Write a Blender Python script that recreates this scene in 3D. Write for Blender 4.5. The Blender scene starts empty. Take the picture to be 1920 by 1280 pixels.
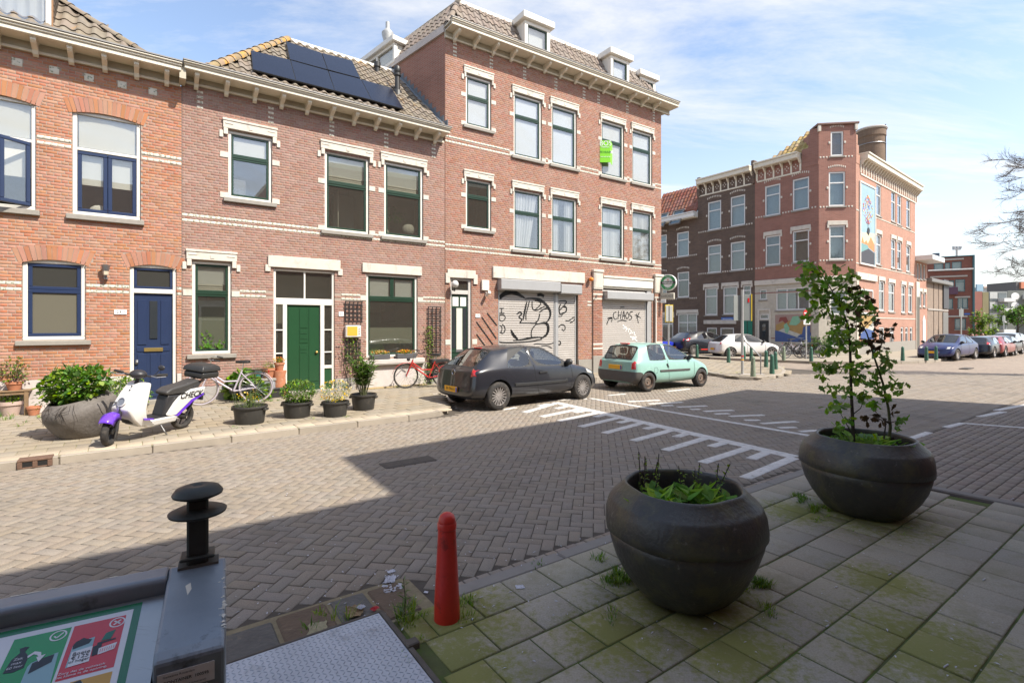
import bpy,bmesh,math,random
import numpy as np
from mathutils import Vector,Matrix,Euler,noise as mnoise
from mathutils.bvhtree import BVHTree
R=math.radians
rng=random.Random(7)
sc=bpy.context.scene
C=sc.collection
F,HZ,CZ=950.0,610.0,1.82
cam=bpy.data.cameras.new('camera');camo=bpy.data.objects.new('camera',cam);C.objects.link(camo)
camo.location=(0,0,CZ);camo.rotation_euler=(R(90),0,0)
cam.sensor_width=36;cam.lens=36*F/1920;cam.shift_y=(HZ-640)/1920
cam.clip_start=0.05;cam.clip_end=2000
sc.camera=camo
SUN_EL=50.0
LH=Vector((-0.865,0.50,0)).normalized()
ld=Vector((LH.x*math.cos(R(SUN_EL)),LH.y*math.cos(R(SUN_EL)),-math.sin(R(SUN_EL))))
sl=bpy.data.lights.new('sun','SUN');sl.energy=4.1;sl.angle=R(0.53);sl.color=(1,.93,.82)
so=bpy.data.objects.new('sun',sl);C.objects.link(so)
so.rotation_euler=(-ld).to_track_quat('Z','Y').to_euler();so.location=(20,-20,40)
w=bpy.data.worlds.new('World');sc.world=w;w.use_nodes=True
nt=w.node_tree;nt.nodes.clear()
def N(nt,t,**k):
 n=nt.nodes.new(t)
 for a,v in k.items():
  if a.startswith('i_'):
   n.inputs[a[2:].replace('_',' ')].default_value=v
  else:setattr(n,a,v)
 return n
sky=N(nt,'ShaderNodeTexSky',sky_type='NISHITA',sun_disc=False,sun_elevation=R(SUN_EL),altitude=10,air_density=1.0,dust_density=1.2,ozone_density=1.2)
sky.sun_rotation=math.atan2(-LH.x,-LH.y)
tc=N(nt,'ShaderNodeTexCoord')
sep=N(nt,'ShaderNodeSeparateXYZ');nt.links.new(tc.outputs['Generated'],sep.inputs[0])
def mth(nt,op,a,b=None,c=None,clamp=False):
 n=nt.nodes.new('ShaderNodeMath');n.operation=op;n.use_clamp=clamp
 for i,v in enumerate((a,b,c)):
  if v is None:continue
  if isinstance(v,(int,float)):n.inputs[i].default_value=v
  else:nt.links.new(v,n.inputs[i])
 return n.outputs[0]
zz=mth(nt,'ADD',mth(nt,'MAXIMUM',sep.outputs[2],0.0),0.18)
cx=mth(nt,'DIVIDE',sep.outputs[0],zz);cy=mth(nt,'DIVIDE',sep.outputs[1],zz)
comb=N(nt,'ShaderNodeCombineXYZ');nt.links.new(cx,comb.inputs[0]);nt.links.new(cy,comb.inputs[1])
mp=N(nt,'ShaderNodeMapping');mp.inputs['Rotation'].default_value=(0,0,R(28));mp.inputs['Scale'].default_value=(.42,1.25,1);mp.inputs['Location'].default_value=(3.1,1.4,0)
nt.links.new(comb.outputs[0],mp.inputs[0])
cn=N(nt,'ShaderNodeTexNoise');cn.inputs['Scale'].default_value=1.5;cn.inputs['Detail'].default_value=10;cn.inputs['Roughness'].default_value=.66;cn.inputs['Distortion'].default_value=.55
nt.links.new(mp.outputs[0],cn.inputs['Vector'])
cr=N(nt,'ShaderNodeValToRGB');cr.color_ramp.elements[0].position=.44;cr.color_ramp.elements[1].position=.70
cr.color_ramp.elements[0].color=(0,0,0,1);cr.color_ramp.elements[1].color=(.95,.95,.95,1)
nt.links.new(cn.outputs[0],cr.inputs[0])
hz=mth(nt,'POWER',mth(nt,'SUBTRACT',1.0,mth(nt,'MULTIPLY',mth(nt,'MAXIMUM',sep.outputs[2],0.0),2.1),clamp=True),2.0)
cf=mth(nt,'MAXIMUM',cr.outputs[0],mth(nt,'MULTIPLY',hz,.88))
cf=mth(nt,'ADD',mth(nt,'MULTIPLY',cf,.90),.07)
mixc=N(nt,'ShaderNodeMix',data_type='RGBA');mixc.inputs['B'].default_value=(4.0,3.92,3.78,1)
nt.links.new(cf,mixc.inputs['Factor']);nt.links.new(sky.outputs[0],mixc.inputs['A'])
bg=N(nt,'ShaderNodeBackground');bg.inputs['Strength'].default_value=0.15
nt.links.new(mixc.outputs['Result'],bg.inputs[0])
wo=N(nt,'ShaderNodeOutputWorld');nt.links.new(bg.outputs[0],wo.inputs[0])
sc.view_settings.view_transform='Standard';sc.view_settings.look='None';sc.view_settings.gamma=1
sc.view_settings.use_curve_mapping=False;sc.view_settings.exposure=0.95
sc.render.engine='CYCLES'
sc.cycles.use_denoising=True;sc.cycles.max_bounces=7;sc.cycles.transparent_max_bounces=10
sc.cycles.caustics_reflective=False;sc.cycles.caustics_refractive=False
def ray(px,py):return Vector(((px-960)/F,1.0,-(py-HZ)/F))
def G(px,py,z=0.0):
 r=ray(px,py);t=(z-CZ)/r.z
 return Vector((r.x*t,t,z))
def A(px,py,Y):
 r=ray(px,py);return Vector((r.x*Y,Y,CZ+r.z*Y))
TH=R(35.35)
DS=Vector((math.cos(TH),math.sin(TH),0));NS=Vector((-math.sin(TH),math.cos(TH),0))
def SL(p):return (p[0]*DS.x+p[1]*DS.y,p[0]*NS.x+p[1]*NS.y)
class Frame:
 def __init__(s,org,th):
  s.o=Vector((org[0],org[1],0));s.th=th
  s.d=Vector((math.cos(th),math.sin(th),0));s.n=Vector((-math.sin(th),math.cos(th),0))
 def uz(s,px,py,y=0.0):
  r=ray(px,py);den=r.dot(s.n)
  t=((s.o-Vector((0,0,CZ))).dot(s.n)+y)/den
  p=Vector((0,0,CZ))+r*t
  return ((p-s.o).dot(s.d),p.z)
 def u(s,px,y=0.0):return s.uz(px,HZ,y)[0]
 def loc(s,p):q=Vector((p[0],p[1],0))-s.o;return Vector((q.dot(s.d),q.dot(s.n),p[2]if len(p)>2 else 0))
class MB:
 def __init__(s):s.v=[];s.f=[];s.m=[]
 def add(s,vs,fs,mi=0):
  b=len(s.v);s.v.extend(vs);s.f.extend([tuple(b+i for i in f)for f in fs]);s.m.extend([mi]*len(fs));return s
 def box(s,x0,y0,z0,x1,y1,z1,mi=0):
  if x0>x1:x0,x1=x1,x0
  if y0>y1:y0,y1=y1,y0
  if z0>z1:z0,z1=z1,z0
  return s.add([(x0,y0,z0),(x1,y0,z0),(x1,y1,z0),(x0,y1,z0),(x0,y0,z1),(x1,y0,z1),(x1,y1,z1),(x0,y1,z1)],[(3,2,1,0),(4,5,6,7),(0,1,5,4),(1,2,6,5),(2,3,7,6),(3,0,4,7)],mi)
 def cbox(s,x0,y0,z0,x1,y1,z1,c=.006,mi=0):
  if x0>x1:x0,x1=x1,x0
  if y0>y1:y0,y1=y1,y0
  if z0>z1:z0,z1=z1,z0
  c=min(c,(x1-x0)*.3,(y1-y0)*.3,(z1-z0)*.3)
  vs=[];X=(x0,x1);Y=(y0,y1);Z=(z0,z1);S=(1,-1)
  idx={}
  for i in (0,1):
   for j in (0,1):
    for k in (0,1):
     for a in range(3):
      p=[X[i]+S[i]*c,Y[j]+S[j]*c,Z[k]+S[k]*c]
      p[a]=(X[i],Y[j],Z[k])[a]
      idx[i,j,k,a]=len(vs);vs.append(tuple(p))
  fs=[]
  def fc(l,flip):fs.append(tuple(reversed(l))if flip else tuple(l))
  for a in range(3):
   b_,c_=(a+1)%3,(a+2)%3
   for q in (0,1):
    l=[]
    for(m,n)in ((0,0),(1,0),(1,1),(0,1)):
     t=[0,0,0];t[a]=q;t[b_]=m;t[c_]=n;l.append(idx[t[0],t[1],t[2],a])
    fc(l,q==0)
    for r_ in (0,1):
     l=[]
     for n in (0,1):
      t=[0,0,0];t[a]=q;t[b_]=r_;t[c_]=n
      l.append((idx[t[0],t[1],t[2],a],idx[t[0],t[1],t[2],b_]))
     fc([l[0][0],l[0][1],l[1][1],l[1][0]],(q+r_)%2==1)
  for i in (0,1):
   for j in (0,1):
    for k in (0,1):
     fc([idx[i,j,k,0],idx[i,j,k,1],idx[i,j,k,2]],(i+j+k)%2==0)
  return s.add(vs,fs,mi)
 def prism(s,poly,h0,h1,ax='z',mi=0):
  n=len(poly)
  def P(p,h):return {'z':(p[0],p[1],h),'y':(p[0],h,p[1]),'x':(h,p[0],p[1])}[ax]
  vs=[P(p,h0)for p in poly]+[P(p,h1)for p in poly]
  fs=[tuple(range(n-1,-1,-1)),tuple(range(n,2*n))]+[(i,(i+1)%n,n+(i+1)%n,n+i)for i in range(n)]
  return s.add(vs,fs,mi)
 def tube(s,pts,r,n=8,cap=True,mi=0):
  pts=[Vector(p)for p in pts];k=len(pts)
  rr=r if isinstance(r,(list,tuple))else [r]*k
  vs=[];up=None
  for i,p in enumerate(pts):
   t=(pts[min(i+1,k-1)]-pts[max(i-1,0)])
   if t.length<1e-9:t=Vector((0,0,1))
   t.normalize()
   if up is None or abs(up.dot(t))>.98:up=Vector((0,0,1))if abs(t.z)<.9 else Vector((1,0,0))
   a=t.cross(up).normalized();b=t.cross(a).normalized();up=b if False else up
   for j in range(n):
    q=2*math.pi*j/n;v=p+(a*math.cos(q)+b*math.sin(q))*rr[i];vs.append(tuple(v))
  fs=[(i*n+j,(i+1)*n+j,(i+1)*n+(j+1)%n,i*n+(j+1)%n)for i in range(k-1)for j in range(n)]
  if cap:fs+=[tuple(range(n)),tuple(range((k-1)*n+n-1,(k-1)*n-1,-1))]
  return s.add(vs,fs,mi)
 def lathe(s,prof,n=24,M=None,mi=0,ax='z',cap=False):
  vs=[]
  for(r,h)in prof:
   for j in range(n):
    q=2*math.pi*j/n;c_,s_=r*math.cos(q),r*math.sin(q)
    v=Vector({'z':(c_,s_,h),'y':(c_,h,s_),'x':(h,c_,s_)}[ax])
    vs.append(tuple(M@v if M else v))
  fs=[(i*n+j,i*n+(j+1)%n,(i+1)*n+(j+1)%n,(i+1)*n+j)for i in range(len(prof)-1)for j in range(n)]
  if cap:fs+=[tuple(range(n-1,-1,-1)),tuple(range((len(prof)-1)*n,len(prof)*n))]
  return s.add(vs,fs,mi)
 def ball(s,c,r,n=10,m=6,sc_=(1,1,1),mi=0):
  prof=[(math.sin(math.pi*i/m),-math.cos(math.pi*i/m))for i in range(m+1)]
  vs=[(c[0]+r*sc_[0]*p*math.cos(2*math.pi*j/n),c[1]+r*sc_[1]*p*math.sin(2*math.pi*j/n),c[2]+r*sc_[2]*h)for p,h in prof for j in range(n)]
  fs=[(i*n+j,i*n+(j+1)%n,(i+1)*n+(j+1)%n,(i+1)*n+j)for i in range(m)for j in range(n)]
  return s.add(vs,fs,mi)
 def torus(s,c,R_,r,ax='y',n=32,m=8,M=None,mi=0,sq=1.0):
  vs=[]
  for i in range(n):
   q=2*math.pi*i/n
   for j in range(m):
    t=2*math.pi*j/m;rad=R_+r*math.cos(t);h=r*math.sin(t)*sq
    v={'y':(rad*math.cos(q),h,rad*math.sin(q)),'z':(rad*math.cos(q),rad*math.sin(q),h),'x':(h,rad*math.cos(q),rad*math.sin(q))}[ax]
    v=Vector(c)+Vector(v);vs.append(tuple(M@v if M else v))
  fs=[(i*m+j,((i+1)%n)*m+j,((i+1)%n)*m+(j+1)%m,i*m+(j+1)%m)for i in range(n)for j in range(m)]
  return s.add(vs,fs,mi)
 def build(s,name,mats,parent=None,smooth=False,loc=None,rot=None,mw=None,recalc=True):
  me=bpy.data.meshes.new(name);me.from_pydata(s.v,[],s.f)
  if not isinstance(mats,(list,tuple)):mats=[mats]
  for m in mats:me.materials.append(m)
  if len(mats)>1:me.polygons.foreach_set('material_index',s.m)
  if recalc and len(s.f)<60000:
   bm=bmesh.new();bm.from_mesh(me);bmesh.ops.recalc_face_normals(bm,faces=bm.faces);bm.to_mesh(me);bm.free()
  if smooth:
   me.shade_smooth()if smooth is True else me.shade_smooth()
   if smooth!='all':
    try:me.set_sharp_from_angle(angle=R(38))
    except Exception:pass
  me.update()
  o=bpy.data.objects.new(name,me);C.objects.link(o);o.parent=parent
  if loc is not None:o.location=loc
  if rot is not None:o.rotation_euler=rot
  return o
def tag(o,label=None,cat=None,group=None,kind=None):
 if label:o['label']=label
 if cat:o['category']=cat
 if group:o['group']=group
 if kind:o['kind']=kind
 return o
def thing(name,label,cat,loc=(0,0,0),rz=0,group=None,parent=None):
 o=bpy.data.objects.new(name,None);C.objects.link(o);o.empty_display_size=.2
 o.location=loc;o.rotation_euler=(0,0,rz)
 return tag(o,label,cat,group)
def inst(me,name,parent,loc,rot=(0,0,0),scale=None):
 o=bpy.data.objects.new(name,me);C.objects.link(o);o.parent=parent;o.location=loc;o.rotation_euler=rot
 if scale:o.scale=scale
 return o
def dup_tree(o,parent=None):
 c=o.copy();C.objects.link(c);c.parent=parent
 for ch in list(o.children):dup_tree(ch,c)
 return c
def text(s,size,m,parent,loc,rot=(R(90),0,0),ext=.001,name='lettering',align='CENTER',shear=0,sx=1,wt=0,font=None):
 cu=bpy.data.curves.new(name,'FONT');cu.body=s;cu.size=size;cu.extrude=ext;cu.align_x=align;cu.align_y='CENTER';cu.shear=shear;cu.offset=wt;cu.resolution_u=3
 cu.materials.append(m);o=bpy.data.objects.new(name,cu);C.objects.link(o);o.parent=parent;o.location=loc;o.rotation_euler=rot;o.scale=(sx,1,1)
 return o
MATS={}
def M(name,col,rough=.7,isl=0.0,hue=0.0,n=(8,.12),bump=None,metal=0.0,spec=.5,stain=None,stain2=None,sheen=None,coat=0,emis=None,trans=0.0,objr=False):
 """principled material: col, per-piece value variation isl, noise n=(scale, amount), bump=(scale, strength), stain=(colour, scale, threshold, amount)"""
 if name in MATS:return MATS[name]
 m=bpy.data.materials.new(name);m.use_nodes=True;t=m.node_tree;t.nodes.clear();L=t.links.new
 out=N(t,'ShaderNodeOutputMaterial');b=N(t,'ShaderNodeBsdfPrincipled');L(b.outputs[0],out.inputs[0])
 geo=N(t,'ShaderNodeNewGeometry');oi=N(t,'ShaderNodeObjectInfo')
 base=N(t,'ShaderNodeRGB');base.outputs[0].default_value=(*col,1);cur=base.outputs[0]
 b.inputs['Roughness'].default_value=rough;b.inputs['Metallic'].default_value=metal
 b.inputs['Specular IOR Level'].default_value=spec
 if coat:b.inputs['Coat Weight'].default_value=coat;b.inputs['Coat Roughness'].default_value=.03
 pos=geo.outputs['Position']
 if isl or hue:
  rnd=mth(t,'FRACT',mth(t,'ADD',geo.outputs['Random Per Island'],mth(t,'MULTIPLY',oi.outputs['Random'],7.31)))
  hs=N(t,'ShaderNodeHueSaturation');L(cur,hs.inputs['Color'])
  L(mth(t,'ADD',1-isl,mth(t,'MULTIPLY',rnd,2*isl)),hs.inputs['Value'])
  if hue:
   r2=mth(t,'FRACT',mth(t,'MULTIPLY',rnd,13.7))
   L(mth(t,'ADD',.5-hue,mth(t,'MULTIPLY',r2,2*hue)),hs.inputs['Hue'])
   L(mth(t,'ADD',.85,mth(t,'MULTIPLY',mth(t,'FRACT',mth(t,'MULTIPLY',rnd,29.3)),.3)),hs.inputs['Saturation'])
  cur=hs.outputs[0]
 if n and n[1]:
  tx=N(t,'ShaderNodeTexNoise');tx.inputs['Scale'].default_value=n[0];tx.inputs['Detail'].default_value=6;tx.inputs['Roughness'].default_value=.65
  L(pos,tx.inputs['Vector'])
  hs=N(t,'ShaderNodeHueSaturation');L(cur,hs.inputs['Color'])
  L(mth(t,'ADD',1-n[1]*2,mth(t,'MULTIPLY',tx.outputs[0],4*n[1])),hs.inputs['Value']);cur=hs.outputs[0]
 for st in (stain,stain2):
  if st:
   tx=N(t,'ShaderNodeTexNoise');tx.inputs['Scale'].default_value=st[1];tx.inputs['Detail'].default_value=8;tx.inputs['Roughness'].default_value=.7
   mpp=N(t,'ShaderNodeMapping');mpp.inputs['Location'].default_value=(3.3*st[1]%7,1.7,.4);L(pos,mpp.inputs[0])
   if len(st)>4:mpp.inputs['Scale'].default_value=st[4]
   L(mpp.outputs[0],tx.inputs['Vector'])
   f=mth(t,'MULTIPLY',mth(t,'SUBTRACT',tx.outputs[0],st[2]),9.0,clamp=True)
   f=mth(t,'MULTIPLY',f,st[3])
   mx=N(t,'ShaderNodeMix',data_type='RGBA');L(f,mx.inputs['Factor']);L(cur,mx.inputs['A']);mx.inputs['B'].default_value=(*st[0],1);cur=mx.outputs['Result']
 L(cur,b.inputs['Base Color'])
 if bump:
  tx=N(t,'ShaderNodeTexNoise');tx.inputs['Scale'].default_value=bump[0];tx.inputs['Detail'].default_value=5;L(pos,tx.inputs['Vector'])
  bp=N(t,'ShaderNodeBump');bp.inputs['Strength'].default_value=bump[1];bp.inputs['Distance'].default_value=bump[2]if len(bump)>2 else.01
  L(tx.outputs[0],bp.inputs['Height']);L(bp.outputs[0],b.inputs['Normal'])
 if emis:b.inputs['Emission Color'].default_value=(*col,1);b.inputs['Emission Strength'].default_value=emis
 if trans:
  tr=N(t,'ShaderNodeBsdfTranslucent');L(cur,tr.inputs[0]);mx=N(t,'ShaderNodeMixShader');mx.inputs[0].default_value=trans
  L(b.outputs[0],mx.inputs[1]);L(tr.outputs[0],mx.inputs[2]);L(mx.outputs[0],out.inputs[0])
 MATS[name]=m;return m
def glass(name,tint=(.75,.8,.8),refl=1.0,body=None,bodyf=0.0,rough=.0,wavy=.05):
 if name in MATS:return MATS[name]
 m=bpy.data.materials.new(name);m.use_nodes=True;t=m.node_tree;t.nodes.clear();L=t.links.new
 out=N(t,'ShaderNodeOutputMaterial');lw=N(t,'ShaderNodeLayerWeight');lw.inputs[0].default_value=.5;fr=mth(t,'ADD',.045,mth(t,'MULTIPLY',mth(t,'POWER',lw.outputs['Facing'],5.0),.95))
 gl=N(t,'ShaderNodeBsdfGlossy');gl.inputs['Roughness'].default_value=rough;gl.inputs[0].default_value=(.95,.97,1,1)
 tr=N(t,'ShaderNodeBsdfTransparent');tr.inputs[0].default_value=(*tint,1)
 base=tr.outputs[0]
 if body:
  df=N(t,'ShaderNodeBsdfDiffuse');df.inputs[0].default_value=(*body,1)
  m2=N(t,'ShaderNodeMixShader');m2.inputs[0].default_value=bodyf;L(base,m2.inputs[1]);L(df.outputs[0],m2.inputs[2]);base=m2.outputs[0]
 f=mth(t,'MULTIPLY',fr,refl,clamp=True)
 geo=N(t,'ShaderNodeNewGeometry')
 tx=N(t,'ShaderNodeTexNoise');tx.inputs['Scale'].default_value=1.3;L(geo.outputs['Position'],tx.inputs['Vector'])
 bp=N(t,'ShaderNodeBump');bp.inputs['Strength'].default_value=wavy;bp.inputs['Distance'].default_value=.01;L(tx.outputs[0],bp.inputs['Height']);L(bp.outputs[0],gl.inputs['Normal'])
 mx=N(t,'ShaderNodeMixShader');L(f,mx.inputs[0]);L(base,mx.inputs[1]);L(gl.outputs[0],mx.inputs[2]);L(mx.outputs[0],out.inputs[0])
 MATS[name]=m;return m
def brickmat(name,c1,c2,mortar,bw=.22,bh=.0625,ms=.006,n=.12):
 if name in MATS:return MATS[name]
 m=bpy.data.materials.new(name);m.use_nodes=True;t=m.node_tree;t.nodes.clear();L=t.links.new
 out=N(t,'ShaderNodeOutputMaterial');b=N(t,'ShaderNodeBsdfPrincipled');L(b.outputs[0],out.inputs[0]);b.inputs['Roughness'].default_value=.9
 tc=N(t,'ShaderNodeTexCoord');sp=N(t,'ShaderNodeSeparateXYZ');L(tc.outputs['Object'],sp.inputs[0])
 cb=N(t,'ShaderNodeCombineXYZ');L(mth(t,'ADD',sp.outputs[0],sp.outputs[1]),cb.inputs[0]);L(sp.outputs[2],cb.inputs[1])
 br=N(t,'ShaderNodeTexBrick');L(cb.outputs[0],br.inputs['Vector']);br.inputs['Scale'].default_value=1
 br.inputs['Brick Width'].default_value=bw;br.inputs['Row Height'].default_value=bh;br.inputs['Mortar Size'].default_value=ms;br.inputs['Bias'].default_value=-.1
 br.inputs['Color1'].default_value=(*c1,1);br.inputs['Color2'].default_value=(*c2,1);br.inputs['Mortar'].default_value=(*mortar,1)
 tx=N(t,'ShaderNodeTexNoise');tx.inputs['Scale'].default_value=1.3;tx.inputs['Detail'].default_value=7;L(tc.outputs['Object'],tx.inputs['Vector'])
 hs=N(t,'ShaderNodeHueSaturation');L(br.outputs[0],hs.inputs['Color']);L(mth(t,'ADD',1-2*n,mth(t,'MULTIPLY',tx.outputs[0],4*n)),hs.inputs['Value'])
 L(hs.outputs[0],b.inputs['Base Color'])
 bp=N(t,'ShaderNodeBump');bp.inputs['Strength'].default_value=.6;bp.inputs['Distance'].default_value=.008;bp.invert=True;L(br.outputs[1],bp.inputs['Height']);L(bp.outputs[0],b.inputs['Normal'])
 MATS[name]=m;return m
m_stone=M('cream_stone',(.57,.53,.46),.8,n=(5,.08),stain=((.30,.27,.23),3.5,.54,.45),stain2=((.22,.2,.18),1.3,.57,.45,(2,2,.3)),bump=(60,.15))
m_white=M('white_paint',(.70,.67,.61),.45,n=(4,.05),stain=((.45,.42,.37),4.0,.60,.3))
m_cream=M('cream_cornice_paint',(.66,.61,.50),.55,n=(4,.06),stain=((.40,.35,.27),2.5,.57,.35))
m_creamd=M('khaki_frieze_paint',(.43,.39,.30),.6,n=(4,.06))
m_zinc=M('zinc_gutter',(.22,.21,.20),.5,metal=.5,n=(6,.15))
m_green=M('dark_green_paint',(.018,.045,.028),.3,n=(6,.1))
m_doorgreen=M('green_door_paint',(.016,.062,.026),.3,n=(3,.05))
m_blue=M('navy_blue_paint',(.020,.034,.082),.32,n=(5,.06))
m_sill=M('grey_hardstone',(.27,.25,.22),.75,n=(12,.12),bump=(60,.2))
m_conc=M('grey_concrete',(.36,.33,.30),.85,n=(6,.1),bump=(80,.2))
m_plinth=M('grey_plaster',(.33,.31,.29),.9,n=(5,.12),bump=(40,.3))
m_pale_plaster=M('pale_plaster',(.52,.47,.44),.9,n=(4,.1),stain=((.3,.27,.24),3,.55,.5),bump=(40,.3))
m_mortar=M('mortar',(.33,.27,.222),.95,n=(12,.1))
m_mortard=M('dark_mortar',(.16,.14,.12),.95,n=(12,.1))
m_bk1=M('orange_red_brick',(.385,.182,.113),.88,isl=.10,hue=.010,n=(3,.07),bump=(70,.35),stain=((.48,.33,.25),2.0,.60,.4),stain2=((.20,.10,.07),1.1,.57,.32,(1.6,1.6,.22)))
m_bk2=M('pink_brown_brick',(.305,.175,.138),.88,isl=.085,hue=.008,n=(2,.07),bump=(70,.3),stain=((.42,.30,.25),1.3,.60,.3),stain2=((.17,.10,.08),1.1,.56,.34,(1.6,1.6,.22)))
m_bk3=M('red_brown_brick',(.325,.165,.118),.88,isl=.10,hue=.009,n=(2,.07),bump=(70,.3),stain=((.42,.28,.22),1.3,.62,.28),stain2=((.18,.09,.065),1.1,.56,.32,(1.6,1.6,.22)))
m_dark=M('dark_interior',(.11,.105,.09),.95,n=None)
m_room=M('dim_room_walls',(.26,.245,.19),.95,n=(1.5,.2))
m_blind=M('off_white_blind',(.60,.57,.49),.9,n=(2,.04))
m_blindg=M('grey_blind',(.62,.62,.60),.9,n=(2,.03))
m_curt=M('white_net_curtain',(.70,.69,.66),.9,n=(6,.06),trans=.3)
m_curtg=M('beige_curtain',(.42,.38,.32),.9,n=(6,.1))
m_glass=glass('window_glass',refl=2.6,tint=(.96,.97,.965),body=(.34,.35,.34),bodyf=.05)
m_glassd=glass('dull_window_glass',refl=2.6,tint=(.88,.89,.86),body=(.17,.17,.14),bodyf=.12)
m_frost=glass('frosted_glass',refl=.8,body=(.16,.15,.115),bodyf=.8,rough=.15)
m_film=glass('frosted_film',refl=.6,body=(.32,.33,.25),bodyf=.75,rough=.2)
m_alu=M('grey_shutter_box',(.38,.38,.38),.45,n=(3,.06),metal=.3)
m_shut=M('grey_shutter_slat',(.47,.44,.41),.55,n=(2.5,.07),isl=.04,metal=.1,stain=((.35,.31,.28),2.2,.58,.4,(1,1,4)))
m_blk=M('black_paint',(.012,.012,.012),.5,n=None)
m_rub=M('black_rubber',(.022,.021,.020),.8,n=(20,.15))
m_plas=M('black_plastic',(.028,.028,.028),.45,n=(6,.1))
m_tub=M('black_tub_plastic',(.035,.034,.032),.5,n=(5,.15),stain=((.12,.10,.08),6,.56,.4))
m_terra=M('terracotta',(.42,.17,.09),.85,n=(10,.12),stain=((.5,.42,.34),8,.58,.5))
m_soil=M('potting_soil',(.035,.025,.018),1,n=(30,.3),bump=(60,.8))
m_chrome=M('chrome',(.6,.6,.6),.2,metal=1,n=None)
m_steel=M('dull_steel',(.32,.32,.33),.4,metal=.9,n=(8,.15))
m_galv=M('galvanised_pole',(.42,.42,.41),.5,metal=.5,n=(10,.1))
m_yel=M('yellow_plate',(.75,.38,.02),.5,n=None)
m_red=M('red_lens',(.50,.012,.015),.15,n=None,coat=1)
m_redp=M('red_sign_face',(.62,.02,.02),.4,n=None)
m_lens=M('clear_lens',(.55,.55,.52),.1,n=None,coat=1)
m_whitep=M('white_print',(.80,.80,.78),.5,n=None)
m_orange=M('orange_plastic',(.75,.22,.02),.4,n=None)
def leafmat(name,col,v=.32,hue=.02,tr=.4):return M(name,col,.55,isl=v,hue=hue,n=(3,.08),trans=tr,spec=.3)
m_leaf=leafmat('green_leaf',(.11,.235,.03));m_leafd=leafmat('dark_green_leaf',(.06,.145,.025));m_leafy=leafmat('yellow_green_leaf',(.21,.32,.035))
m_leafb=leafmat('dark_red_leaf',(.085,.055,.025));m_leafg=leafmat('grey_green_leaf',(.13,.18,.06));m_fly=leafmat('yellow_petal',(.75,.50,.03));m_flo=leafmat('orange_petal',(.75,.20,.02));m_flw=leafmat('cream_petal',(.75,.66,.38))
m_bark=M('dark_bark',(.05,.04,.032),.95,n=(20,.25),bump=(60,.6));m_stem=M('green_stem',(.09,.10,.04),.8,n=(20,.2));m_barkg=M('grey_bark',(.12,.10,.085),.9,n=(20,.2))
def add_spots(m,col,spots,amount=.8,scale=5.0):
 """moss growing round given places (x, y, radius)"""
 t=m.node_tree;L=t.links.new;b=[n for n in t.nodes if n.type=='BSDF_PRINCIPLED'][0]
 cur=b.inputs['Base Color'].links[0].from_socket
 geo=N(t,'ShaderNodeNewGeometry');f=None
 for(x,y,r)in spots:
  d=N(t,'ShaderNodeVectorMath',operation='DISTANCE');L(geo.outputs['Position'],d.inputs[0]);d.inputs[1].default_value=(x,y,.1)
  q=mth(t,'SUBTRACT',1.0,mth(t,'DIVIDE',d.outputs['Value'],r),clamp=True)
  f=q if f is None else mth(t,'MAXIMUM',f,q)
 tx=N(t,'ShaderNodeTexNoise');tx.inputs['Scale'].default_value=scale;tx.inputs['Detail'].default_value=9;tx.inputs['Roughness'].default_value=.75;L(geo.outputs['Position'],tx.inputs['Vector'])
 k=mth(t,'MULTIPLY',mth(t,'SUBTRACT',mth(t,'ADD',mth(t,'MULTIPLY',f,.47),tx.outputs[0]),.66),5.0,clamp=True)
 k=mth(t,'MULTIPLY',k,mth(t,'MULTIPLY',mth(t,'GREATER_THAN',f,.001),amount))
 mx=N(t,'ShaderNodeMix',data_type='RGBA');L(k,mx.inputs['Factor']);L(cur,mx.inputs['A']);mx.inputs['B'].default_value=(*col,1)
 L(mx.outputs['Result'],b.inputs['Base Color'])
P1=G(1284,1128,.1);P2=G(1622,967,.1)
PB=G(838,1160,.1)
mossy=[(P1.x,P1.y,1.0),(P1.x+.1,P1.y-.45,.6),(P2.x,P2.y,.95),(P2.x-.55,P2.y+.1,.6),(PB.x,PB.y,.8),(PB.x+.1,PB.y-.5,.7),(-.3,2.6,.6),(P1.x-.5,P1.y-.35,.6),(2.2,2.7,.8),(2.5,3.4,.5)]
m_pav=M('road_brick',(.240,.203,.163),.9,isl=.05,hue=.005,n=(110,.27),bump=(120,.6,.006),stain=((.42,.37,.30),80,.62,.5),stain2=((.125,.11,.092),.9,.54,.42))
m_pav2=M('road_brick_grey',(.255,.212,.172),.9,isl=.11,hue=.01,n=(110,.24),bump=(120,.5,.006),stain=((.34,.30,.25),55,.60,.4))
m_joint=M('road_joint_sand',(.080,.066,.052),1,n=(20,.2))
m_tile=M('pavement_tile',(.325,.293,.230),.9,isl=.08,hue=.006,n=(100,.25),bump=(110,.5,.005),stain=((.42,.38,.30),120,.60,.5),stain2=((.245,.225,.15),3.4,.52,.6))
add_spots(m_tile,(.19,.195,.035),mossy,.85,20.0)
m_tilej=M('mossy_joint',(.085,.095,.035),1,n=(9,.3),stain=((.08,.13,.02),2.2,.48,.8))
m_tilef=M('far_pavement_tile',(.27,.23,.172),.9,isl=.045,hue=.004,n=(60,.10),bump=(140,.35,.004),stain=((.26,.21,.14),1.6,.56,.4))  # sunlight's warmth is put into this copy of the tile colour
m_tilep=M('pale_edge_tile',(.40,.335,.25),.9,isl=.08,n=(2,.06),bump=(140,.3,.004))
m_tilefj=M('far_pavement_joint',(.21,.18,.115),1,n=(6,.2),stain=((.15,.19,.05),1.4,.52,.7))
m_kerb=M('kerb_stone',(.24,.22,.195),.85,isl=.08,n=(5,.12),bump=(120,.4,.004))
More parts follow.
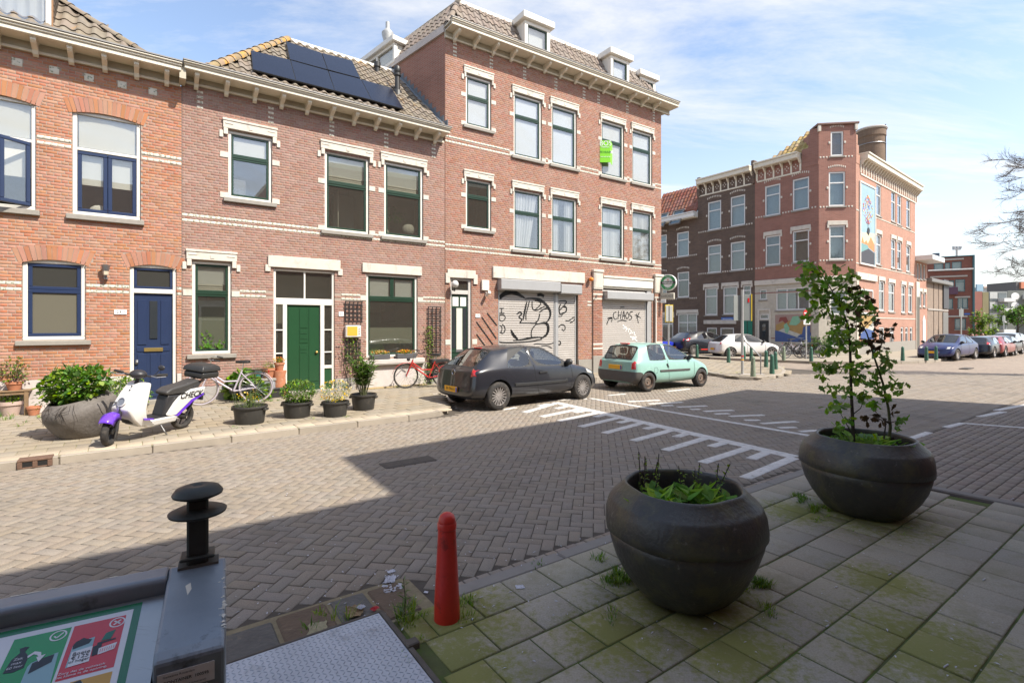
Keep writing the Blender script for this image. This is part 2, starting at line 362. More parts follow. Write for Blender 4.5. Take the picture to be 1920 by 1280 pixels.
m_kerbf=M('far_kerb_stone',(.31,.27,.22),.85,isl=.08,n=(5,.1),bump=(120,.3,.004))
m_mark=M('white_marking_brick',(.62,.60,.57),.8,isl=.06,n=(14,.1),bump=(120,.3,.003),stain=((.33,.30,.26),11,.54,.7))
def farroad():
 m=bpy.data.materials.new('distant_paving');m.use_nodes=True;t=m.node_tree;t.nodes.clear();L=t.links.new
 out=N(t,'ShaderNodeOutputMaterial');b=N(t,'ShaderNodeBsdfPrincipled');L(b.outputs[0],out.inputs[0]);b.inputs['Roughness'].default_value=.9
 g=N(t,'ShaderNodeNewGeometry');mpp=N(t,'ShaderNodeMapping');mpp.inputs['Rotation'].default_value=(0,0,R(-35));L(g.outputs['Position'],mpp.inputs[0])
 br=N(t,'ShaderNodeTexBrick');L(mpp.outputs[0],br.inputs['Vector']);br.inputs['Scale'].default_value=1;br.inputs['Brick Width'].default_value=.21;br.inputs['Row Height'].default_value=.105;br.inputs['Mortar Size'].default_value=.006
 br.inputs['Color1'].default_value=(.245,.195,.155,1);br.inputs['Color2'].default_value=(.30,.24,.185,1);br.inputs['Mortar'].default_value=(.14,.12,.10,1)
 tx=N(t,'ShaderNodeTexNoise');tx.inputs['Scale'].default_value=.35;tx.inputs['Detail'].default_value=8;L(g.outputs['Position'],tx.inputs['Vector'])
 hs=N(t,'ShaderNodeHueSaturation');L(br.outputs[0],hs.inputs['Color']);L(mth(t,'ADD',.78,mth(t,'MULTIPLY',tx.outputs[0],.44)),hs.inputs['Value']);L(hs.outputs[0],b.inputs['Base Color'])
 return m
m_far=farroad()
g=MB();g.add([(-700,-700,-.06),(700,-700,-.06),(700,700,-.06),(-700,700,-.06)],[(0,1,2,3)]);tag(g.build('ground',m_far),kind='structure')
def inpoly(P,poly):
 x,y=P[:,0],P[:,1];c=np.zeros(len(P),bool);n=len(poly)
 for i in range(n):
  x0,y0=poly[i];x1,y1=poly[(i+1)%n]
  if y0==y1:continue
  c^=((y0>y)!=(y1>y))&(x<(x1-x0)*(y-y0)/(y1-y0)+x0)
 return c
def s2w(P):return np.stack([P[:,0]*DS.x+P[:,1]*NS.x,P[:,0]*DS.y+P[:,1]*NS.y],1)
def w2s(P):return np.stack([P[:,0]*DS.x+P[:,1]*DS.y,P[:,0]*NS.x+P[:,1]*NS.y],1)
nrng=np.random.default_rng(3)
def blocks(c,ang,sx,sy,zt,name,mat,parent,ch=.006,dep=.03,kind='stuff',jit=.0011,tilt=.0022):
 """many chamfered paving blocks in one mesh (arrays of centres, angles, sizes)"""
 n=len(c)
 if n==0:return None
 hx,hy=sx/2,sy/2
 base=np.array([(-1,-1),(1,-1),(1,1),(-1,1)],float)
 V=np.zeros((n,12,3));z=zt+nrng.normal(0,jit,n);tx=nrng.normal(0,tilt,n);ty=nrng.normal(0,tilt,n)
 for r,(ins,dz)in enumerate(((ch,0),(0,-ch*.8),(0,-dep))):
  for k in range(4):
   lx=base[k,0]*(hx-ins);ly=base[k,1]*(hy-ins)
   V[:,r*4+k,0]=c[:,0]+np.cos(ang)*lx-np.sin(ang)*ly;V[:,r*4+k,1]=c[:,1]+np.sin(ang)*lx+np.cos(ang)*ly
   V[:,r*4+k,2]=z+dz+(tx*lx+ty*ly)
 fb=[(0,1,2,3)]+[(4+k,4+(k+1)%4,(k+1)%4,k)for k in range(4)]+[(8+k,8+(k+1)%4,4+(k+1)%4,4+k)for k in range(4)]
 Fa=(np.array(fb)[None]+12*np.arange(n)[:,None,None]).reshape(-1,4)
 me=bpy.data.meshes.new(name);me.vertices.add(n*12);me.vertices.foreach_set('co',V.reshape(-1));nf=len(Fa)
 me.loops.add(nf*4);me.loops.foreach_set('vertex_index',Fa.reshape(-1).astype(np.int32));me.polygons.add(nf)
 me.polygons.foreach_set('loop_start',np.arange(0,nf*4,4,dtype=np.int32));me.polygons.foreach_set('loop_total',np.full(nf,4,np.int32))
 me.materials.append(mat);me.update(calc_edges=True);me.validate()
 o=bpy.data.objects.new(name,me);C.objects.link(o);o.parent=parent
 if kind:o['kind']=kind
 return o
def one_block(sx,sy,name,mat,ch=.006,dep=.03):
 o=blocks(np.zeros((1,2)),np.zeros(1),np.array([sx]),np.array([sy]),0,name,mat,None,ch,dep,None,0,0)
 me=o.data;bpy.data.objects.remove(o);return me
def lay(c,ang,sx,sy,zt,name,mat,parent,nmax=300,ch=.006,mass=None):
 """the nearest nmax as objects of their own, the rest as one part"""
 if len(c)==0:return
 d=np.hypot(c[:,0],c[:,1]);o=np.argsort(d);c,ang,sx,sy=c[o],ang[o],sx[o],sy[o]
 near=slice(0,nmax);me={}
 for i in range(min(nmax,len(c))):
  k=(round(float(sx[i]),3),round(float(sy[i]),3))
  if k not in me:me[k]=one_block(k[0],k[1],name,mat,ch)
  inst(me[k],name,parent,(c[i,0],c[i,1],zt+rng.gauss(0,.0015)),(rng.gauss(0,.0025),rng.gauss(0,.0025),ang[i]))
 if len(c)>nmax:blocks(c[nmax:],ang[nmax:],sx[nmax:],sy[nmax:],zt,mass or name+'s_beyond',mat,parent,ch)
def view_mask(P,ymin=2.2,ymax=19):return (P[:,1]>ymin)&(P[:,1]<ymax)&(np.abs(P[:,0])<1.03*P[:,1]+.6)
KN=2.95
bulbw=[G(1322,702),G(1352,707),G(1385,711.5),G(1420,712.5),G(1450,710),G(1472,704.5),G(1474,698),G(1462,691),G(1440,684),Vector((9.6,26.5,0)),Vector((6.6,29.5,0)),Vector((3.0,33,0)),Vector((1.5,31,0)),Vector((5.3,23,0)),Vector((6.1,19.2,0))]
bulb=[SL(p)for p in bulbw]
def farline(u):return 8.62+.035*(u+8)
roadpoly=[(-16,KN),(6.35,KN),(6.62,KN-.1),(6.75,2.5),(6.95,-1.2),(7.5,-9),(40,-9),(40,30),(16.2,30),(16.2,12.1),(6.2,12.1),(5.3,9.2),(5.0,farline(5)),(-16,farline(-16))]
road=MB();road.add([(-16,KN-.2,-.012),(46,-9,-.012),(60,-30,-.012),(-16,-30,-.012)],[(3,2,1,0)])if False else None
rd=MB();rd.add([(-18,-12,-.010),(70,-12,-.010),(70,60,-.010),(-18,60,-.010)],[(0,1,2,3)])
def sheet(name,poly,z,mat,frame_rz=TH,parent=None,kind='structure'):
 b=MB();b.add([(p[0],p[1],z)for p in poly],[tuple(range(len(poly)))]);o=b.build(name,mat,parent,recalc=False)
 me=o.data
 if me.polygons[0].normal.z<0:me.flip_normals()
 if parent is None:o.rotation_euler=(0,0,frame_rz)
 if kind:o['kind']=kind
 return o
road=sheet('road',[(-18,-12),(70,-12),(70,60),(-18,60)],-.030,m_far,0)
road.rotation_euler=(0,0,TH)
jb=sheet('joint_sand',[(-16,2.7),(6.6,2.7),(7.2,-3),(22,-3),(22,12.6),(-16,12.6)],-.0055,m_joint,parent=road,kind='stuff')
L_,W_=.211,.1055;a0=R(-9.5)
n_=190;I,J=np.meshgrid(np.arange(-n_,n_),np.arange(-n_,n_),indexing='ij');I=I.ravel();J=J.ravel()
K=(I-J)%4
hc=np.stack([(I[K==0]+1.0)*W_,(J[K==0]+.5)*W_],1);vc=np.stack([(I[K==3]+.5)*W_,(J[K==3]+1.0)*W_],1)
cc=np.concatenate([hc,vc]);aa=np.concatenate([np.zeros(len(hc)),np.full(len(vc),math.pi/2)])
cc[:,0]+=4;cc[:,1]+=0
W=np.stack([cc[:,0]*math.cos(a0)-cc[:,1]*math.sin(a0),cc[:,0]*math.sin(a0)+cc[:,1]*math.cos(a0)],1);W[:,1]+=11
aw=aa+a0
U=w2s(W)
k=view_mask(W)&inpoly(U,roadpoly)&~inpoly(W,[(p.x,p.y)for p in bulbw])&~((U[:,0]>6.7)&(U[:,1]<2.95))&(U[:,1]>KN+.28*(U[:,0]<6.7)+.26*(U[:,0]<1.50))
U,aw=U[k],aw[k]-TH
lay(U,aw,np.full(len(U),L_-.0075),np.full(len(U),W_-.0075),0,'brick',m_pav,road,300,ch=.0035,mass='herringbone_bricks')
us,ss=np.meshgrid(np.arange(6.7,22,.2135),np.arange(-4,2.9,.1067),indexing='ij');off=(np.round(ss/.1067)%2)*.107
P=np.stack([(us+off).ravel(),ss.ravel()],1);k=view_mask(s2w(P))&(P[:,0]>6.75+.18*(2.5-P[:,1])*.4);P=P[k]
lay(P,np.zeros(len(P)),np.full(len(P),.204),np.full(len(P),.098),0,'brick',m_pav2,road,0,mass='straight_course_bricks')
for row,(s0,w_,l_)in enumerate(((KN+.005,.2,.1),)):
 P=np.array([(u,s0+w_/2)for u in np.arange(1.75,6.5,l_+.007)])
 lay(P,np.full(len(P),math.pi/2),np.full(len(P),w_),np.full(len(P),l_),.002,'gutter_brick',m_pav2,road,200)
P=np.array([(u,farline(u)-.22)for u in np.arange(-9.5,5,.215)])
lay(P,np.full(len(P),.035),np.full(len(P),.205),np.full(len(P),.1),.001,'gutter_brick',m_pav,road,100)
def stroke(a,b,wd,name='marking'):
 a,b=Vector(SL(a)),Vector(SL(b));d=b-a;L=d.length;ang=math.atan2(d.y,d.x);n=max(1,round(L/.2));l=L/n
 nn=2 if wd>.18 else 1;px=Vector((-d.y,d.x)).normalized()
 P=[];
 for j in range(nn):
  for i in range(n):
   P.append(a+d*((i+.5)/n)+px*((j-(nn-1)/2)*wd/nn))
 P=np.array([(p.x,p.y)for p in P])
 o=blocks(P,np.full(len(P),ang),np.full(len(P),l-.006),np.full(len(P),wd/nn-.006),.0065,name,m_mark,road,.004,.03,None,.0006,.001)
 return o
stroke(G(1040,754),G(1492,857),.22)
for a,b in [((1043,755.5),(983,773)),((1093,765),(1015,781)),((1128,772),(1048,789)),((1167,781),(1088,800)),((1210,791),(1133,812)),((1267,804),(1187,826)),((1330,819),(1247,844)),((1407,838),(1317,867)),((1488,858),(1397,896))]:stroke(G(*a),G(*b),.15)
for a,b in [((1028,757),(1010,761)),((1068,760),(1043,766)),((1103,768),(1077,773)),((1140,775.5),(1116,781.5)),((1190,786),(1160,792.5)),((1238,797),(1210,804)),((1297,810),(1267,819)),((1367,827),(1333,837)),((1443,846),(1408,860))]:stroke(G(*a),G(*b),.15)
stroke(G(1106,746.6),G(1521,817),.12)
for a,b in [((1176,753),(1236,750)),((1216,757),(1280,754)),((1270,763),(1325,761)),((1320,771),(1375,769)),((1368,780.5),(1432,778)),((1428,794),(1495,790)),((1500,809),(1564,805))]:stroke(G(*a),G(*b),.12)
for a,b in [((1240,760.5),(1262,760)),((1295,767.5),(1313,767)),((1340,776),(1367,775)),((1396,787.5),(1425,787.5)),((1460,802),(1493,801))]:stroke(G(*a),G(*b),.12)
stroke(G(1005,752),G(1100,747),.11);stroke(G(1140,741),G(1172,738.5),.1);stroke(G(1250,733.5),G(1292,729),.1);stroke(G(943,768),G(968,763.5),.1)
for a,b in [((1702,824),(1742,810.5)),((1773,801),(1806,793)),((1836,781),(1882,772)),((1868,769),(1960,752))]:stroke(G(*a),G(*b),.12)
stroke(G(1812,794),G(1935,803),.12)
npav=sheet('near_pavement',[(-12,-12),(7.2,-12),(6.75,-1.2),(6.55,2.5),(6.35,KN-.14),(-12,KN-.14)],.092,m_tilej)
hole=(-1.6,1.15,1.2,3.0)
nearpoly=[(-12,-12),(7.2,-12),(6.72,-1.2),(6.5,2.5),(6.3,KN-.12),(-12,KN-.12)]
us,ss=np.meshgrid(np.arange(-4,9,.303),np.arange(0,18),indexing='ij');sv=2.68-.303*ss
offs=np.array([.0,.21,.09,.17,.02,.26,.12,.06,.22,.0,.15,.28,.1,.05,.2,.3,.12,.24])[ss]
P=np.stack([(us+offs).ravel(),sv.ravel()],1);Wd=s2w(P)
k=view_mask(Wd,1.2,14)&inpoly(P,nearpoly)&~((P[:,0]<hole[1]+.17)&(P[:,1]>.6))
P=P[k];SX=np.full(len(P),.293);ext=[]
for s_ in sorted(set(np.round(P[:,1],3))):
 um=P[np.abs(P[:,1]-s_)<.01][:,0].min()-.15
 if 1.15<um<1.7 and um-1.165>.05:ext.append(((um+1.16)/2,s_,um-1.16-.008))
P=np.concatenate([P,np.array([(e[0],e[1])for e in ext])]);SX=np.concatenate([SX,np.array([e[2]for e in ext])])
lay(P,np.zeros(len(P)),SX,np.full(len(P),.291),.1,'paving_tile',m_tile,npav,300,ch=.006)
b=MB()
for i,u in enumerate(np.arange(1.5,6.2,1.0)):
 o=MB().cbox(u,KN-.125,-.03,u+.992,KN,.1,.012).build('kerb_stone',m_kerb,npav)
cpts=[(6.5,KN-.06),(6.62,KN-.11),(6.70,KN-.22),(6.73,KN-.42),(6.78,1.9),(6.85,.9),(6.93,-.2),(7.0,-1.3),(7.1,-3),(7.3,-6)]
for(p,q)in zip(cpts[:-1],cpts[1:]):
 d=Vector(q)-Vector(p);MB().cbox(0,-.065,-.03,d.length+.01,.065,.1,.012).build('kerb_stone',m_kerb,npav,loc=(p[0],p[1],0),rot=(0,0,math.atan2(d.y,d.x)))
m_slate=M('wet_dark_stone',(.075,.075,.072),.55,isl=.1,n=(9,.25),bump=(30,.7),stain=((.20,.16,.10),5,.57,.7))
m_brownst=M('muddy_brown_stone',(.10,.065,.040),.6,n=(9,.2),bump=(30,.7),stain=((.25,.20,.14),6,.60,.8))
for i,u in enumerate((-1.4,-.83,-.34,-.02,.30,.62,.94,1.19)):
 w_=(.55,.47,.30,.30,.30,.30,.235,.23)[i]
 MB().cbox(u,KN+.035,-.04,u+w_,KN+.455+rng.uniform(-.02,.02),.004+.004*(i%3),.018).build('edge_stone',(m_slate,m_brownst)[i%2],npav)
MB().box(-1.6,KN+.0,-.02,1.5,KN+.50,-.003).build('sandy_bed',M('sandy_mortar',(.22,.18,.11),1,n=(20,.25)),npav)
fpts=[(-16,farline(-16)),(4.0,farline(4)),(4.7,farline(4.7)+.08),(5.05,farline(5)+.35),(5.2,farline(5)+.9),(5.9,11.6),(6.3,12.05),(15.3,12.15)]
fpoly=fpts+[(18,12.4),(18,14.2),(-16,14.2)]
fpav=sheet('far_pavement',fpoly,.093,m_tilefj)
us,ss=np.meshgrid(np.arange(-13,18,.303),np.arange(0,19),indexing='ij')
ang=.033
uu=us.ravel()+((ss.ravel()*.47)%1)*.303;sv=farline(uu)+.30+.303*ss.ravel()
P=np.stack([uu,sv],1);k=view_mask(s2w(P),3,22)&inpoly(P,fpoly)&(P[:,1]<13.9)&~inpoly(P,[(4.9,8),(5.3,8),(6.4,12.2),(15.5,12.3),(15.5,8)])
P=P[k];e=P[:,1]<farline(P[:,0])+.5
first=np.abs(P[:,1]-farline(P[:,0])-.30)<.1
a=P[~first];lay(a,np.full(len(a),ang),np.full(len(a),.294),np.full(len(a),.294),.1,'paving_tile',m_tilef,fpav,270,ch=.004)
a=P[first];lay(a,np.full(len(a),ang),np.full(len(a),.294),np.full(len(a),.294),.1,'edge_tile',m_tilep,fpav,60,ch=.004)
def kerb_line(pts,parent,mat,piece=1.0,w_=.13,h=.1,side=1):
 for(p,q)in zip(pts[:-1],pts[1:]):
  p,q=Vector(p),Vector(q);d=q-p;L=d.length;n=max(1,round(L/piece));ang_=math.atan2(d.y,d.x)
  for i in range(n):
   o_=p+d*(i/n);MB().cbox(0,0,-.04,L/n-.006,w_*side,h,.014).build('kerb_stone',mat,parent,loc=(o_.x,o_.y,0),rot=(0,0,ang_))
kerb_line(fpts[:2],fpav,m_kerbf);kerb_line(fpts[1:],fpav,m_kerbf,.8)
cpav=sheet('corner_pavement',[(p.x,p.y)for p in bulbw],.096,m_tilef,0)
cpav.rotation_euler=(0,0,0)
wx,wy=np.meshgrid(np.arange(0,26,.303),np.arange(0,30,.303),indexing='ij')
P=np.stack([wx.ravel(),(wy+((np.round(wx/.303)%2)*.15)).ravel()],1);th3=R(33.8)
Wd=np.stack([P[:,0]*math.cos(th3)-P[:,1]*math.sin(th3)+4,P[:,0]*math.sin(th3)+P[:,1]*math.cos(th3)+8],1)
k=inpoly(Wd,[(p.x,p.y)for p in bulbw])&(Wd[:,1]<26);Wd=Wd[k]
lay(Wd,np.full(len(Wd),th3),np.full(len(Wd),.296),np.full(len(Wd),.296),.1,'paving_tile',m_tilef,cpav,120,ch=.003)
bl=[(p.x,p.y)for p in bulbw[:9]]
kerb_line(bl,cpav,m_kerbf,.8,.14,.105,1)
o5=[G(1330,672.5),G(1397,676),G(1458,678),G(1517,680.5),G(1560,681.5),G(1620,682),G(1690,681),G(1722,680)]
o5in=[Vector((60,44,0)),Vector((60,70,0)),Vector((-10,60,0)),Vector((2,33,0))]
p5=[(p.x,p.y)for p in o5]+[(G(1752,678.5).x,G(1752,678.5).y),(G(1775,674).x,G(1775,674).y),(70,58),(70,90),(-20,80),(-4,42)]
spav=sheet('side_street_pavement',p5,.094,m_tilef,0);spav.rotation_euler=(0,0,0)
kerb_line([(p.x,p.y)for p in o5]+[p5[8],p5[9]],spav,m_kerbf,1.0,.14,.1,1)
m_nb=brickmat('near_house_brick',(.34,.14,.10),(.26,.11,.08),(.3,.27,.24))
def near_house(name,label,poly,H):
 t=thing(name,label,'house',(poly[0][0],poly[0][1],0),TH)
 o=Vector((*SL(poly[0]),0));loc=[tuple((Vector((*SL(p),0))-o).xy)for p in poly]
 b=MB();b.prism(loc,0,H-.25);b.build('wall',m_nb,t)
 n=len(loc);c=Vector((sum(p[0]for p in loc)/n,sum(p[1]for p in loc)/n))
 MB().prism(loc,H-.25,H).build('eave_board',m_cream,t)
 L=loc[1][0]if loc[1][0]>.1 else loc[-1][0]
 return t,loc
lowS=-.98
lw=[Vector((DS.x*u+NS.x*s,DS.y*u+NS.y*s))for u,s in ((-13,lowS),(5.84,lowS),(5.84,-10),(-13,-10))]
tb,_=near_house('brick_house','brick house right behind the photographer, lower than its neighbour',[(p.x,p.y)for p in lw],8.1)
tl=[(5.41,2.51),(14.44,9.91),(26.4,2.4),(20,-9),(13,-8.5)]
tb2,_=near_house('brick_house','taller brick corner house on the shaded side, out of view',tl,10.7)
def quick_window(parent,u,z,w_,h,y=0.0,m=None,sgn=-1):
 b=MB();e=.09
 for(x0,z0,x1,z1)in ((u,z,u+w_,z+e),(u,z+h-e,u+w_,z+h),(u,z+e,u+e,z+h-e),(u+w_-e,z+e,u+w_,z+h-e),(u+e,z+h*.62,u+w_-e,z+h*.62+.06)):
  b.box(x0,y-.04*-sgn,z0,x1,y,z1)
 o=b.build('window',m_white,parent)
 MB().box(u+e,y+.012*sgn,z+e,u+w_-e,y+.004*sgn,z+h-e).build('pane',M('dark_pane',(.03,.035,.04),.08,n=None,spec=.8),o)
 MB().box(u-.1,y,z+h,u+w_+.1,y+.03*sgn,z+h+.2).build('lintel',m_stone,o)
 return o
for u in np.arange(1,18,2.3):
 for z in (.9,4.6):quick_window(tb,float(u),z,1.15,1.9,0,sgn=1)
for u in np.arange(1,11,2.2):
 for z in (.9,4.3,7.4):quick_window(tb2,float(u),z,1.1,1.8,0,sgn=1)
PA=Vector((-3.75,13.97,0))
def on_planeA(px):
 r=ray(px,HZ);t=PA.dot(NS)/r.dot(NS);return r*t
o1=on_planeA(341);o3=on_planeA(834.5)
FA=Frame(o1,TH);TH3=math.atan2(950,1425);FC=Frame(o3,TH3)
def facade_blocks(items,name,mat,parent,kind='stuff',ch=.0022,dep=.02):
 """items: (u0, u1, z0, z1, yfront) -> chamfered bricks lying in the facade plane"""
 n=len(items);
 if not n:return None
 A_=np.array(items,float);V=np.zeros((n,12,3))
 for r,(ins,dy)in enumerate(((ch,0),(0,ch),(0,dep))):
  for k,(a,b)in enumerate(((0,2),(1,2),(1,3),(0,3))):
   V[:,r*4+k,0]=A_[:,a]+(ins if a==0 else -ins);V[:,r*4+k,2]=A_[:,b]+(ins if b==2 else -ins);V[:,r*4+k,1]=A_[:,4]+dy
 fb=[(0,1,2,3)]+[(4+k,4+(k+1)%4,(k+1)%4,k)for k in range(4)]+[(8+k,8+(k+1)%4,4+(k+1)%4,4+k)for k in range(4)]
 Fa=(np.array(fb)[None]+12*np.arange(n)[:,None,None]).reshape(-1,4)
 me=bpy.data.meshes.new(name);me.vertices.add(n*12);me.vertices.foreach_set('co',V.reshape(-1));nf=len(Fa)
 me.loops.add(nf*4);me.loops.foreach_set('vertex_index',Fa.reshape(-1).astype(np.int32));me.polygons.add(nf)
 me.polygons.foreach_set('loop_start',np.arange(0,nf*4,4,dtype=np.int32));me.polygons.foreach_set('loop_total',np.full(nf,4,np.int32))
 me.materials.append(mat);me.update(calc_edges=True)
 o=bpy.data.objects.new(name,me);C.objects.link(o);o.parent=parent
 if kind:o['kind']=kind
 return o
def brick_field(parent,u0,u1,z0,z1,ops,mat,nind=0,near=None,bl=.21,bh=.052,j=.0105,y=0.0,rough=.0009):
 items=[];k=0;z=z0
 while z<z1-.02:
  zt=min(z+bh,z1);zm=(z+zt)/2;cuts=[(a,b)for(a,b,c,d)in ops if c<zm<d]
  cuts.sort();iv=[];cur=u0
  for a,b in cuts:
   if a>cur:iv.append((cur,min(a,u1)))
   cur=max(cur,b)
  if cur<u1:iv.append((cur,u1))
  pat=k%4;half=(bl+j)/2
  u=u0-(bl+j)+(0,half/2,0,half/2)[pat]*1.0-(half if pat>=2 else 0)
  head=k%2==1
  st=(half if head else bl+j)
  while u<u1:
   a,b=u,u+st-j
   for(p,q)in iv:
    aa_,bb_=max(a,p),min(b,q)
    if bb_-aa_>.025:items.append((aa_,bb_,z,zt,y+rng.gauss(0,rough)))
   u+=st
  z+=bh+j;k+=1
 if nind and near is not None:
  full=[i for i in items if abs((i[1]-i[0])-bl)<1e-4 and abs(i[3]-i[2]-bh)<1e-4]
  full.sort(key=lambda i:(i[0]-near[0])**2+(i[2]-near[1])**2);pick=set(full[:nind])
  me=None
  for it in full[:nind]:
   if me is None:
    o=facade_blocks([(0,bl,0,bh,0)],'brick',mat,None,None);me=o.data;bpy.data.objects.remove(o)
   inst(me,'brick',parent,(it[0],it[4],it[2]))
  items=[i for i in items if i not in pick]
 return facade_blocks(items,'bricks',mat,parent)
def wall_slab(name,parent,u0,u1,z0,z1,ops,mat,y0=.0045,y1=.14):
 us=sorted({u0,u1,*[min(max(x,u0),u1)for o in ops for x in o[:2]]});zs=sorted({z0,z1,*[min(max(x,z0),z1)for o in ops for x in o[2:4]]})
 b=MB()
 for i in range(len(zs)-1):
  zm=(zs[i]+zs[i+1])/2;run=None
  for k in range(len(us)-1):
   um=(us[k]+us[k+1])/2;solid=not any(o[0]<um<o[1]and o[2]<zm<o[3]for o in ops)
   if solid:run=run if run is not None else us[k]
   if (not solid or k==len(us)-2)and run is not None:
    b.box(run,y0,zs[i],us[k+1]if solid else us[k],y1,zs[i+1]);run=None
 return b.build(name,mat,parent,recalc=False)
def ring(b,x0,z0,x1,z1,w_,y0,y1,c=.006,mi=0,wb=None):
 wb=wb or w_
 b.cbox(x0,y0,z0,x1,y1,z0+wb,c,mi);b.cbox(x0,y0,z1-w_,x1,y1,z1,c,mi)
 b.cbox(x0,y0+.0005,z0+wb,x0+w_,y1,z1-w_,c,mi);b.cbox(x1-w_,y0+.0005,z0+wb,x1,y1,z1-w_,c,mi)
def curtain(parent,x0,x1,z0,z1,y,mat,folds=9,amp=.025,name='curtain',gather=0):
 b=MB();n=folds*6;vs=[]
 for i in range(n+1):
  t=i/n;
  for(z,gf)in ((z0,gather),(z1,0)):
   x=x0+(x1-x0)*t*(1-gf);vs.append((x,y+amp*math.sin(t*folds*2*math.pi)+amp*.4*math.sin(t*folds*5.1),z))
 b.add(vs,[(2*i,2*i+2,2*i+3,2*i+1)for i in range(n)]);return b.build(name,mat,parent,smooth=True,recalc=False)
def window(B,x0,x1,z0,z1,tr=None,style='green',inner='dark',ledge=True,lintel=None,blocks_=(),gm=None,frw=.065,sash=.05,mull=None,low=None,yf=.045,room=True,panes=None,name='window',lout=.11):
 """outer frame of the window; everything else is a sub-part. z's and x's are facade metres."""
 fm=m_white;sm={'green':m_green,'blue':m_blue,'white':m_white}[style];gm=gm or m_glass
 b=MB();ring(b,x0,z0,x1,z1,frw,yf,yf+.07,.008)
 o=b.build(name,fm,B)
 a0,a1,c0,c1=x0+frw,x1-frw,z0+frw,z1-frw
 cells=[]
 if tr:cells=[(a0,a1,c0,tr-.02),(a0,a1,tr+.02,c1)]
 else:cells=[(a0,a1,c0,c1)]
 if mull:
  ci,n=mull;q=cells.pop(ci);wd=(q[1]-q[0])/n
  for i in range(n):cells.append((q[0]+i*wd,q[0]+(i+1)*wd,q[2],q[3]))
 if tr:MB().cbox(a0,yf+.006,tr-.02,a1,yf+.066,tr+.02,.006).build('transom',sm if style!='white' else fm,o)
 for(p,q,r,s)in cells:
  bb=MB();ring(bb,p+.002,r+.002,q-.002,s-.002,sash,yf+.016,yf+.062,.007);bb.build('sash',sm,o)
  MB().box(p+sash,yf+.036,r+sash,q-sash,yf+.042,s-sash).build('pane',gm,o)
 if inner:
  if room:
   m_=m_room if inner not in ('dark',)else m_dark
   rb=MB();X0,X1,Z0,Z1,Y0,Y1=x0-.5,x1+.5,z0-.2,z1+.15,.145,1.6
   vs=[(X0,Y0,Z0),(X1,Y0,Z0),(X1,Y1,Z0),(X0,Y1,Z0),(X0,Y0,Z1),(X1,Y0,Z1),(X1,Y1,Z1),(X0,Y1,Z1)]
   rb.add(vs,[(3,2,1,0),(4,5,6,7),(2,3,7,6),(1,2,6,5),(3,0,4,7)]);rb.build('room',m_,o,recalc=False)
  h=c1-c0
  if inner=='blind':MB().box(a0+.01,.13,c0+.02,a1-.01,.136,c1).build('blind',m_blindg,o)
  if inner=='halfblind':
   MB().box(a0+.01,.13,c1-h*.36,a1-.01,.136,c1).build('blind',m_blind,o)
  if inner=='fold':
   bb=MB();zt=tr+.12 if tr else c1-.5
   for i in range(4):bb.cbox(a0+.03,.12-.01*i%.02,zt+.05*i-.1,a1-.1,.15,zt+.05*i-.055,.02)
   bb.build('blind',m_blind,o,smooth=True)
   MB().box(a0+.03,.14,zt+.1,a1-.03,.145,c1).build('blind_cloth',m_blindg,o)
  if inner=='curt':curtain(o,a0,a0+(a1-a0)*.97,c0,c1,.155,m_curt,8,gather=.35)
  if inner=='curt2':
   curtain(o,a0,a0+(a1-a0)*.35,c0,c1,.16,m_curt,4);curtain(o,a0+(a1-a0)*.62,a1,c0,c1,.16,m_curt,4)
  if inner=='net':curtain(o,a0,a1,c0,c1,.15,m_curt,12,.018)
  if inner=='beige':curtain(o,a0,a1,c0,c1,.15,m_curtg,8,.02)
  if inner=='grey':MB().box(a0,.14,c0,a1,.146,c1).build('curtain',m_blindg,o)
 if ledge:
  MB().cbox(x0-.10,-.07,z0-.10,x1+.10,yf+.03,z0-.005,.008).build('sill',m_sill,o)
 if lintel=='ears':
  bb=MB();zt=z1+.25;l=lout
  bb.cbox(x0-l,-.045,z1+.02,x1+l,.03,zt-.06,.008);bb.cbox(x0-l-.012,-.06,zt-.057,x1+l+.012,.03,zt,.01)
  for s in (-1,1):
   xe=x0-l+.01 if s<0 else x1+l-.01
   bb.cbox(xe,-.05,z1-.13,xe-s*(l-.02),.03,z1+.018,.008)
   bb.cbox(xe+s*.005,-.03,z1-.21,xe+s*.085,.03,z1-.045,.008)
   bb.cbox(xe-s*.03,-.055,z1+.12,xe-s*.20,-.04,z1+.15,.003)
  xm=(x0+x1)/2;bb.cbox(xm-.04,-.055,z1+.06,xm+.04,-.04,z1+.14,.005)
  bb.build('lintel',m_stone,o)
 if lintel=='plain':
  MB().cbox(x0-.12,-.05,z1+.015,x1+.12,.03,z1+.27,.01).build('lintel',m_stone,o)
 for(s,z)in blocks_:
  xe=x0-.002 if s<0 else x1+.002
  MB().cbox(xe,-.012,z-.065,xe+s*.17,.02,z+.065,.006).build('stone_block',m_stone,o)
 return o
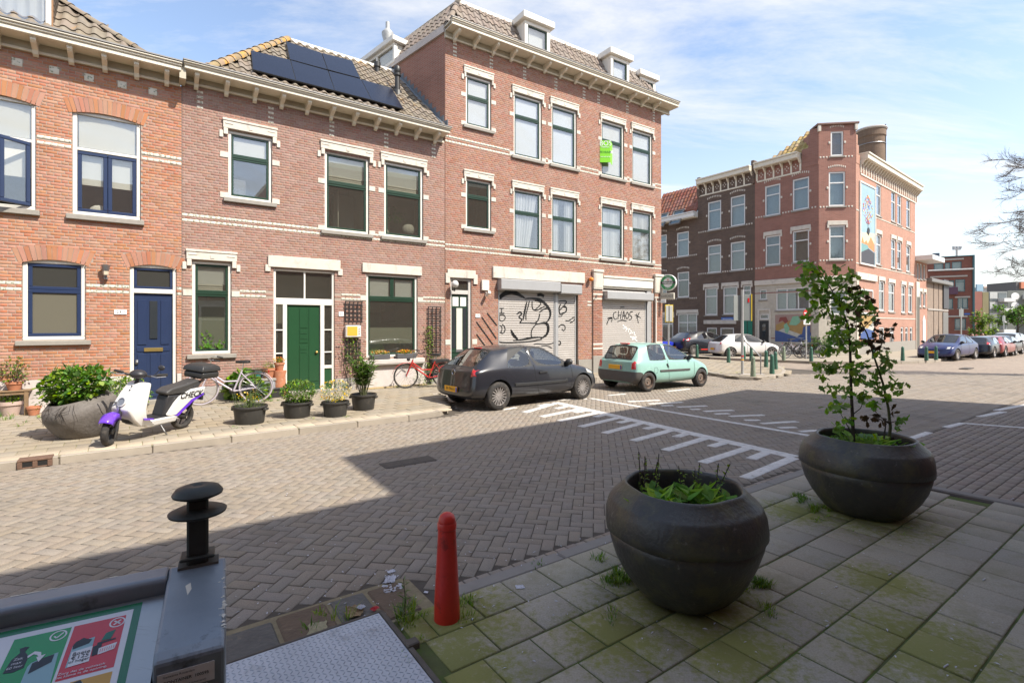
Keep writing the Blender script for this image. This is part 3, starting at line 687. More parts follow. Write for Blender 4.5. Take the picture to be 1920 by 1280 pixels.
def arch(parent,x0,x1,zs,rise,h=.30,n=None,mat=None,over=.1,name='arch_brick',yy=-.004):
 """segmental arch of soldier bricks; each brick is a piece of its own"""
 w_=x1-x0;r=(w_*w_/4+rise*rise)/(2*rise);cxx=(x0+x1)/2;cz=zs+rise-r
 a=math.asin(w_/2/r)*1.06;n=n or int(w_/.063);
 for i in range(n):
  t0=-a+2*a*i/n;t1=-a+2*a*(i+1)/n;g_=.06*(t1-t0);t0+=g_;t1-=g_
  hh=h*(1+.0*i)
  q=[(cxx+math.sin(t)*rr,cz+math.cos(t)*rr)for t,rr in ((t0,r),(t1,r),(t1,r+hh),(t0,r+hh))]
  b=MB();f_=[(p[0],yy+rng.gauss(0,.002),p[1])for p in q];bk=[(p[0],.03,p[1])for p in q]
  b.add(f_+bk,[(0,1,2,3),(4,5,1,0),(5,6,2,1),(6,7,3,2),(7,4,0,3)]);b.build(name,mat,parent)
def cornice(B,u0,u1,zf,zt,proj,brackets,left_ret=False,fr=.33,name='cornice'):
 """frieze board, soffit, moulded fascia and brackets; zf frieze bottom, zt gutter top"""
 b=MB();zs=zf+(zt-zf)*.52
 b.cbox(u0,-.05,zf,u1,.02,zs+.02,.008,1);b.cbox(u0,-.075,zf,u1,-.049,zf+.05,.01,0)
 b.box(u0,-proj+.03,zs,u1,.0,zs+.02,0)
 b.cbox(u0-.0,-proj,zs-.01,u1+.0,-proj+.06,zs+(zt-zs)*.42,.01,0);b.cbox(u0-.01,-proj-.03,zs+(zt-zs)*.42,u1+.01,-proj+.08,zs+(zt-zs)*.66,.012,0)
 b.cbox(u0-.02,-proj-.06,zs+(zt-zs)*.66,u1+.02,-proj+.10,zt-.025,.015,0)
 b.box(u0-.02,-proj+.1,zt-.08,u1+.02,.15,zt-.05,0)
 o=b.build(name,[m_cream,m_creamd],B)
 MB().cbox(u0-.03,-proj-.075,zt-.022,u1+.03,-proj+.12,zt+.012,.006).build('gutter_edge',m_zinc,o)
 me=None
 for u in brackets:
  if me is None:
   pr=[(-.05,0),(-proj+.07,0),(-proj+.07,-.07),(-proj+.12,-.11),(-.16,-.17),(-.12,-.24),(-.05,-.27)]
   bb=MB();bb.prism(pr,-.042,.042,'x');bb.cbox(-.055,-proj+.055,-.022,.055,-.045,0.0,.004);q=bb.build('bracket',m_cream,None);me=q.data;bpy.data.objects.remove(q)
  inst(me,'bracket',o,(u,0,zs-.001))
 return o
def strip(B,segs,z,h=.055,mat=None,name='tile_band',u_=.11):
 """two-tone glazed tile band: single small tiles"""
 items=[]
 for(a,b)in segs:
  n=max(1,round((b-a)/u_));l=(b-a)/n
  items+=[(a+i*l+.003,a+(i+1)*l-.003,z-h/2,z+h/2,-.006)for i in range(n)]
 return facade_blocks(items,name,mat or m_band,B)
def bandmat():
 m=bpy.data.materials.new('patterned_tile');m.use_nodes=True;t=m.node_tree;L=t.links.new;b=t.nodes['Principled BSDF'];b.inputs['Roughness'].default_value=.35
 tc=N(t,'ShaderNodeTexCoord');ch=N(t,'ShaderNodeTexVoronoi');ch.inputs['Scale'].default_value=18;L(tc.outputs['Object'],ch.inputs[0])
 cr=N(t,'ShaderNodeValToRGB');cr.color_ramp.elements[0].color=(.22,.24,.17,1);cr.color_ramp.elements[1].color=(.60,.56,.47,1);cr.color_ramp.elements[0].position=.2;cr.color_ramp.elements[1].position=.42
 L(ch.outputs[0],cr.inputs[0]);L(cr.outputs[0],b.inputs['Base Color']);return m
m_band=bandmat()
def accents(B,us,z1,n=4):
 items=[]
 for u in us:
  for i in range(n):
   for s in (-1,1):items.append((u+(-.062 if s<0 else.004),u+(-.004 if s<0 else.062),z1-.115*i-.055,z1-.115*i,-.005))
 facade_blocks(items,'accent_tile',m_band,B)
def W_(fr,xl,xr,yt,yb):
 u0,z1=fr.uz(xl,yt);_,z0=fr.uz(xl,yb);u1,_=fr.uz(xr,yt);return u0,u1,z0,z1
GZ=.10
h1=thing('row_house','orange-red brick house with navy door 23A and blue windows, cut off by the photo edge','house',(o1.x,o1.y,0),TH)
u1l=-7.6
ztop1=FA.uz(339,162)[1]
ops1=[]
wA=W_(FA,135,264,203,401);gA=W_(FA,41,160.5,484,638.5);dA=W_(FA,243,331,494,640);dA=(dA[0],dA[1],GZ-.02,dA[3])
wB0=FA.uz(-72,0)[0];wB1=FA.uz(67.5,0)[0];wB=(wA[0]-(wA[1]-wB1),wB1,wA[2],wA[3])
ops1=[wA,wB,gA,dA]
MB().box(-.012,.002,0,.012,.03,ztop1+.3).build('party_joint',m_mortard,h1)
MB().box(-.06,-.42,ztop1+.02,.06,.0,ztop1+.36).build('party_board',m_creamd,h1)
w1=wall_slab('wall',h1,u1l,-.004,-.05,ztop1,ops1,m_mortar)
field=[]
for(a,b,c,d)in ops1:
 field.append((a,b,c,d));w__=b-a+.04;rr_=(w__*w__/4+.085**2)/.17;cc_=d-rr_;Ro=rr_+.29;an=math.asin(w__/2/rr_)*1.06
 for k_ in range(14):
  za_=d-.10+k_*.03;zb_=za_+.03
  hi_=(Ro*Ro-(zb_-cc_)**2);hw=math.sqrt(hi_)if hi_>0 else 0
  hw=min(hw,(za_-cc_)*math.tan(an)+.0)
  if hw>.03:field.append(((a+b)/2-hw-.01,(a+b)/2+hw+.01,za_,zb_))
zs1=[FA.uz(0,y)[1]for y in (529.5,541)];zs1u=[FA.uz(67,y)[1]for y in (255,266)]
bands=[(u1l,-.004,z-.03,z+.03)for z in zs1+zs1u]
zpl=FA.uz(20,714)[1]
ros=[FA.uz(x,y)for x,y in ((32,117),(101.5,132),(167,146),(229,159),(286.5,171.5),(-40,101))]
rz=sum(z for _,z in ros)/len(ros)
brick_field(w1,u1l,-.006,zpl,ztop1+.02,field+bands+[(u-.08,u+.08,rz-.08,rz+.08)for u,_ in ros],m_bk1,300,(gA[1]+.3,1.3))
facade_blocks([(u-.075,u+.075,rz-.075,rz+.075,-.006)for u,_ in ros],'rosette_tile',m_band,h1)
b=MB();b.cbox(u1l,-.02,-.05,dA[0]-.01,.012,zpl-.003,.004);b.cbox(dA[1]+.01,-.02,-.05,-.01,.012,zpl-.003,.004);b.build('plinth',m_pale_plaster,h1)
def segs(u0,u1,ops,z):
 cuts=sorted([(a,b)for a,b,c,d in ops if c-.02<z<d+.02]);out=[];cur=u0
 for a,b in cuts:
  if a>cur+.05:out.append((cur,a-.01))
  cur=max(cur,b+.01)
 if cur<u1-.05:out.append((cur,u1))
 return out
for z in zs1+zs1u:strip(h1,segs(u1l,-.006,ops1,z),z)
for q,nm in ((wA,0),(wB,0),(gA,0),(dA,0)):arch(w1,q[0]-.02,q[1]+.02,q[3]-.085,.085,.29,mat=m_bk1)
def blue_window(q,trpx,upper_white=True,open_leaf=False):
 x0,x1,z0,z1=q;o=MB();ring(o,x0,z0,x1,z1,.075,.045,.12,.01);o=o.build('window',m_white,h1)
 tr=trpx;a0,a1=x0+.075,x1-.075;c0,c1=z0+.075,z1-.075
 MB().cbox(a0,.047,tr-.03,a1,.118,tr+.03,.008).build('transom',m_white,o)
 MB().box(a0,.085,tr+.03,a1,.09,c1).build('pane',m_glass,o)
 MB().box(a0+.02,.125,tr+.06,a1-.02,.13,c1).build('blind',m_blind,o)
 mid=(a0+a1)/2
 for i,(p,r)in enumerate(((a0,mid),(mid,a1))):
  bb=MB();w_=r-p
  leaf=MB();ring(leaf,.003,c0,w_-.003,tr-.032,.07,0,.05,.009);leaf.box(.07,.02,c0+.07,w_-.07,.027,tr-.10,1)
  lf=leaf.build('casement',[m_blue,m_glass],o,loc=(p,.06,0))
  if open_leaf and i==1:
   lf.location=(r,.03,0);lf.rotation_euler=(0,0,R(180+38));lf.scale=(1,-1,1)
 if not open_leaf or True:
  MB().box(a0+.02,.16,c0+(tr-c0)*.45,a1-.02,.166,tr).build('blind',m_blind,o)
 rb=MB();X0,X1,Z0,Z1,Y0,Y1=x0-.3,x1+.3,z0-.1,z1+.1,.145,1.4
 rb.add([(X0,Y0,Z0),(X1,Y0,Z0),(X1,Y1,Z0),(X0,Y1,Z0),(X0,Y0,Z1),(X1,Y0,Z1),(X1,Y1,Z1),(X0,Y1,Z1)],[(3,2,1,0),(4,5,6,7),(2,3,7,6),(1,2,6,5),(3,0,4,7)]);rb.build('room',m_room,o,recalc=False)
 MB().cbox(x0-.09,-.08,z0-.11,x1+.06,.09,z0-.004,.01).build('sill',m_sill,o)
 return o
trA=FA.uz(137.5,276)[1]
oA=blue_window(wA,trA);oB=blue_window(wB,trA,open_leaf=True)
for k,(x,r_,c_)in enumerate(((.42,.12,m_blind),(.52,.07,M('pink_box',(.6,.3,.3),.7)),(1.02,.07,m_leafb))):
 MB().ball((wA[0]+x,.25,wA[2]+.16),r_,10,6,(1.4,.6,1)).build('ornament',c_,oA,smooth=True)
x0,x1,z0,z1=gA;tz=FA.uz(52,541)[1]
o=MB();ring(o,x0,z0,x1,z1,.075,.045,.12,.01);o=o.build('window',m_white,h1)
bb=MB();ring(bb,x0+.077,z0+.077,x1-.077,tz-.01,.065,.055,.11,.008);bb.build('sash',m_blue,o)
bb=MB();ring(bb,x0+.077,tz-.008,x1-.077,z1-.077,.065,.06,.11,.008);bb.build('sash',m_blue,o)
MB().box(x0+.14,.085,z0+.14,x1-.14,.09,tz-.07).build('pane',m_frost,o);MB().box(x0+.14,.085,tz+.05,x1-.14,.09,z1-.14).build('pane',glass('dark_obscured_glass',refl=.8,body=(.05,.05,.045),bodyf=.85,rough=.12),o)
MB().cbox(x0-.09,-.08,z0-.10,x1+.09,.09,z0-.004,.01).build('sill',m_sill,o)
MB().box(x0-.2,.2,z0-.1,x1+.2,.3,z1+.1).build('room',m_dark,o)
def panel_door(parent,x0,x1,z0,z1,mat,y=.075,cols=2,topz=.45,name='door'):
 b=MB();b.cbox(x0,y,z0,x1,y+.045,z1,.006);o=b.build(name,mat,parent);return o
x0,x1,z0,z1=dA;zt_=FA.uz(249,543)[1];zd=FA.uz(249,549)[1]
fr_=MB();fr_.cbox(x0,.04,z0,x0+.07,.13,z1,.01);fr_.cbox(x1-.07,.04,z0,x1,.13,z1,.01);fr_.cbox(x0+.07,.041,z1-.07,x1-.07,.13,z1,.01);fr_.cbox(x0+.07,.041,zd,x1-.07,.13,zt_+.03,.01)
door=thing_d=fr_.build('front_door',m_white,h1)
bb=MB();ring(bb,x0+.072,zt_+.035,x1-.072,z1-.072,.05,.06,.11,.006);bb.build('sash',m_blue,door);MB().box(x0+.12,.085,zt_+.08,x1-.12,.09,z1-.12).build('pane',MATS['dark_obscured_glass'],door)
dl=MB();dl.cbox(x0+.075,.09,z0+.02,x1-.075,.14,zd-.004,.006)
dw=x1-x0-.15;xm=(x0+x1)/2
for s in (-1,1):
 a_,b_=sorted((xm+s*.13,xm+s*(dw/2-.06)))
 dl.cbox(a_,.075,z0+.18,b_,.092,z0+1.12,.014);dl.cbox(a_,.075,z0+1.32,b_,.092,zd-.14,.014)
dl.cbox(xm-.06,.075,z0+.18,xm+.06,.092,z0+1.12,.014);dl.cbox(x0+.12,.078,z0+1.17,x1-.12,.094,z0+1.27,.006);dl.cbox(x0+.11,.07,z0+.04,x1-.11,.092,z0+.14,.006)
leaf=dl.build('door_leaf',m_blue,door)
MB().cbox(xm-.07,.07,z0+1.45,xm+.07,.088,zd-.16,.01).build('small_window',M('dark_pane',(.03,.035,.04),.08,n=None,spec=.8),door)
MB().cbox(xm-.17,.062,z0+1.17,xm+.17,.077,z0+1.25,.006).build('letter_slot',M('brass',(.55,.40,.14),.3,metal=.8,n=(10,.1)),door)
lk=MB()
for z in (z0+.72,z0+.95):lk.cbox(x0+.10,.06,z-.05,x0+.15,.09,z+.05,.01);lk.ball((x0+.125,.05,z),.028)
lk.build('door_handle',m_steel,door,smooth=True)
MB().box(x0-.3,.25,z0,x1+.3,.3,z1).build('hall',m_dark,door)
MB().cbox(x0-.03,-.12,GZ-.02,x1+.03,.14,GZ+.1,.01).build('doorstep',m_sill,h1)
u,z=FA.uz(226,585);t=MB().cbox(u-.105,-.02,z-.05,u+.105,-.003,z+.05,.004).build('number_plate',m_whitep,h1)
text('23',.085,m_blk,t,(u-.025,-.0215,z));text('A',.045,m_blk,t,(u+.065,-.0215,z+.015))
u,z=FA.uz(199,510);lb=MB();lb.cbox(u-.03,-.10,z-.16,u+.03,-.002,z-.11,.01);lb.cbox(u-.022,-.13,z-.11,u+.022,-.09,z-.08,.005);lb.lathe([(.035,-.08),(.075,.12),(.085,.135),(.0,.16)],6,Matrix.Translation((u,-.12,z)))
wl=lb.build('wall_lantern',m_steel,h1);MB().lathe([(.045,-.07),(.062,.11)],6,Matrix.Translation((u,-.12,z))).build('lantern_glass',M('warm_opal',(.6,.5,.38),.3,n=None),wl)
cz1=FA.uz(0,87)[1];czt=FA.uz(339,116,-.45)[1]
zc1=FA.uz(339,162.5,-.05)[1]
brs=[FA.uz(x,110,-.3)[0]for x in (63,130,195,256,313)];sp=(brs[-1]-brs[0])/4
brs=[brs[-1]-sp*i for i in range(-0,12)if brs[-1]-sp*i>u1l]
cornice(h1,u1l,-.03,zc1,czt,.45,brs)
m_rt=M('grey_brown_roof_tile',(.20,.165,.125),.85,isl=.16,hue=.012,n=(5,.12),stain=((.42,.22,.04),2.3,.61,.8),stain2=((.09,.085,.075),3.5,.56,.5),bump=(60,.4))
m_rtm=M('mossy_orange_ridge_tile',(.24,.18,.11),.9,isl=.15,hue=.015,n=(6,.12),stain=((.50,.25,.04),4.0,.50,.9),bump=(60,.4))
m_rt3=M('taupe_roof_tile',(.215,.175,.145),.85,isl=.12,hue=.01,n=(5,.1),stain=((.10,.09,.08),4,.57,.5),bump=(60,.3))
def pantile(w_=.24,l=.36,name='roof_tile',mat=None):
 b=MB();n=8;prof=[]
 for i in range(n+1):
  t=i/n;z=.028*math.sin((t*1.0)*2*math.pi+.3)+.02
  prof.append((t*w_*1.06,z))
 vs=[(x,0,z+.014)for x,z in prof]+[(x,l,z-.012)for x,z in prof]+[(x,0,z-.008)for x,z in prof]
 k=n+1
 fs=[(i,i+1,k+i+1,k+i)for i in range(n)]+[(2*k+i,2*k+i+1,i+1,i)for i in range(n)]
 b.add(vs,fs);o=b.build(name,mat,None,smooth=True,recalc=False);me=o.data;bpy.data.objects.remove(o);return me
def roof_tiles(parent,org,alpha,poly,mat,w_=.24,l=.31,name='roof_tile',nmax=300,rz=0.0,deck=True,deckmat=None):
 """poly in roof-plane metres (across, up the slope) from org; rz turns the slope about z in the house's frame"""
 me=pantile(w_,l*1.12,name,mat)
 r=Matrix.Translation(org)@Matrix.Rotation(rz,4,'Z')@Matrix.Rotation(alpha,4,'X')
 xs=[p[0]for p in poly];ys=[p[1]for p in poly]
 gx,gy=np.meshgrid(np.arange(min(xs),max(xs)+w_,w_),np.arange(min(ys),max(ys)+l,l),indexing='ij')
 P=np.stack([gx.ravel(),gy.ravel()],1);k=inpoly(P+np.array([w_/2,l/2]),poly);P=P[k]
 for i,(x,y)in enumerate(P):
  if i>=nmax:break
  o=bpy.data.objects.new(name,me);C.objects.link(o);o.parent=parent
  o.matrix_local=r@Matrix.Translation((x,y,.02+rng.gauss(0,.003)))@Matrix.Rotation(rng.gauss(0,.012),4,'X')
 if len(P)>nmax:
  b=MB();vs=[v.co.copy()for v in me.vertices];fs=[tuple(p.vertices)for p in me.polygons]
  for(x,y)in P[nmax:]:b.add([(v.x+x,v.y+y,v.z+.02)for v in vs],fs)
  o=b.build(name+'s_beyond',mat,parent,smooth=True,recalc=False);o.matrix_local=r;o['kind']='stuff'
 if deck:
  b=MB();b.add([(p[0],p[1],0)for p in poly],[tuple(range(len(poly)))]);o=b.build('roof_deck',deckmat or M('roof_felt',(.06,.055,.05),.95,n=None),parent,recalc=False);o.matrix_local=r
 return r
def ridge_caps(parent,p,q,mat,r_=.10,l=.36,name='ridge_tile'):
 p,q=Vector(p),Vector(q);d=q-p;n=max(1,round(d.length/l));me=None
 x=d.normalized();z=Vector((0,0,1));y=z.cross(x).normalized();z=x.cross(y);Mx=Matrix((x,y,z)).transposed()
 b=MB();vs=[];k=8
 for(xx,rr)in ((0,r_*1.12),(.05,r_*1.12),(.051,r_),(l*1.08,r_*.93)):
  for i in range(k+1):
   a=math.pi*i/k;vs.append((xx,rr*math.cos(a),rr*math.sin(a)*.9-.03))
 fs=[(j*(k+1)+i,j*(k+1)+i+1,(j+1)*(k+1)+i+1,(j+1)*(k+1)+i)for j in range(3)for i in range(k)]
 b.add(vs,fs);o=b.build(name,mat,None,smooth=True,recalc=False);me=o.data;bpy.data.objects.remove(o)
 for i in range(n):
  o=bpy.data.objects.new(name,me);C.objects.link(o);o.parent=parent;o.matrix_local=Matrix.Translation(p+d*(i/n))@Mx.to_4x4()@Matrix.Rotation(rng.gauss(0,.05),4,'X')
def plane_uw(fr,px,py,y0,z0,alpha):
 r=ray(px,py);nl=Vector((0,-math.sin(alpha),math.cos(alpha)))
 nw=fr.d*nl.x+fr.n*nl.y+Vector((0,0,nl.z));p0=fr.o+fr.n*y0+Vector((0,0,z0))
 t=(p0-Vector((0,0,CZ))).dot(nw)/r.dot(nw);p=Vector((0,0,CZ))+r*t;q=p-fr.o
 return (q.dot(fr.d),((q.dot(fr.n)-y0)*math.cos(alpha)+(p.z-z0)*math.sin(alpha)))
al=R(50);y0=-.25;z0=czt+.0
rf1=bpy.data.objects.new('roof',None);C.objects.link(rf1);rf1.parent=h1
top=plane_uw(FA,118,6,y0,z0,al);bot=plane_uw(FA,283,99,y0,z0,al)
hip=[(-9.0,0),(bot[0],0),(top[0]+(top[0]-bot[0])*.25,top[1]*1.25),(-9.0,top[1]*1.25)]
rM=roof_tiles(rf1,(0,y0,z0),al,hip,m_rt,nmax=260)
def rp(M_,uw,h=.03):return M_@Vector((uw[0],uw[1],h))
ridge_caps(rf1,rp(rM,(bot[0],0)),rp(rM,hip[2]),m_rt)
eb=MB();a_,c_=rp(rM,(bot[0],0),0),rp(rM,hip[2],0);d_=a_.copy();d_.y=c_.y+3;d_.x=bot[0];e_=c_.copy();e_.y+=3
eb.add([tuple(a_),tuple(d_),tuple(e_),tuple(c_)],[(0,1,2,3)]);eb.build('hip_slope',m_rt,rf1)
dm=MB();dx1=FA.uz(100,40,-.05)[0];dxg=FA.uz(76,40,-.05)[0]
dm.cbox(dx1-3.2,-.10,z0-.1,dx1,.02,z0+1.9,.01)
dmo=MB();ring(dmo,dx1-3.0,z0-.05,dxg+.17,z0+1.8,.09,-.13,-.05,.01)
dormer=dmo.build('dormer',m_white,h1)
MB().box(dx1-2.9,-.09,z0,dxg+.08,-.085,z0+1.75).build('pane',m_glass,dormer)
curtain(dormer,dx1-2.9,dxg+.08,z0,z0+1.75,-.045,m_curt,16,.02)
MB().cbox(dxg+.175,-.14,z0-.06,dx1,-.03,z0+1.85,.01).build('corner_post',M('orange_brown_wood',(.36,.19,.09),.6,n=(8,.2)),dormer)
for i in range(16):MB().cbox(dx1-.02,-.03,z0-.05+.12*i,dx1+.012,1.9,z0+.055+.12*i,.008).build('cheek_board',M('brown_cladding',(.10,.075,.055),.7,n=(5,.2)),dormer)
MB().box(dx1-3.1,.04,z0-.1,dx1-.03,1.8,z0+1.9).build('dormer_room',m_room,dormer)
MB().cbox(dx1-3.2,-.2,z0+1.86,dx1+.06,2,z0+2.05,.01).build('dormer_roof',m_white,dormer)
MB().add([(dx1+.02,-.12,z0+.0),(dx1+.28,-.1,z0+.07),(dx1+.25,.35,z0+.55),(dx1+.02,.4,z0+.55)],[(0,1,2,3)]).build('lead_flashing',M('lead',(.30,.30,.31),.5,metal=.4,n=(9,.2)),dormer)
h2=thing('row_house','pink-brown brick house with green door 21 and solar panels on its tiled roof','house',(o1.x,o1.y,0),TH)
U2=FA.u(834.0);zc2=FA.uz(343,155,-.05)[1];zt2=FA.uz(343,111,-.5)[1]
W2a=W_(FA,428,510,243,370.5);W2b=W_(FA,609,692,281,431);W2c=W_(FA,720.5,793.5,302,442.5)
G2a=W_(FA,360,434,488,664.5);D2=W_(FA,512.8,627.5,502,640);D2=(D2[0],D2[1],GZ-.02,D2[3]);G2b=W_(FA,687,783,512,671)
ops2=[W2a,W2b,W2c,G2a,D2,G2b]
w2=wall_slab('wall',h2,.004,U2-.004,-.05,zc2+.1,ops2,m_mortar)
zs2=[FA.uz(436,y)[1]for y in (545,554)];zs2u=[FA.uz(342,y)[1]for y in (402,412)]
fz=list(ops2)+[(0,U2,z-.031,z+.031)for z in zs2+zs2u]
zpl2=.1+.32
brick_field(w2,.006,U2-.006,zpl2,zc2+.06,fz,m_bk2,300,(2.0,1.9))
for(a,c_)in segs(0.0,U2,[D2,(G2b[0]-.3,G2b[1]+.3,-1,1)],.2):MB().cbox(a+.005,-.025,-.05,c_-.005,.012,zpl2-.004,.006).build('plinth',m_plinth,h2)
MB().cbox(G2b[0]-.26,-.05,-.05,G2b[1]+.28,.05,G2b[2]-.18,.008).build('plaster_panel',m_pale_plaster,h2)
for z in zs2+zs2u:strip(h2,segs(.0,U2,[(a-.16,b_+.16,c,d)for a,b_,c,d in ops2],z),z)
acc=[FA.u(x)for x in (375,508,622,724,813)]
accents(h2,acc,zc2-.08)
zb=lambda y,x=428:FA.uz(x,y)[1]
B3=lambda q,tr:[(s,z)for s in (-1,1)for z in (tr,q[2]+.05)]
T=FA.uz(428,291)[1];oW2a=window(h2,*W2a,tr=T,inner='halfblind',lintel='ears',blocks_=B3(W2a,T),gm=m_glass)
T=FA.uz(609,340)[1];oW2b=window(h2,*W2b,tr=T,inner='fold',lintel='ears',blocks_=B3(W2b,T),gm=m_glassd)
T=FA.uz(720.5,358)[1];oW2c=window(h2,*W2c,tr=T,inner='fold',lintel='ears',blocks_=B3(W2c,T),gm=m_glassd)
T=FA.uz(360,549)[1];o=window(h2,*G2a,tr=T,inner='fold',lintel='ears',blocks_=[(s,z)for s in (-1,1)for z in (T,)],gm=m_glassd)
MB().box(G2a[0]+.13,.10,G2a[2]+.12,G2a[1]-.13,.104,G2a[2]+.85).build('frosted_strip',m_film,o);oG2a=o
def inside(o,items):
 for nm,kind,c,s_,mt in items:
  b=MB()
  if kind=='b':b.cbox(c[0]-s_[0],c[1]-s_[1],c[2],c[0]+s_[0],c[1]+s_[1],c[2]+s_[2],.01)
  elif kind=='o':b.ball(c,s_[0],12,8,(1,.5,s_[1]))
  elif kind=='p':
   for i in range(70):b.add(*(lambda p,d:([tuple(p),tuple(p+d.cross(Vector((0,1,0)))*.02+d*.03),tuple(p+d*.07),tuple(p-d.cross(Vector((0,1,0)))*.02+d*.03)],[(0,1,2,3)]))(Vector((c[0]+rng.gauss(0,s_[0]),c[1]+rng.gauss(0,.04),c[2]+abs(rng.gauss(0,s_[1])))),Vector((rng.uniform(-1,1),0,rng.uniform(.2,1))).normalized()))
  b.build(nm,mt,o,recalc=(kind!='p'))
m_frm=M('light_furniture',(.42,.40,.34),.8,n=(3,.1));m_brn=M('brown_furniture',(.16,.09,.05),.7,n=(4,.15));m_gp=MATS['green_leaf']
a,b_,c_,d_=W2c;inside(oW2c,[('plate','o',(b_-.32,.30,c_+.32),(.20,.8),m_frm),('figurine','o',(a+.16,.2,c_+.15),(.05,1.6),m_blind),('red_bowl','o',(a+.38,.2,c_+.10),(.09,.5),M('red_ceramic',(.45,.06,.05),.4)),('houseplant','p',((a+b_)/2,.5,c_+.5),(.16,.28),MATS['dark_green_leaf']),('cupboard','b',(a+.3,1.3,c_),(.35,.1,1.1),m_frm)])
a,b_,c_,d_=W2b;inside(oW2b,[('cupboard','b',(b_-.35,1.2,c_),(.30,.1,1.25),m_frm),('standing_lamp','b',((a+b_)/2-.1,.5,c_),(.012,.012,1.2),m_blind),('picture','b',(a+.4,1.5,c_+.7),(.22,.02,.5),m_brn)])
a,b_,c_,d_=G2a;inside(oG2a,[('houseplant','p',(a+.30,.09,c_+.10),(.07,.14),m_gp),('jar','o',(a+.55,.12,c_+.14),(.05,.8),m_frm),('houseplant','p',(b_-.22,.09,c_+.10),(.05,.08),m_gp),('cupboard','b',(a+.5,1.3,c_+.6),(.30,.1,.7),m_frm),('cabinet','b',(b_-.2,1.4,c_+.9),(.2,.1,.9),m_brn)])
a,b_,c_,d_=W2a;inside(oW2a,[('box','b',(a+.25,.3,c_),(.14,.1,.5),m_dark)])
T=FA.uz(687,559)[1];o=window(h2,*G2b,tr=T,inner='grey2',lintel='plain',mull=(1,2),ledge=False,blocks_=[(-1,T),(1,T)],gm=m_glassd)
x0,x1,z0,z1=G2b;zf=FA.uz(687,614)[1],FA.uz(687,645)[1]
MB().box(x0+.12,.10,zf[1],x1-.12,.104,zf[0]).build('frosted_strip',m_film,o)
for k in (0,1):
 xa=(x0,(x0+x1)/2)[k];MB().box(xa+.12,.13,T+.05,xa+(x1-x0)/2-.06,.135,z1-.1).build('blind',m_blindg,o)
MB().box(x0+.9,1.3,z0+1.0,x1-.15,1.33,z0+1.5).build('screen',m_blk,o)
MB().cbox(x0-.12,-.16,z0-.17,x1+.16,.07,z0-.05,.012).build('sill',m_pale_plaster,o);MB().cbox(x0-.13,-.17,z0-.20,x1+.17,.06,z0-.172,.008).build('sill_edge',m_sill,o)
inside(o,[('wall_cupboard','b',(x0+.55,1.4,z0+1.3),(.5,.1,.75),m_frm),('worktop','b',((x0+x1)/2,1.3,z0+.35),(.8,.2,.08),m_frm)]);MB().ball((x0+.3,.35,z0+.18),.3,10,6,(1.2,.4,1)).build('green_cushion',M('lime_fabric',(.12,.32,.05),.8),o,smooth=True)
x0,x1,z0,z1=D2;zt_=FA.uz(512.8,561)[1];zd=FA.uz(538.8,571)[1]
dxa,dxb=FA.u(538.8),FA.u(601.5);sl_,sr=FA.u(516),FA.u(531);rl_,rr_=FA.u(609),FA.u(622.5)
fb=MB();fb.cbox(x0,.04,z0,x0+.06,.13,z1,.01);fb.cbox(x1-.06,.04,z0,x1,.13,z1,.01);fb.cbox(x0+.06,.041,z1-.06,x1-.06,.13,z1,.01);fb.cbox(x0+.06,.041,zd,x1-.06,.13,zt_+.04,.01)
fb.cbox(sr,.041,z0,dxa,.13,zd,.008);fb.cbox(dxb,.041,z0,rl_,.13,zd,.008);xm=(x0+x1)/2;fb.cbox(xm-.02,.05,zt_+.04,xm+.02,.12,z1-.06,.006)
for(a,c_)in ((x0+.06,sr),(rl_,x1-.06)):
 for zz_ in (zd-.62,zd-1.2):fb.cbox(a,.045,zz_-.03,c_,.125,zz_+.0,.006)
 fb.cbox(a,.045,z0+.62,c_,.125,z0+.70,.006)
door2=fb.build('front_door',m_white,h2)
MB().box(x0+.06,.085,zt_+.04,x1-.06,.09,z1-.06).build('pane',m_glassd,door2)
for(a,c_)in ((x0+.06,sr),(rl_,x1-.06)):
 MB().box(a,.085,z0+.70,c_,.09,zd).build('pane',m_glassd,door2);MB().cbox(a,.07,z0,c_,.1,z0+.62,.006).build('lower_panel',m_doorgreen,door2)
dl=MB();dl.cbox(dxa+.003,.09,z0+.03,dxb-.003,.14,zd-.003,.006);w_=dxb-dxa;xm=(dxa+dxb)/2
dl.cbox(dxa+.04,.078,z0+.30,xm-w_*.16,.092,zd-.08,.012);dl.cbox(xm+w_*.16,.078,z0+.30,dxb-.04,.092,zd-.08,.012)
for(p,q)in ((z0+.30,zd-1.02),(zd-.97,zd-.62),(zd-.59,zd-.08)):dl.cbox(xm-w_*.12,.078,p,xm+w_*.12,.092,q,.01)
for zz_ in (zd-.72,zd-.86,zd-1.12,zd-1.2):dl.cbox(xm-w_*.10,.068,zz_-.008,xm+w_*.10,.08,zz_+.008,.003)
dl.cbox(dxa+.01,.075,z0+.05,dxb-.01,.092,z0+.2,.006)
dl.build('door_leaf',m_doorgreen,door2)
MB().ball((dxb-.09,.05,z0+1.05),.035,12,8).build('door_knob',MATS['brass'],door2,smooth=True)
MB().box(x0-.3,.6,z0,x1+.3,.65,z1+.1).build('hall',m_room,door2)
MB().cbox(x0-.13,-.05,z1+.015,x1+.14,.03,z1+.30,.01).build('lintel',m_stone,door2)
for s,xe in ((-1,x0-.13),(1,x1+.14)):MB().cbox(xe-.06,-.04,z1-.1,xe+.06,.03,z1+.07,.008).build('stone_block',m_stone,door2)
MB().cbox(x0-.05,-.14,GZ-.05,x1+.05,.13,GZ+.07,.01).build('doorstep',m_sill,h2)
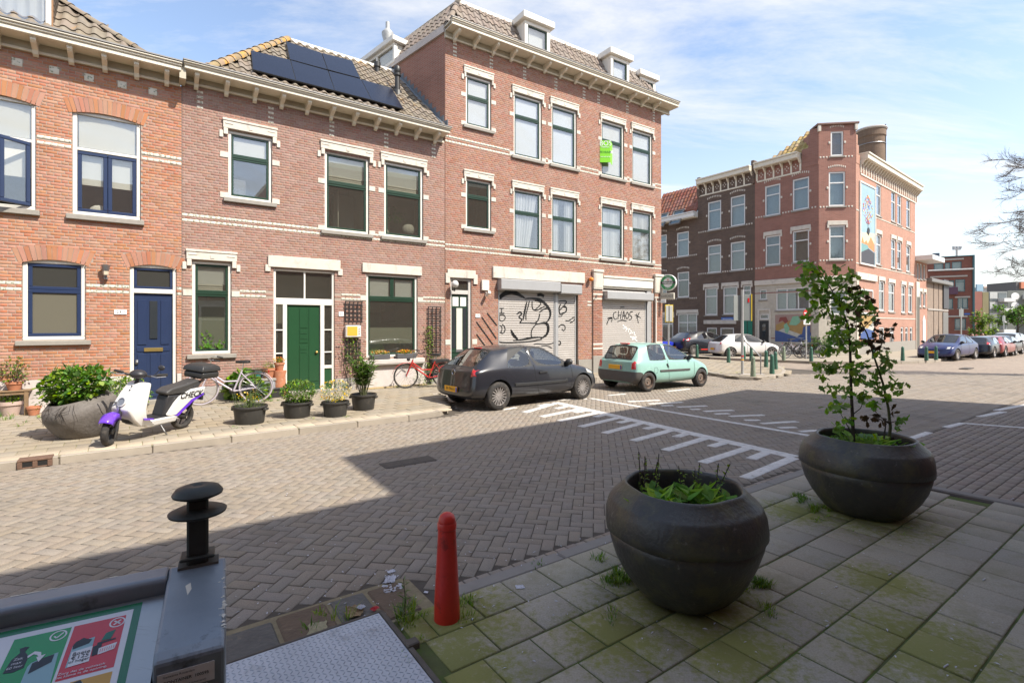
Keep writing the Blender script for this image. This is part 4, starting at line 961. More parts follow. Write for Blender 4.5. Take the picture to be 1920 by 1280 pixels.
u,z=FA.uz(639.5,588.5);t=MB().cbox(u-.065,-.02,z-.06,u+.065,-.003,z+.06,.004).build('number_plate',m_whitep,h2);text('21',.085,m_blk,t,(u,-.0215,z))
def trellis(px0,py0,px1,py1,nx,ny,label,par=None):
 u0,z1=FA.uz(px0,py0);u1,_=FA.uz(px1,py0);_,z0=FA.uz(px0,py1)
 t=thing('trellis',label,'trellis',tuple(FA.o+FA.d*u0+FA.n*-.03+Vector((0,0,z0))),TH)
 w_,h_=u1-u0,z1-z0
 for i in range(nx):MB().cbox(w_*i/(nx-1)-.013,-.02,0,w_*i/(nx-1)+.013,-.004,h_,.003).build('slat',m_blk,t)
 for i in range(ny):MB().cbox(-.02,-.032,h_*i/(ny-1)-.013,w_+.02,-.020,h_*i/(ny-1)+.013,.003).build('slat',m_blk,t)
 return t
trellis(647,565,677.5,604,5,6,'small black wall trellis above the orange-fronted letter box')
trellis(648,637,674,676,5,6,'small black wall trellis with a rose growing up it, below the letter box')
trellis(802,575,825,664,4,11,'tall narrow black wall trellis right of the large shop-like window')
u,z=FA.uz(660,621);pb=thing('letter_box','white letter box with an orange front panel between two trellises','letter box',tuple(FA.o+FA.d*u-FA.n*.06+Vector((0,0,z))),TH)
MB().cbox(-.20,-.08,-.16,.20,.055,.16,.02).build('box',m_white,pb);MB().cbox(-.17,-.088,-.115,.10,-.079,.13,.004).build('front_panel',M('amber_panel',(.72,.36,.04),.5,n=None),pb)
bb=MB();[bb.ball((.145,-.088,z_),.014)for z_ in (-.06,.0,.06)];bb.build('button',m_blk,pb)
br2=[FA.uz(330+x/3.047,60+y/3.047,-.35)[0]for x,y in ((120,265),(297,295),(460,335),(618,375),(765,410),(905,440),(1035,472),(1160,505),(1280,535),(1395,562),(1502,590))]
spc=(br2[-1]-br2[0])/10
cornice(h2,.03,FA.uz(845,240,-.5)[0],zc2,zt2,.48,[br2[0]+spc*i for i in range(11)])
al=R(43);y0=-.25;z0=zt2-.0
rf2=bpy.data.objects.new('roof',None);C.objects.link(rf2);rf2.parent=h2
q=lambda x,y:plane_uw(FA,330+x/3.047,60+y/3.047,y0,z0,al)
hb,ht,rr2,rb2=q(170,175),q(640,62),q(1235,222),q(1530,520)
wtop=(ht[1]+rr2[1])/2
poly=[(max(.1,hb[0]),.0),(rb2[0],.0),(rr2[0],wtop),(ht[0],wtop)]
rM=roof_tiles(rf2,(0,y0,z0),al,poly,m_rt,.235,.30,nmax=300)
ridge_caps(rf2,rp(rM,(poly[0][0],0),.06),rp(rM,poly[3],.06),m_rtm,.12)
a_=rp(rM,poly[0],0);c_=rp(rM,poly[3],0);eb=MB();eb.add([tuple(a_),(a_.x,a_.y+4,a_.z),(c_.x,c_.y+3,c_.z),tuple(c_)],[(0,1,2,3)]);eb.build('hip_slope',m_rt,rf2)
e_=rp(rM,poly[2],0);p_,q_=c_,e_
b=MB();b.cbox(p_.x,p_.y-.03,p_.z-.02,q_.x+.3,p_.y+.3,p_.z+.10,.02);b.build('ridge_board',m_white,rf2)
MB().box(p_.x+.1,p_.y+.3,p_.z-1.5,q_.x,p_.y+5,p_.z+.02).build('flat_roof',m_zinc,rf2)
m_pv=M('solar_glass',(.010,.012,.022),.25,n=(3,.1),spec=.35)
def panel(cs,label):
 P=[q(*c)for c in cs];u0=min(P[0][0],P[3][0]);
 ctr=(sum(p[0]for p in P)/4,sum(p[1]for p in P)/4)
 t=bpy.data.objects.new('solar_panel',None);C.objects.link(t);tag(t,label,'solar panel','solar panels on the roof of house 21')
 t.matrix_world=Matrix.Translation(FA.o)@Matrix.Rotation(TH,4,'Z')@rM@Matrix.Translation((*ctr,.12))
 vs=[(p[0]-ctr[0],p[1]-ctr[1])for p in P]
 sh=vs
 b=MB();b.prism(sh,-.018,.018);b.build('frame',m_blk,t)
 b=MB();b.prism([(x*.985,y*.98)for x,y in vs],.0182,.021);b.build('glass',m_pv,t)
 bb=MB();bb.box(vs[0][0]*.8,-.02,-.09,vs[1][0]*.8,.02,-.019);bb.build('rail',m_steel,t)
panel([(436,248),(680,310),(648,190),(425,137)],'lower row solar panel at the left end, next to the mossy hip tiles')
panel([(681,310),(901,365),(862,250),(650,192)],'lower row solar panel second from the left hip')
panel([(902,365),(1110,417),(1050,297),(865,251)],'lower row solar panel third from the left hip')
panel([(1111,417),(1293,468),(1225,345),(1052,298)],'lower row solar panel at the right end, beside the black vent pipe')
panel([(646,187),(860,244),(826,147),(625,82)],'upper row solar panel at the left, directly under the ridge')
panel([(862,244),(1047,292),(1000,190),(829,148)],'upper row solar panel at the right, directly under the ridge')
p=rM@Vector((*q(1265,350),0));wv=FA.o+FA.d*p.x+FA.n*p.y+Vector((0,0,p.z))
vp=thing('vent_pipe','black roof vent pipe with ribbed cap on the tiled roof of house 21','vent pipe',tuple(wv))
MB().lathe([(.16,-.12),(.13,.06),(.085,.1),(.075,.55)],14).build('pipe',m_plas,vp,smooth=True);MB().lathe([(.075,.5),(.11,.53),(.11,.60),(.08,.62),(.10,.66),(.10,.78),(.06,.84),(0,.85)],14).build('cap',m_plas,vp,smooth=True)
p=rM@Vector((*q(1150,230),0));wv=FA.o+FA.d*p.x+FA.n*p.y+Vector((0,0,p.z));vp=thing('vent_pipe','short dark vent pipe just behind the roof ridge of house 21','vent pipe',tuple(wv-Vector((0,0,.2))))
MB().lathe([(.08,0),(.08,.35),(.11,.36),(.11,.5),(0,.52)],12).build('pipe',m_plas,vp,smooth=True)
h3=thing('corner_house','tall red-brown brick corner house with roller shutters and a mansard roof','house',(o3.x,o3.y,0),TH3)
U3=FC.u(1240.0);zc3=FC.uz(835,70,-.05)[1];zt3=FC.uz(843,30,-.5)[1]
X5=lambda x:640+x/2.56
def w3(xl,xr,yt,yb):return W_(FC,xl,xr,yt,yb)
top3=[(873.6,921,138,234,178),(963.4,1015.8,172,290,216),(1034.5,1081.4,195,311,235),(1128,1170,224,326.5,259),(1185.7,1223,243,340,276)]
mid3=[(873.6,921,333,427.7,366),(963.4,1015.8,352,467,395),(1034.5,1081.4,367,475,407),(1128,1170,382,484.5,421),(1185.7,1223,393,488.5,430)]
ops3=[]
T3=[]
for r_ in top3+mid3:qd=w3(*r_[:4]);ops3.append(qd);T3.append(FC.uz(r_[0],r_[4])[1])
for grp in ((1,2,3,4),(6,7,8,9)):
 a_=sum(ops3[i][2]for i in grp)/4;c_=sum(ops3[i][3]for i in grp)/4;tt=sum(T3[i]for i in grp)/4
 for i in grp:ops3[i]=(ops3[i][0],ops3[i][1],a_,c_);T3[i]=tt
D3=w3(845,884,521,640);D3=(D3[0],D3[1],GZ-.02,D3[3])
S1=w3(933.8,1084,530,690);S1=(S1[0],FC.u(1084),GZ-.02,FC.uz(933.8,530)[1])
S2=w3(1128,1219,552,690);S2=(S2[0],FC.u(1222),GZ-.02,FC.uz(1128,540)[1])
allops=ops3+[D3,S1,S2]
w3w=wall_slab('wall',h3,.004,U3-.004,-.05,zc3+.1,allops,m_mortar)
zs3=[FC.uz(835.5,y)[1]for y in (254.5,264)];zs3m=[FC.uz(835.5,y)[1]for y in (458,467)]
brick_field(w3w,.006,U3-.006,.1+.5,zc3+.06,allops+[(0,U3,z-.028,z+.028)for z in zs3+zs3m],m_bk3)
for(a,c_)in segs(0.0,U3,[D3,S1,S2],.2):MB().cbox(a+.004,-.02,-.05,c_-.004,.012,.1+.5-.004,.006).build('plinth',m_sill,h3)
wide=[(a-.15,b_+.15,c,d)for a,b_,c,d in ops3]
for z in zs3+zs3m:strip(h3,segs(.0,U3,wide+[S1,S2,D3],z),z,.05)
accents(h3,[FC.u(X5(x))for x in (545,720,880,1030,1165,1235,1373,1500)],zc3-.05,4)
inn=['blind']*5+['dark','curt','curt2','net','net']
for i,(qd,tt)in enumerate(zip(ops3,T3)):
 o=window(h3,*qd,tr=tt,inner=inn[i],lintel='ears',blocks_=[(s,z)for s in (-1,1)for z in (tt,qd[2]+.04)],gm=(m_glassd if i==5 else m_glass),sash=.045,lout=.08)
 if i==3:
  bx=MB();u0,z1=FC.uz(1129,262,-.12);u1,_=FC.uz(1152,262,-.12);_,z0=FC.uz(1129,303,-.12)
  sb=thing('estate_agent_sign','lime green folded estate agent board BOS fixed to an upper window','sign',tuple(FC.o+FC.d*u0+FC.n*-.10+Vector((0,0,z0))),TH3)
  ml=M('lime_sign',(.22,.62,.02),.4,n=None);W__,H__=u1-u0,z1-z0
  s_=MB();s_.prism([(0,.09),(W__*.5,-.12),(W__*.52,-.12),(W__*.02,.10)],0,H__);s_.prism([(W__*.5,-.12),(W__,.09),(W__-.01,.10),(W__*.52,-.11)],0,H__);s_.build('board',ml,sb)
  r_=math.atan2(.21,W__*.5)
  for k_,(tx_,tz,sz,mm)in enumerate((('BOS',.86,.20,m_whitep),('Makelaars',.70,.06,m_whitep),('TE HUUR',.47,.085,M('dark_green_print',(.02,.2,.02),.5)),('010 418 00 88',.25,.05,m_whitep))):
   if k_==2:MB().cbox(-.0,-.001,H__*tz-.05,W__*.5+.14,.003,H__*tz+.05,.001).build('white_strip',m_whitep,sb,loc=(W__*.02,.083,0),rot=(0,0,-r_))
   text(tx_,sz*1.3,mm,sb,(W__*.26,-.028,H__*tz),(R(90),0,-r_),sx=.95)
x0,x1,z0,z1=D3;zt_=FC.uz(845,545)[1];zd=FC.uz(845,551)[1]
fb=MB();fb.cbox(x0,.04,z0,x0+.05,.13,z1,.008);fb.cbox(x1-.09,.04,z0,x1,.13,z1,.008);fb.cbox(x0+.05,.041,z1-.06,x1-.09,.13,z1,.008);fb.cbox(x0+.05,.041,zd,x1-.09,.13,zt_+.03,.008)
d3=fb.build('front_door',M('light_grey_paint',(.5,.48,.45),.5,n=(5,.05)),h3)
MB().box(x0+.05,.085,zt_+.03,x1-.09,.09,z1-.06).build('pane',m_glassd,d3)
dl=MB();a_,c_=x0+.055,x1-.095;xm=(a_+c_)/2;dl.cbox(a_,.09,z0+.02,c_,.135,zd-.003,.005)
for s in (-1,1):
 p_,q_=sorted((xm+s*.04,xm+s*((c_-a_)/2-.06)));dl.cbox(p_,.078,z0+.15,q_,.092,z0+.85,.01);dl.cbox(p_,.076,z0+.30,q_,.09,z0+.32,.003)
dl.cbox(a_,.07,z0+.92,c_,.092,z0+.97,.005)
dl.build('door_leaf',m_green,d3)
for s in (-1,1):
 p_,q_=sorted((xm+s*.13,xm+s*((c_-a_)/2-.04)));MB().box(p_,.084,z0+1.05,q_,.088,zd-.42).build('pane',MATS['dark_pane'],d3);p_,q_=sorted((xm+s*.03,xm+s*((c_-a_)/2-.05)));MB().box(p_,.084,zd-.36,q_,.088,zd-.08).build('pane',m_blindg,d3)
MB().box(xm-.10,.082,z0+1.0,xm+.10,.086,zd-.42).build('centre_pane',m_blind,d3)
MB().cbox(xm-.12,.066,z0+.93,xm+.12,.08,z0+1.01,.005).build('letter_slot',m_steel,d3)
MB().box(x0-.2,.3,z0,x1+.2,.33,z1).build('hall',m_dark,d3)
bb=MB();bb.cbox(x0-.12,-.05,z1+.01,x1+.13,.03,z1+.26,.01);[bb.cbox(xe-.07,-.045,z1-.16,xe+.07,.03,z1+.14,.008)for xe in (x0-.11,x1+.13)];bb.build('lintel',m_stone,d3)
for s,xe in ((-1,x0-.1),(1,x1+.1)):MB().cbox(xe-.08,-.012,zs3m[0]-3.02,xe+.1,.02,zs3m[0]-2.86,.006).build('stone_block',m_stone,d3)
MB().cbox(x0-.04,-.1,GZ-.05,x1+.04,.13,GZ+.06,.01).build('doorstep',m_sill,h3)
ub,uc=FC.u(923),FC.u(1095);zt_=FC.uz(923,499)[1];zb_=FC.uz(923,521)[1]
MB().cbox(ub,-.06,zb_,uc,.03,zt_,.012).build('shop_beam',m_stone,h3)
def shutter_box(u0,u1,z0,z1,d=.24,nm='shutter_box'):
 b=MB();b.prism([(.02,z0+.0),(-d+.04,z0),(-d,z0+.04),(-d,z1-.02),(-d+.02,z1),(.02,z1)],u0,u1,'x');return b.build(nm,m_alu,h3)
def shutter(u0,u1,z0,z1,y=.05,pitch=.078,nm='roller_shutter',label=None):
 n=int((z1-z0)/pitch);me=None;par=MB();par.cbox(u0,y-.03,z0,u0+.045,y+.03,z1,.006);par.cbox(u1-.045,y-.03,z0,u1,y+.03,z1,.006);par.cbox(u0+.045,y-.018,z0,u1-.045,y+.014,z0+.07,.006)
 o=par.build(nm,m_alu,h3);a,c_=u0+.04,u1-.04
 prof=[(0,.0),(-.016,.012),(-.020,pitch*.42),(-.016,pitch*.84),(0,pitch*.90),(.004,pitch)]
 bb=MB();vs=[(x,yy,z)for x in (a,c_)for yy,z in prof];k=len(prof);bb.add(vs,[(i,i+1,k+i+1,k+i)for i in range(k-1)])
 q_=bb.build('slat',m_shut,None,smooth=True);me=q_.data;bpy.data.objects.remove(q_)
 for i in range(n):inst(me,'slat',o,(0,y,z0+.07+i*pitch))
 return o
us1=FC.u(1042);zb2=FC.uz(933,522,-.2)[1];zb3=FC.uz(933,543,-.2)[1]
shutter_box(S1[0]-.02,FC.uz(1050,0,-.2)[0],zb3,zb2);shutter_box(FC.uz(1051,0,-.2)[0]+.01,FC.uz(1090,0,-.2)[0],zb3-.05,zb2-.06)
sh1=shutter(S1[0]+.02,us1-.03,GZ,S1[3]-.05);sh2=shutter(us1+.10,FC.u(1081),GZ,S1[3]-.05,.06)
MB().cbox(us1-.02,-.0,GZ-.02,us1+.09,.09,S1[3],.01).build('shutter_post',m_alu,h3)
MB().box(FC.u(1081),.08,GZ,S1[1],.10,S1[3]).build('dark_jamb',m_dark,h3)
def paint(pts,w_,parent,y,mat=m_blk,fr=FC,dash=None):
 P=[fr.uz(920+x/5.647,500+yy/5.647,y)for x,yy in pts];b=MB()
 Q=[]
 for i in range(len(P)-1):
  p0=P[max(i-1,0)];p1=P[i];p2=P[i+1];p3=P[min(i+2,len(P)-1)]
  for t in (0,.25,.5,.75):
   Q.append(tuple(.5*((2*p1[k])+(-p0[k]+p2[k])*t+(2*p0[k]-5*p1[k]+4*p2[k]-p3[k])*t*t+(-p0[k]+3*p1[k]-3*p2[k]+p3[k])*t**3)for k in (0,1)))
 Q.append(P[-1])
 ww=w_ if not isinstance(w_,tuple)else None
 for i in range(len(Q)-1):
  (a,b1),(c_,d1)=Q[i],Q[i+1];d=Vector((c_-a,d1-b1));L=d.length
  if L<1e-5:continue
  n_=Vector((-d.y,d.x))/L;t_=i/(len(Q)-1);wd=(w_ if ww is not None else w_[0]+(w_[1]-w_[0])*math.sin(math.pi*t_))/2
  e=d/L*wd*.5
  b.prism([(a-e.x+n_.x*wd,b1-e.y+n_.y*wd),(a-e.x-n_.x*wd,b1-e.y-n_.y*wd),(c_+e.x-n_.x*wd,d1+e.y-n_.y*wd),(c_+e.x+n_.x*wd,d1+e.y+n_.y*wd)],y,y+.0015,'y')
 return b.build('graffiti',mat,parent)
Y_=.0265
for pts,w_ in (([(80,370),(95,330),(150,285),(220,265),(290,290),(360,330)],(.03,.16)),([(365,340),(440,335),(520,350),(585,400),(630,470),(625,540),(590,590)],(.03,.10)),([(385,365),(370,430),(355,500),(345,560)],(.03,.07)),([(410,365),(395,430),(375,500),(375,560)],.04),([(440,370),(440,420),(455,455),(490,460),(530,440),(570,420)],.04),([(470,360),(520,370),(530,395),(500,430),(470,455)],.035),([(500,300),(530,295),(560,310)],.10),([(520,480),(560,450),(600,440)],.045),([(520,500),(505,560),(470,595),(420,595)],.045),([(310,595),(400,595),(480,600)],.035),([(280,500),(310,480),(330,500),(300,530),(330,560),(310,590)],.045),([(490,600),(440,660),(430,720),(440,750)],.04),([(480,610),(560,595),(600,610),(610,660),(590,720),(530,760)],(.03,.11)),([(215,665),(240,720),(285,765)],(.03,.10)),([(240,780),(340,770),(440,750),(540,745)],(.03,.07)),([(85,720),(85,780),(115,800),(260,802),(420,790),(540,770)],(.03,.05)),([(90,440),(140,440)],.03),([(115,440),(115,490)],.03),([(90,490),(145,490)],.03),([(95,510),(140,510),(155,545),(125,575),(95,560),(95,510)],.03),([(125,610),(150,640),(150,680),(125,705),(100,690)],.035),([(95,620),(120,640),(115,690)],.03),([(460,820),(500,815),(560,820),(620,820),(665,805)],.035),([(540,840),(600,840),(650,860)],.03)):
 paint(pts,w_,sh1,Y_)
for pts,w_ in (([(725,365),(790,360),(800,380),(760,430),(730,460)],.04),([(740,400),(725,440),(735,500),(770,490),(800,470),(800,430),(770,420)],.05),([(720,525),(745,525),(760,510)],.03),([(795,570),(830,570),(880,535),(895,545),(870,580),(840,590)],.035),([(720,640),(745,615),(780,620),(790,650),(775,675),(755,660)],.035),([(670,810),(700,790),(735,790),(740,820),(700,830),(680,870)],.04)):
 paint(pts,w_,sh2,Y_+.01)
for a_,c_ in (((-100,380),(-10,520)),((-45,340),(60,620)),((-100,560),(-60,640)),((-10,530),(70,640)),((-95,460),(10,640))):pass
def wallstroke(p,q_):
 a=FC.uz(820+p[0]/3.692,480+p[1]/3.692,-.008);c_=FC.uz(820+q_[0]/3.692,480+q_[1]/3.692,-.008);d=Vector((c_[0]-a[0],c_[1]-a[1]));n_=Vector((-d.y,d.x)).normalized()*.022
 b=MB();b.prism([(a[0]-n_.x,a[1]-n_.y),(c_[0]-n_.x,c_[1]-n_.y),(c_[0]+n_.x,c_[1]+n_.y),(a[0]+n_.x,a[1]+n_.y)],-.007,-.0045,'y');b.build('paint_mark',m_blk,w3w)  # thin dark diagonal strip on the wall face
for p,q_ in (((345,395),(412,480)),((308,422),(408,570)),((270,455),(385,612)),((272,542),(330,620))):wallstroke(p,q_)
ub,uc=FC.u(1129),FC.uz(1226,0,-.1)[0];zt_=FC.uz(1128,521)[1];zb_=FC.uz(1128,536)[1]
MB().cbox(ub,-.07,zb_,uc,.03,zt_,.01).build('shop_beam',m_white,h3);MB().cbox(ub,-.10,zt_+.002,uc,.02,zt_+.09,.015).build('beam_moulding',m_stone,h3)
MB().cbox(ub,-.01,S2[3]-.0,uc,.03,zb_-.003,.005).build('cream_board',m_cream,h3)
za,zb_=FC.uz(1128,545,-.2)[1],FC.uz(1128,561,-.2)[1]
shutter_box(FC.u(1130),FC.uz(1225,0,-.24)[0],zb_,za,.26)
sh3=shutter(S2[0]+.02,FC.u(1212),GZ+.25,S2[3]-.1);MB().box(FC.u(1214),.02,GZ,S2[1],.10,S2[3]).build('shutter_post',m_alu,h3)
MB().cbox(S2[0],-.03,-.05,S2[1],.04,GZ+.26,.01).build('shop_step',m_conc,h3)
CH=[[(1330,480),(1305,490),(1300,530),(1320,555),(1340,545)],[(1355,470),(1350,550)],[(1385,475),(1375,550)],[(1350,515),(1380,510)],[(1395,550),(1410,470),(1420,550)],[(1400,520),(1425,515)],[(1445,480),(1430,520),(1445,550),(1465,520),(1450,480)],[(1505,475),(1480,480),(1475,510),(1495,530),(1485,555),(1465,560)],[(1530,510),(1590,540)],[(1575,485),(1545,540)],[(1545,500),(1565,595)],[(1230,610),(1250,560),(1285,540)],[(1240,545),(1285,540),(1280,580)],[(1345,580),(1390,565),(1440,575)],[(1375,430),(1415,425)]]
for pts in CH:paint(pts,.035,sh3,Y_)
for pts in ([(1400,620),(1440,650),(1400,650)],[(1430,680),(1450,650),(1460,690)],[(1470,660),(1490,690),(1470,710)],[(1500,700),(1520,690),(1520,720)],[(1480,740),(1520,760),(1550,785)],[(1500,770),(1540,750)],[(1530,720),(1540,745),(1510,745)]):paint(pts,.045,sh3,Y_,m_whitep)
for(pa,pb_,yt,yb)in ((1110.5,1128,505,542),(1225.5,1240,514,549)):
 a_,c_=FC.u(pa),FC.u(pb_);zt_,zb_=FC.uz(pa,yt)[1],FC.uz(pa,yb)[1]
 if c_>U3-.05:c_=U3-.0
 pl=MB();pl.cbox(a_,-.09,zb_,c_,.02,zt_-.10,.01);pl.cbox(a_-.03,-.12,zt_-.10,c_+.03,.02,zt_,.015);pl.cbox(a_+.04,-.10,zb_+.06,c_-.04,-.085,zt_-.16,.008);p_=pl.build('pilaster',m_stone,h3)
 items=[];z=GZ+.62;k_=0
 while z<zb_-.06:
  L=c_-a_;xs=[0,.105,.315,L]if k_%2 else [0,.21,L]
  xs=[x for x in xs if x<L-.04]+[L]
  for x_,y_ in zip(xs[:-1],xs[1:]):items.append((a_+x_+.004,a_+y_-.004,z,z+.052,-.055))
  z+=.0625;k_+=1
 facade_blocks(items,'bricks',m_bk3,p_,dep=.05);MB().box(a_+.003,-.045,GZ+.5,c_-.003,.01,zb_).build('core',m_mortar,p_)
 MB().cbox(a_-.02,-.08,-.05,c_+.02,.015,GZ+.6,.012).build('pilaster_foot',m_sill,p_)
 for z in (zb_-.22,GZ+1.0):
  for dz in (0,.16):MB().cbox(a_-.004,-.062,z-dz,c_+.004,-.04,z-dz+.07,.006).build('stone_band',m_stone,p_)
for px in (1107,):
 for py in (566,572):u,z=FC.uz(px-2,py);MB().cbox(u-.1,-.012,z-.03,u+.1,.01,z+.03,.006).build('stone_block',m_stone,h3)
u,z=FC.uz(1104,524);t=MB().cbox(u-.04,-.07,z-.05,u+.04,-.002,z+.05,.01).build('beacon_bracket',m_steel,h3);MB().ball((u,-.13,z),.09,12,8,(1,1,.8)).build('alarm_beacon',m_orange,t,smooth=True)
u,z=FC.uz(847.5,537);t=MB().tube([(u,-.01,z-.1),(u,-.18,z-.14),(u,-.2,z-.02)],.018).build('lamp_arm',m_blk,h3);MB().ball((u,-.2,z+.06),.11,14,10).build('globe',M('opal_globe',(.62,.62,.6),.15,n=None,coat=1),t,smooth=True)
u,z=FC.uz(908.5,535);MB().cbox(u-.13,-.08,z-.16,u+.13,-.002,z+.16,.01).build('meter_box',m_white,h3)
u,z=FC.uz(910,550);t=MB().tube([(u,-.01,z+.03),(u,-.13,z-.0)],.02).build('camera_arm',m_white,h3);MB().lathe([(0,-.12),(.05,-.11),(.05,.1),(0,.11)],12,Matrix.Translation((u,-.16,z-.02))@Euler((R(-25),0,0)).to_matrix().to_4x4(),ax='y').build('security_camera',m_white,t)
u,z=FC.uz(895.5,592);t=MB().cbox(u-.085,-.02,z-.055,u+.085,-.003,z+.055,.004).build('number_plate',m_whitep,h3);text('19',.085,m_blk,t,(u,-.0215,z));
for px,py in ((1118,556),(1234,562)):u,z=FC.uz(px,py,-.1);MB().tube([(u+.05,-.06,z+.06),(u-.06,-.16,z-.06)],.016).build('iron_bracket',m_plas,h3)
MB().tube([(FC.u(1226.5),-.09,FC.uz(1226,560)[1]),(FC.u(1226.5),-.09,.15)],.03).build('downpipe',m_white,h3)
b3=[FC.uz(X5(x),y/2.56,-.3)[0]for x,y in ((560,150),(652,185),(738,215),(820,245),(895,275),(972,302),(1048,330),(1118,357),(1183,380),(1252,403),(1323,428),(1390,455),(1455,477),(1520,500))]
s_=(b3[-1]-b3[0])/13
uC=FC.uz(1257,183,-.5)[0]
co3=cornice(h3,-.02,U3+.45,zc3,zt3,.5,[b3[0]+s_*i for i in range(14)])
b=MB();zs_=zc3+(zt3-zc3)*.52;b.cbox(U3,-.48,zs_-.009,U3+.5,6,zs_+.22,.01);b.cbox(U3,-.5,zs_+.22,U3+.53,6,zt3-.02,.01);b.cbox(U3-.01,.02,zc3,U3+.05,6,zs_,.01,1)
[b.prism([(U3+.05,zs_),(U3+.42,zs_),(U3+.40,zs_-.1),(U3+.15,zs_-.2),(U3+.05,zs_-.27)],y_,y_+.09,'y')for y_ in (.15,.95,1.75,2.55)]
b.build('side_cornice',[m_cream,m_creamd],h3);MB().box(U3-.02,-.47,zs_+.012,U3+.47,.3,zs_+.18).build('cornice_core',m_cream,h3)
sd=Vector((-.16,1,0)).normalized()
r_=ray(722,129);
SIDE=8.5
dirw=Vector((20-960,950,0)).normalized();dl_=Vector((dirw.dot(FC.d),dirw.dot(FC.n),0))
zside=FC.uz(834.5,62)[1]
def sidepanel(name,ya,yb,za,zb,off,mat,parent=h3,th=.1):
 p=dl_*ya;q_=dl_*yb;nrm=Vector((-dl_.y,dl_.x,0))
 b=MB();o_=nrm*off;t_=nrm*-th
 vs=[tuple(p+o_+Vector((0,0,za))),tuple(q_+o_+Vector((0,0,za))),tuple(q_+o_+Vector((0,0,zb))),tuple(p+o_+Vector((0,0,zb)))]
 vs+=[tuple(Vector(v)+t_)for v in vs];b.add(vs,[(0,1,2,3),(7,6,5,4),(0,4,5,1),(1,5,6,2),(2,6,7,3),(3,7,4,0)]);return b.build(name,mat,parent)
m_side=brickmat('side_wall_brick',(.33,.15,.11),(.27,.12,.085),(.30,.25,.21),n=.1)
sidepanel('side_wall',.012,SIDE,-.05,zside,0,m_side)
sidepanel('side_wall_coping',-.02,SIDE,zside,zside+.22,.07,m_pale_plaster,th=.25)
MB().box(U3-.12,.14,-.05,U3-.004,9,zc3+.1).build('right_wall',m_side,h3);MB().box(-1,8.9,-.05,U3,9,zc3+.1).build('back_wall',m_side,h3)
rf3=bpy.data.objects.new('roof',None);C.objects.link(rf3);rf3.parent=h3
al3=R(62);ya=-.1
tl_=plane_uw(FC,857,4,ya,zt3,al3);tr_=plane_uw(FC,1222,160,ya,zt3,al3);hm=max(1.2,tl_[1])
poly=[(.0,0),(U3+.05,0),(U3-.75,hm),(tl_[0],hm)]
rM3=roof_tiles(rf3,(0,ya,zt3-.02),al3,poly,m_rt3,.24,.30,nmax=300)
ztop3=rp(rM3,(0,hm),0).z;ytop3=rp(rM3,(0,hm),0).y
MB().cbox(tl_[0]-.05,ytop3-.06,ztop3-.02,U3-.7,ytop3+.1,ztop3+.10,.01).build('roof_edge',m_white,rf3)
ridge_caps(rf3,rp(rM3,(0,0),.05),rp(rM3,(tl_[0],hm),.05),m_rt3,.1)
ang=math.atan2(dl_.y,dl_.x)
rMs=roof_tiles(rf3,(0+.05,.1,zside+.2),R(62),[(-SIDE,0),(0.1,0),(-.35,hm*.95),(-SIDE,hm*.95)],m_rt3,.24,.30,nmax=120,rz=ang+math.pi)
tp=rp(rMs,(0,hm*.95),0);tq=rp(rMs,(-SIDE,hm*.95),0);MB().tube([tuple(tp),tuple(tq)],.06,4).build('roof_edge',m_white,rf3)
b=MB();b.add([(tl_[0],ytop3+.05,ztop3+.02),(U3-.7,ytop3+.05,ztop3+.02),(U3-.7,8,ztop3+.02),(tuple(tq)[0]+.2,tuple(tq)[1],ztop3+.02)],[(0,1,2,3)]);b.build('flat_roof',m_zinc,rf3)
def dormer_box(u0,u1,z0,z1,yf,depth,parent,rot=None):
 b=MB();ring(b,u0,z0,u1,z1-.22,.13,yf,yf+.12,.01)
 o=b.build('dormer',m_white,parent)
 MB().box(u0+.12,yf+.06,z0+.12,u1-.12,yf+.065,z1-.34).build('pane',m_glass,o);MB().box(u0+.1,yf+.15,z0+.1,u1-.1,yf+.16,z1-.3).build('blind',m_blindg,o)
 bb=MB();ring(bb,u0+.131,z0+.131,u1-.131,z1-.351,.04,yf+.03,yf+.08,.005);bb.build('sash',m_green,o)
 ck=MB();ck.cbox(u0,yf+.12,z0-.1,u0+.06,yf+depth,z1-.22,.006);ck.cbox(u1-.06,yf+.12,z0-.1,u1,yf+depth,z1-.22,.006);ck.build('cheek',m_white,o)
 MB().cbox(u0-.12,yf-.12,z1-.22,u1+.12,yf+depth,z1,.015).build('dormer_roof',m_white,o)
 return o
for(xl,xr,yt,yb)in ((815,1010,85,232),(1228,1390,255,380)):
 px0,px1=X5(xl+65),X5(xr-8);u0,z1=FC.uz(px0,(yt+28)/2.56,-.05);u1=FC.uz(px1,0,-.05)[0]
 dormer_box(u0,u1,zt3+.05,ztop3+.12,-.06,1.6,h3)
u0=FC.uz(X5(1440),0,.3)[0];dormer_box(u0,u0+.9,zt3+.05,ztop3+.05,.35,1.6,h3)
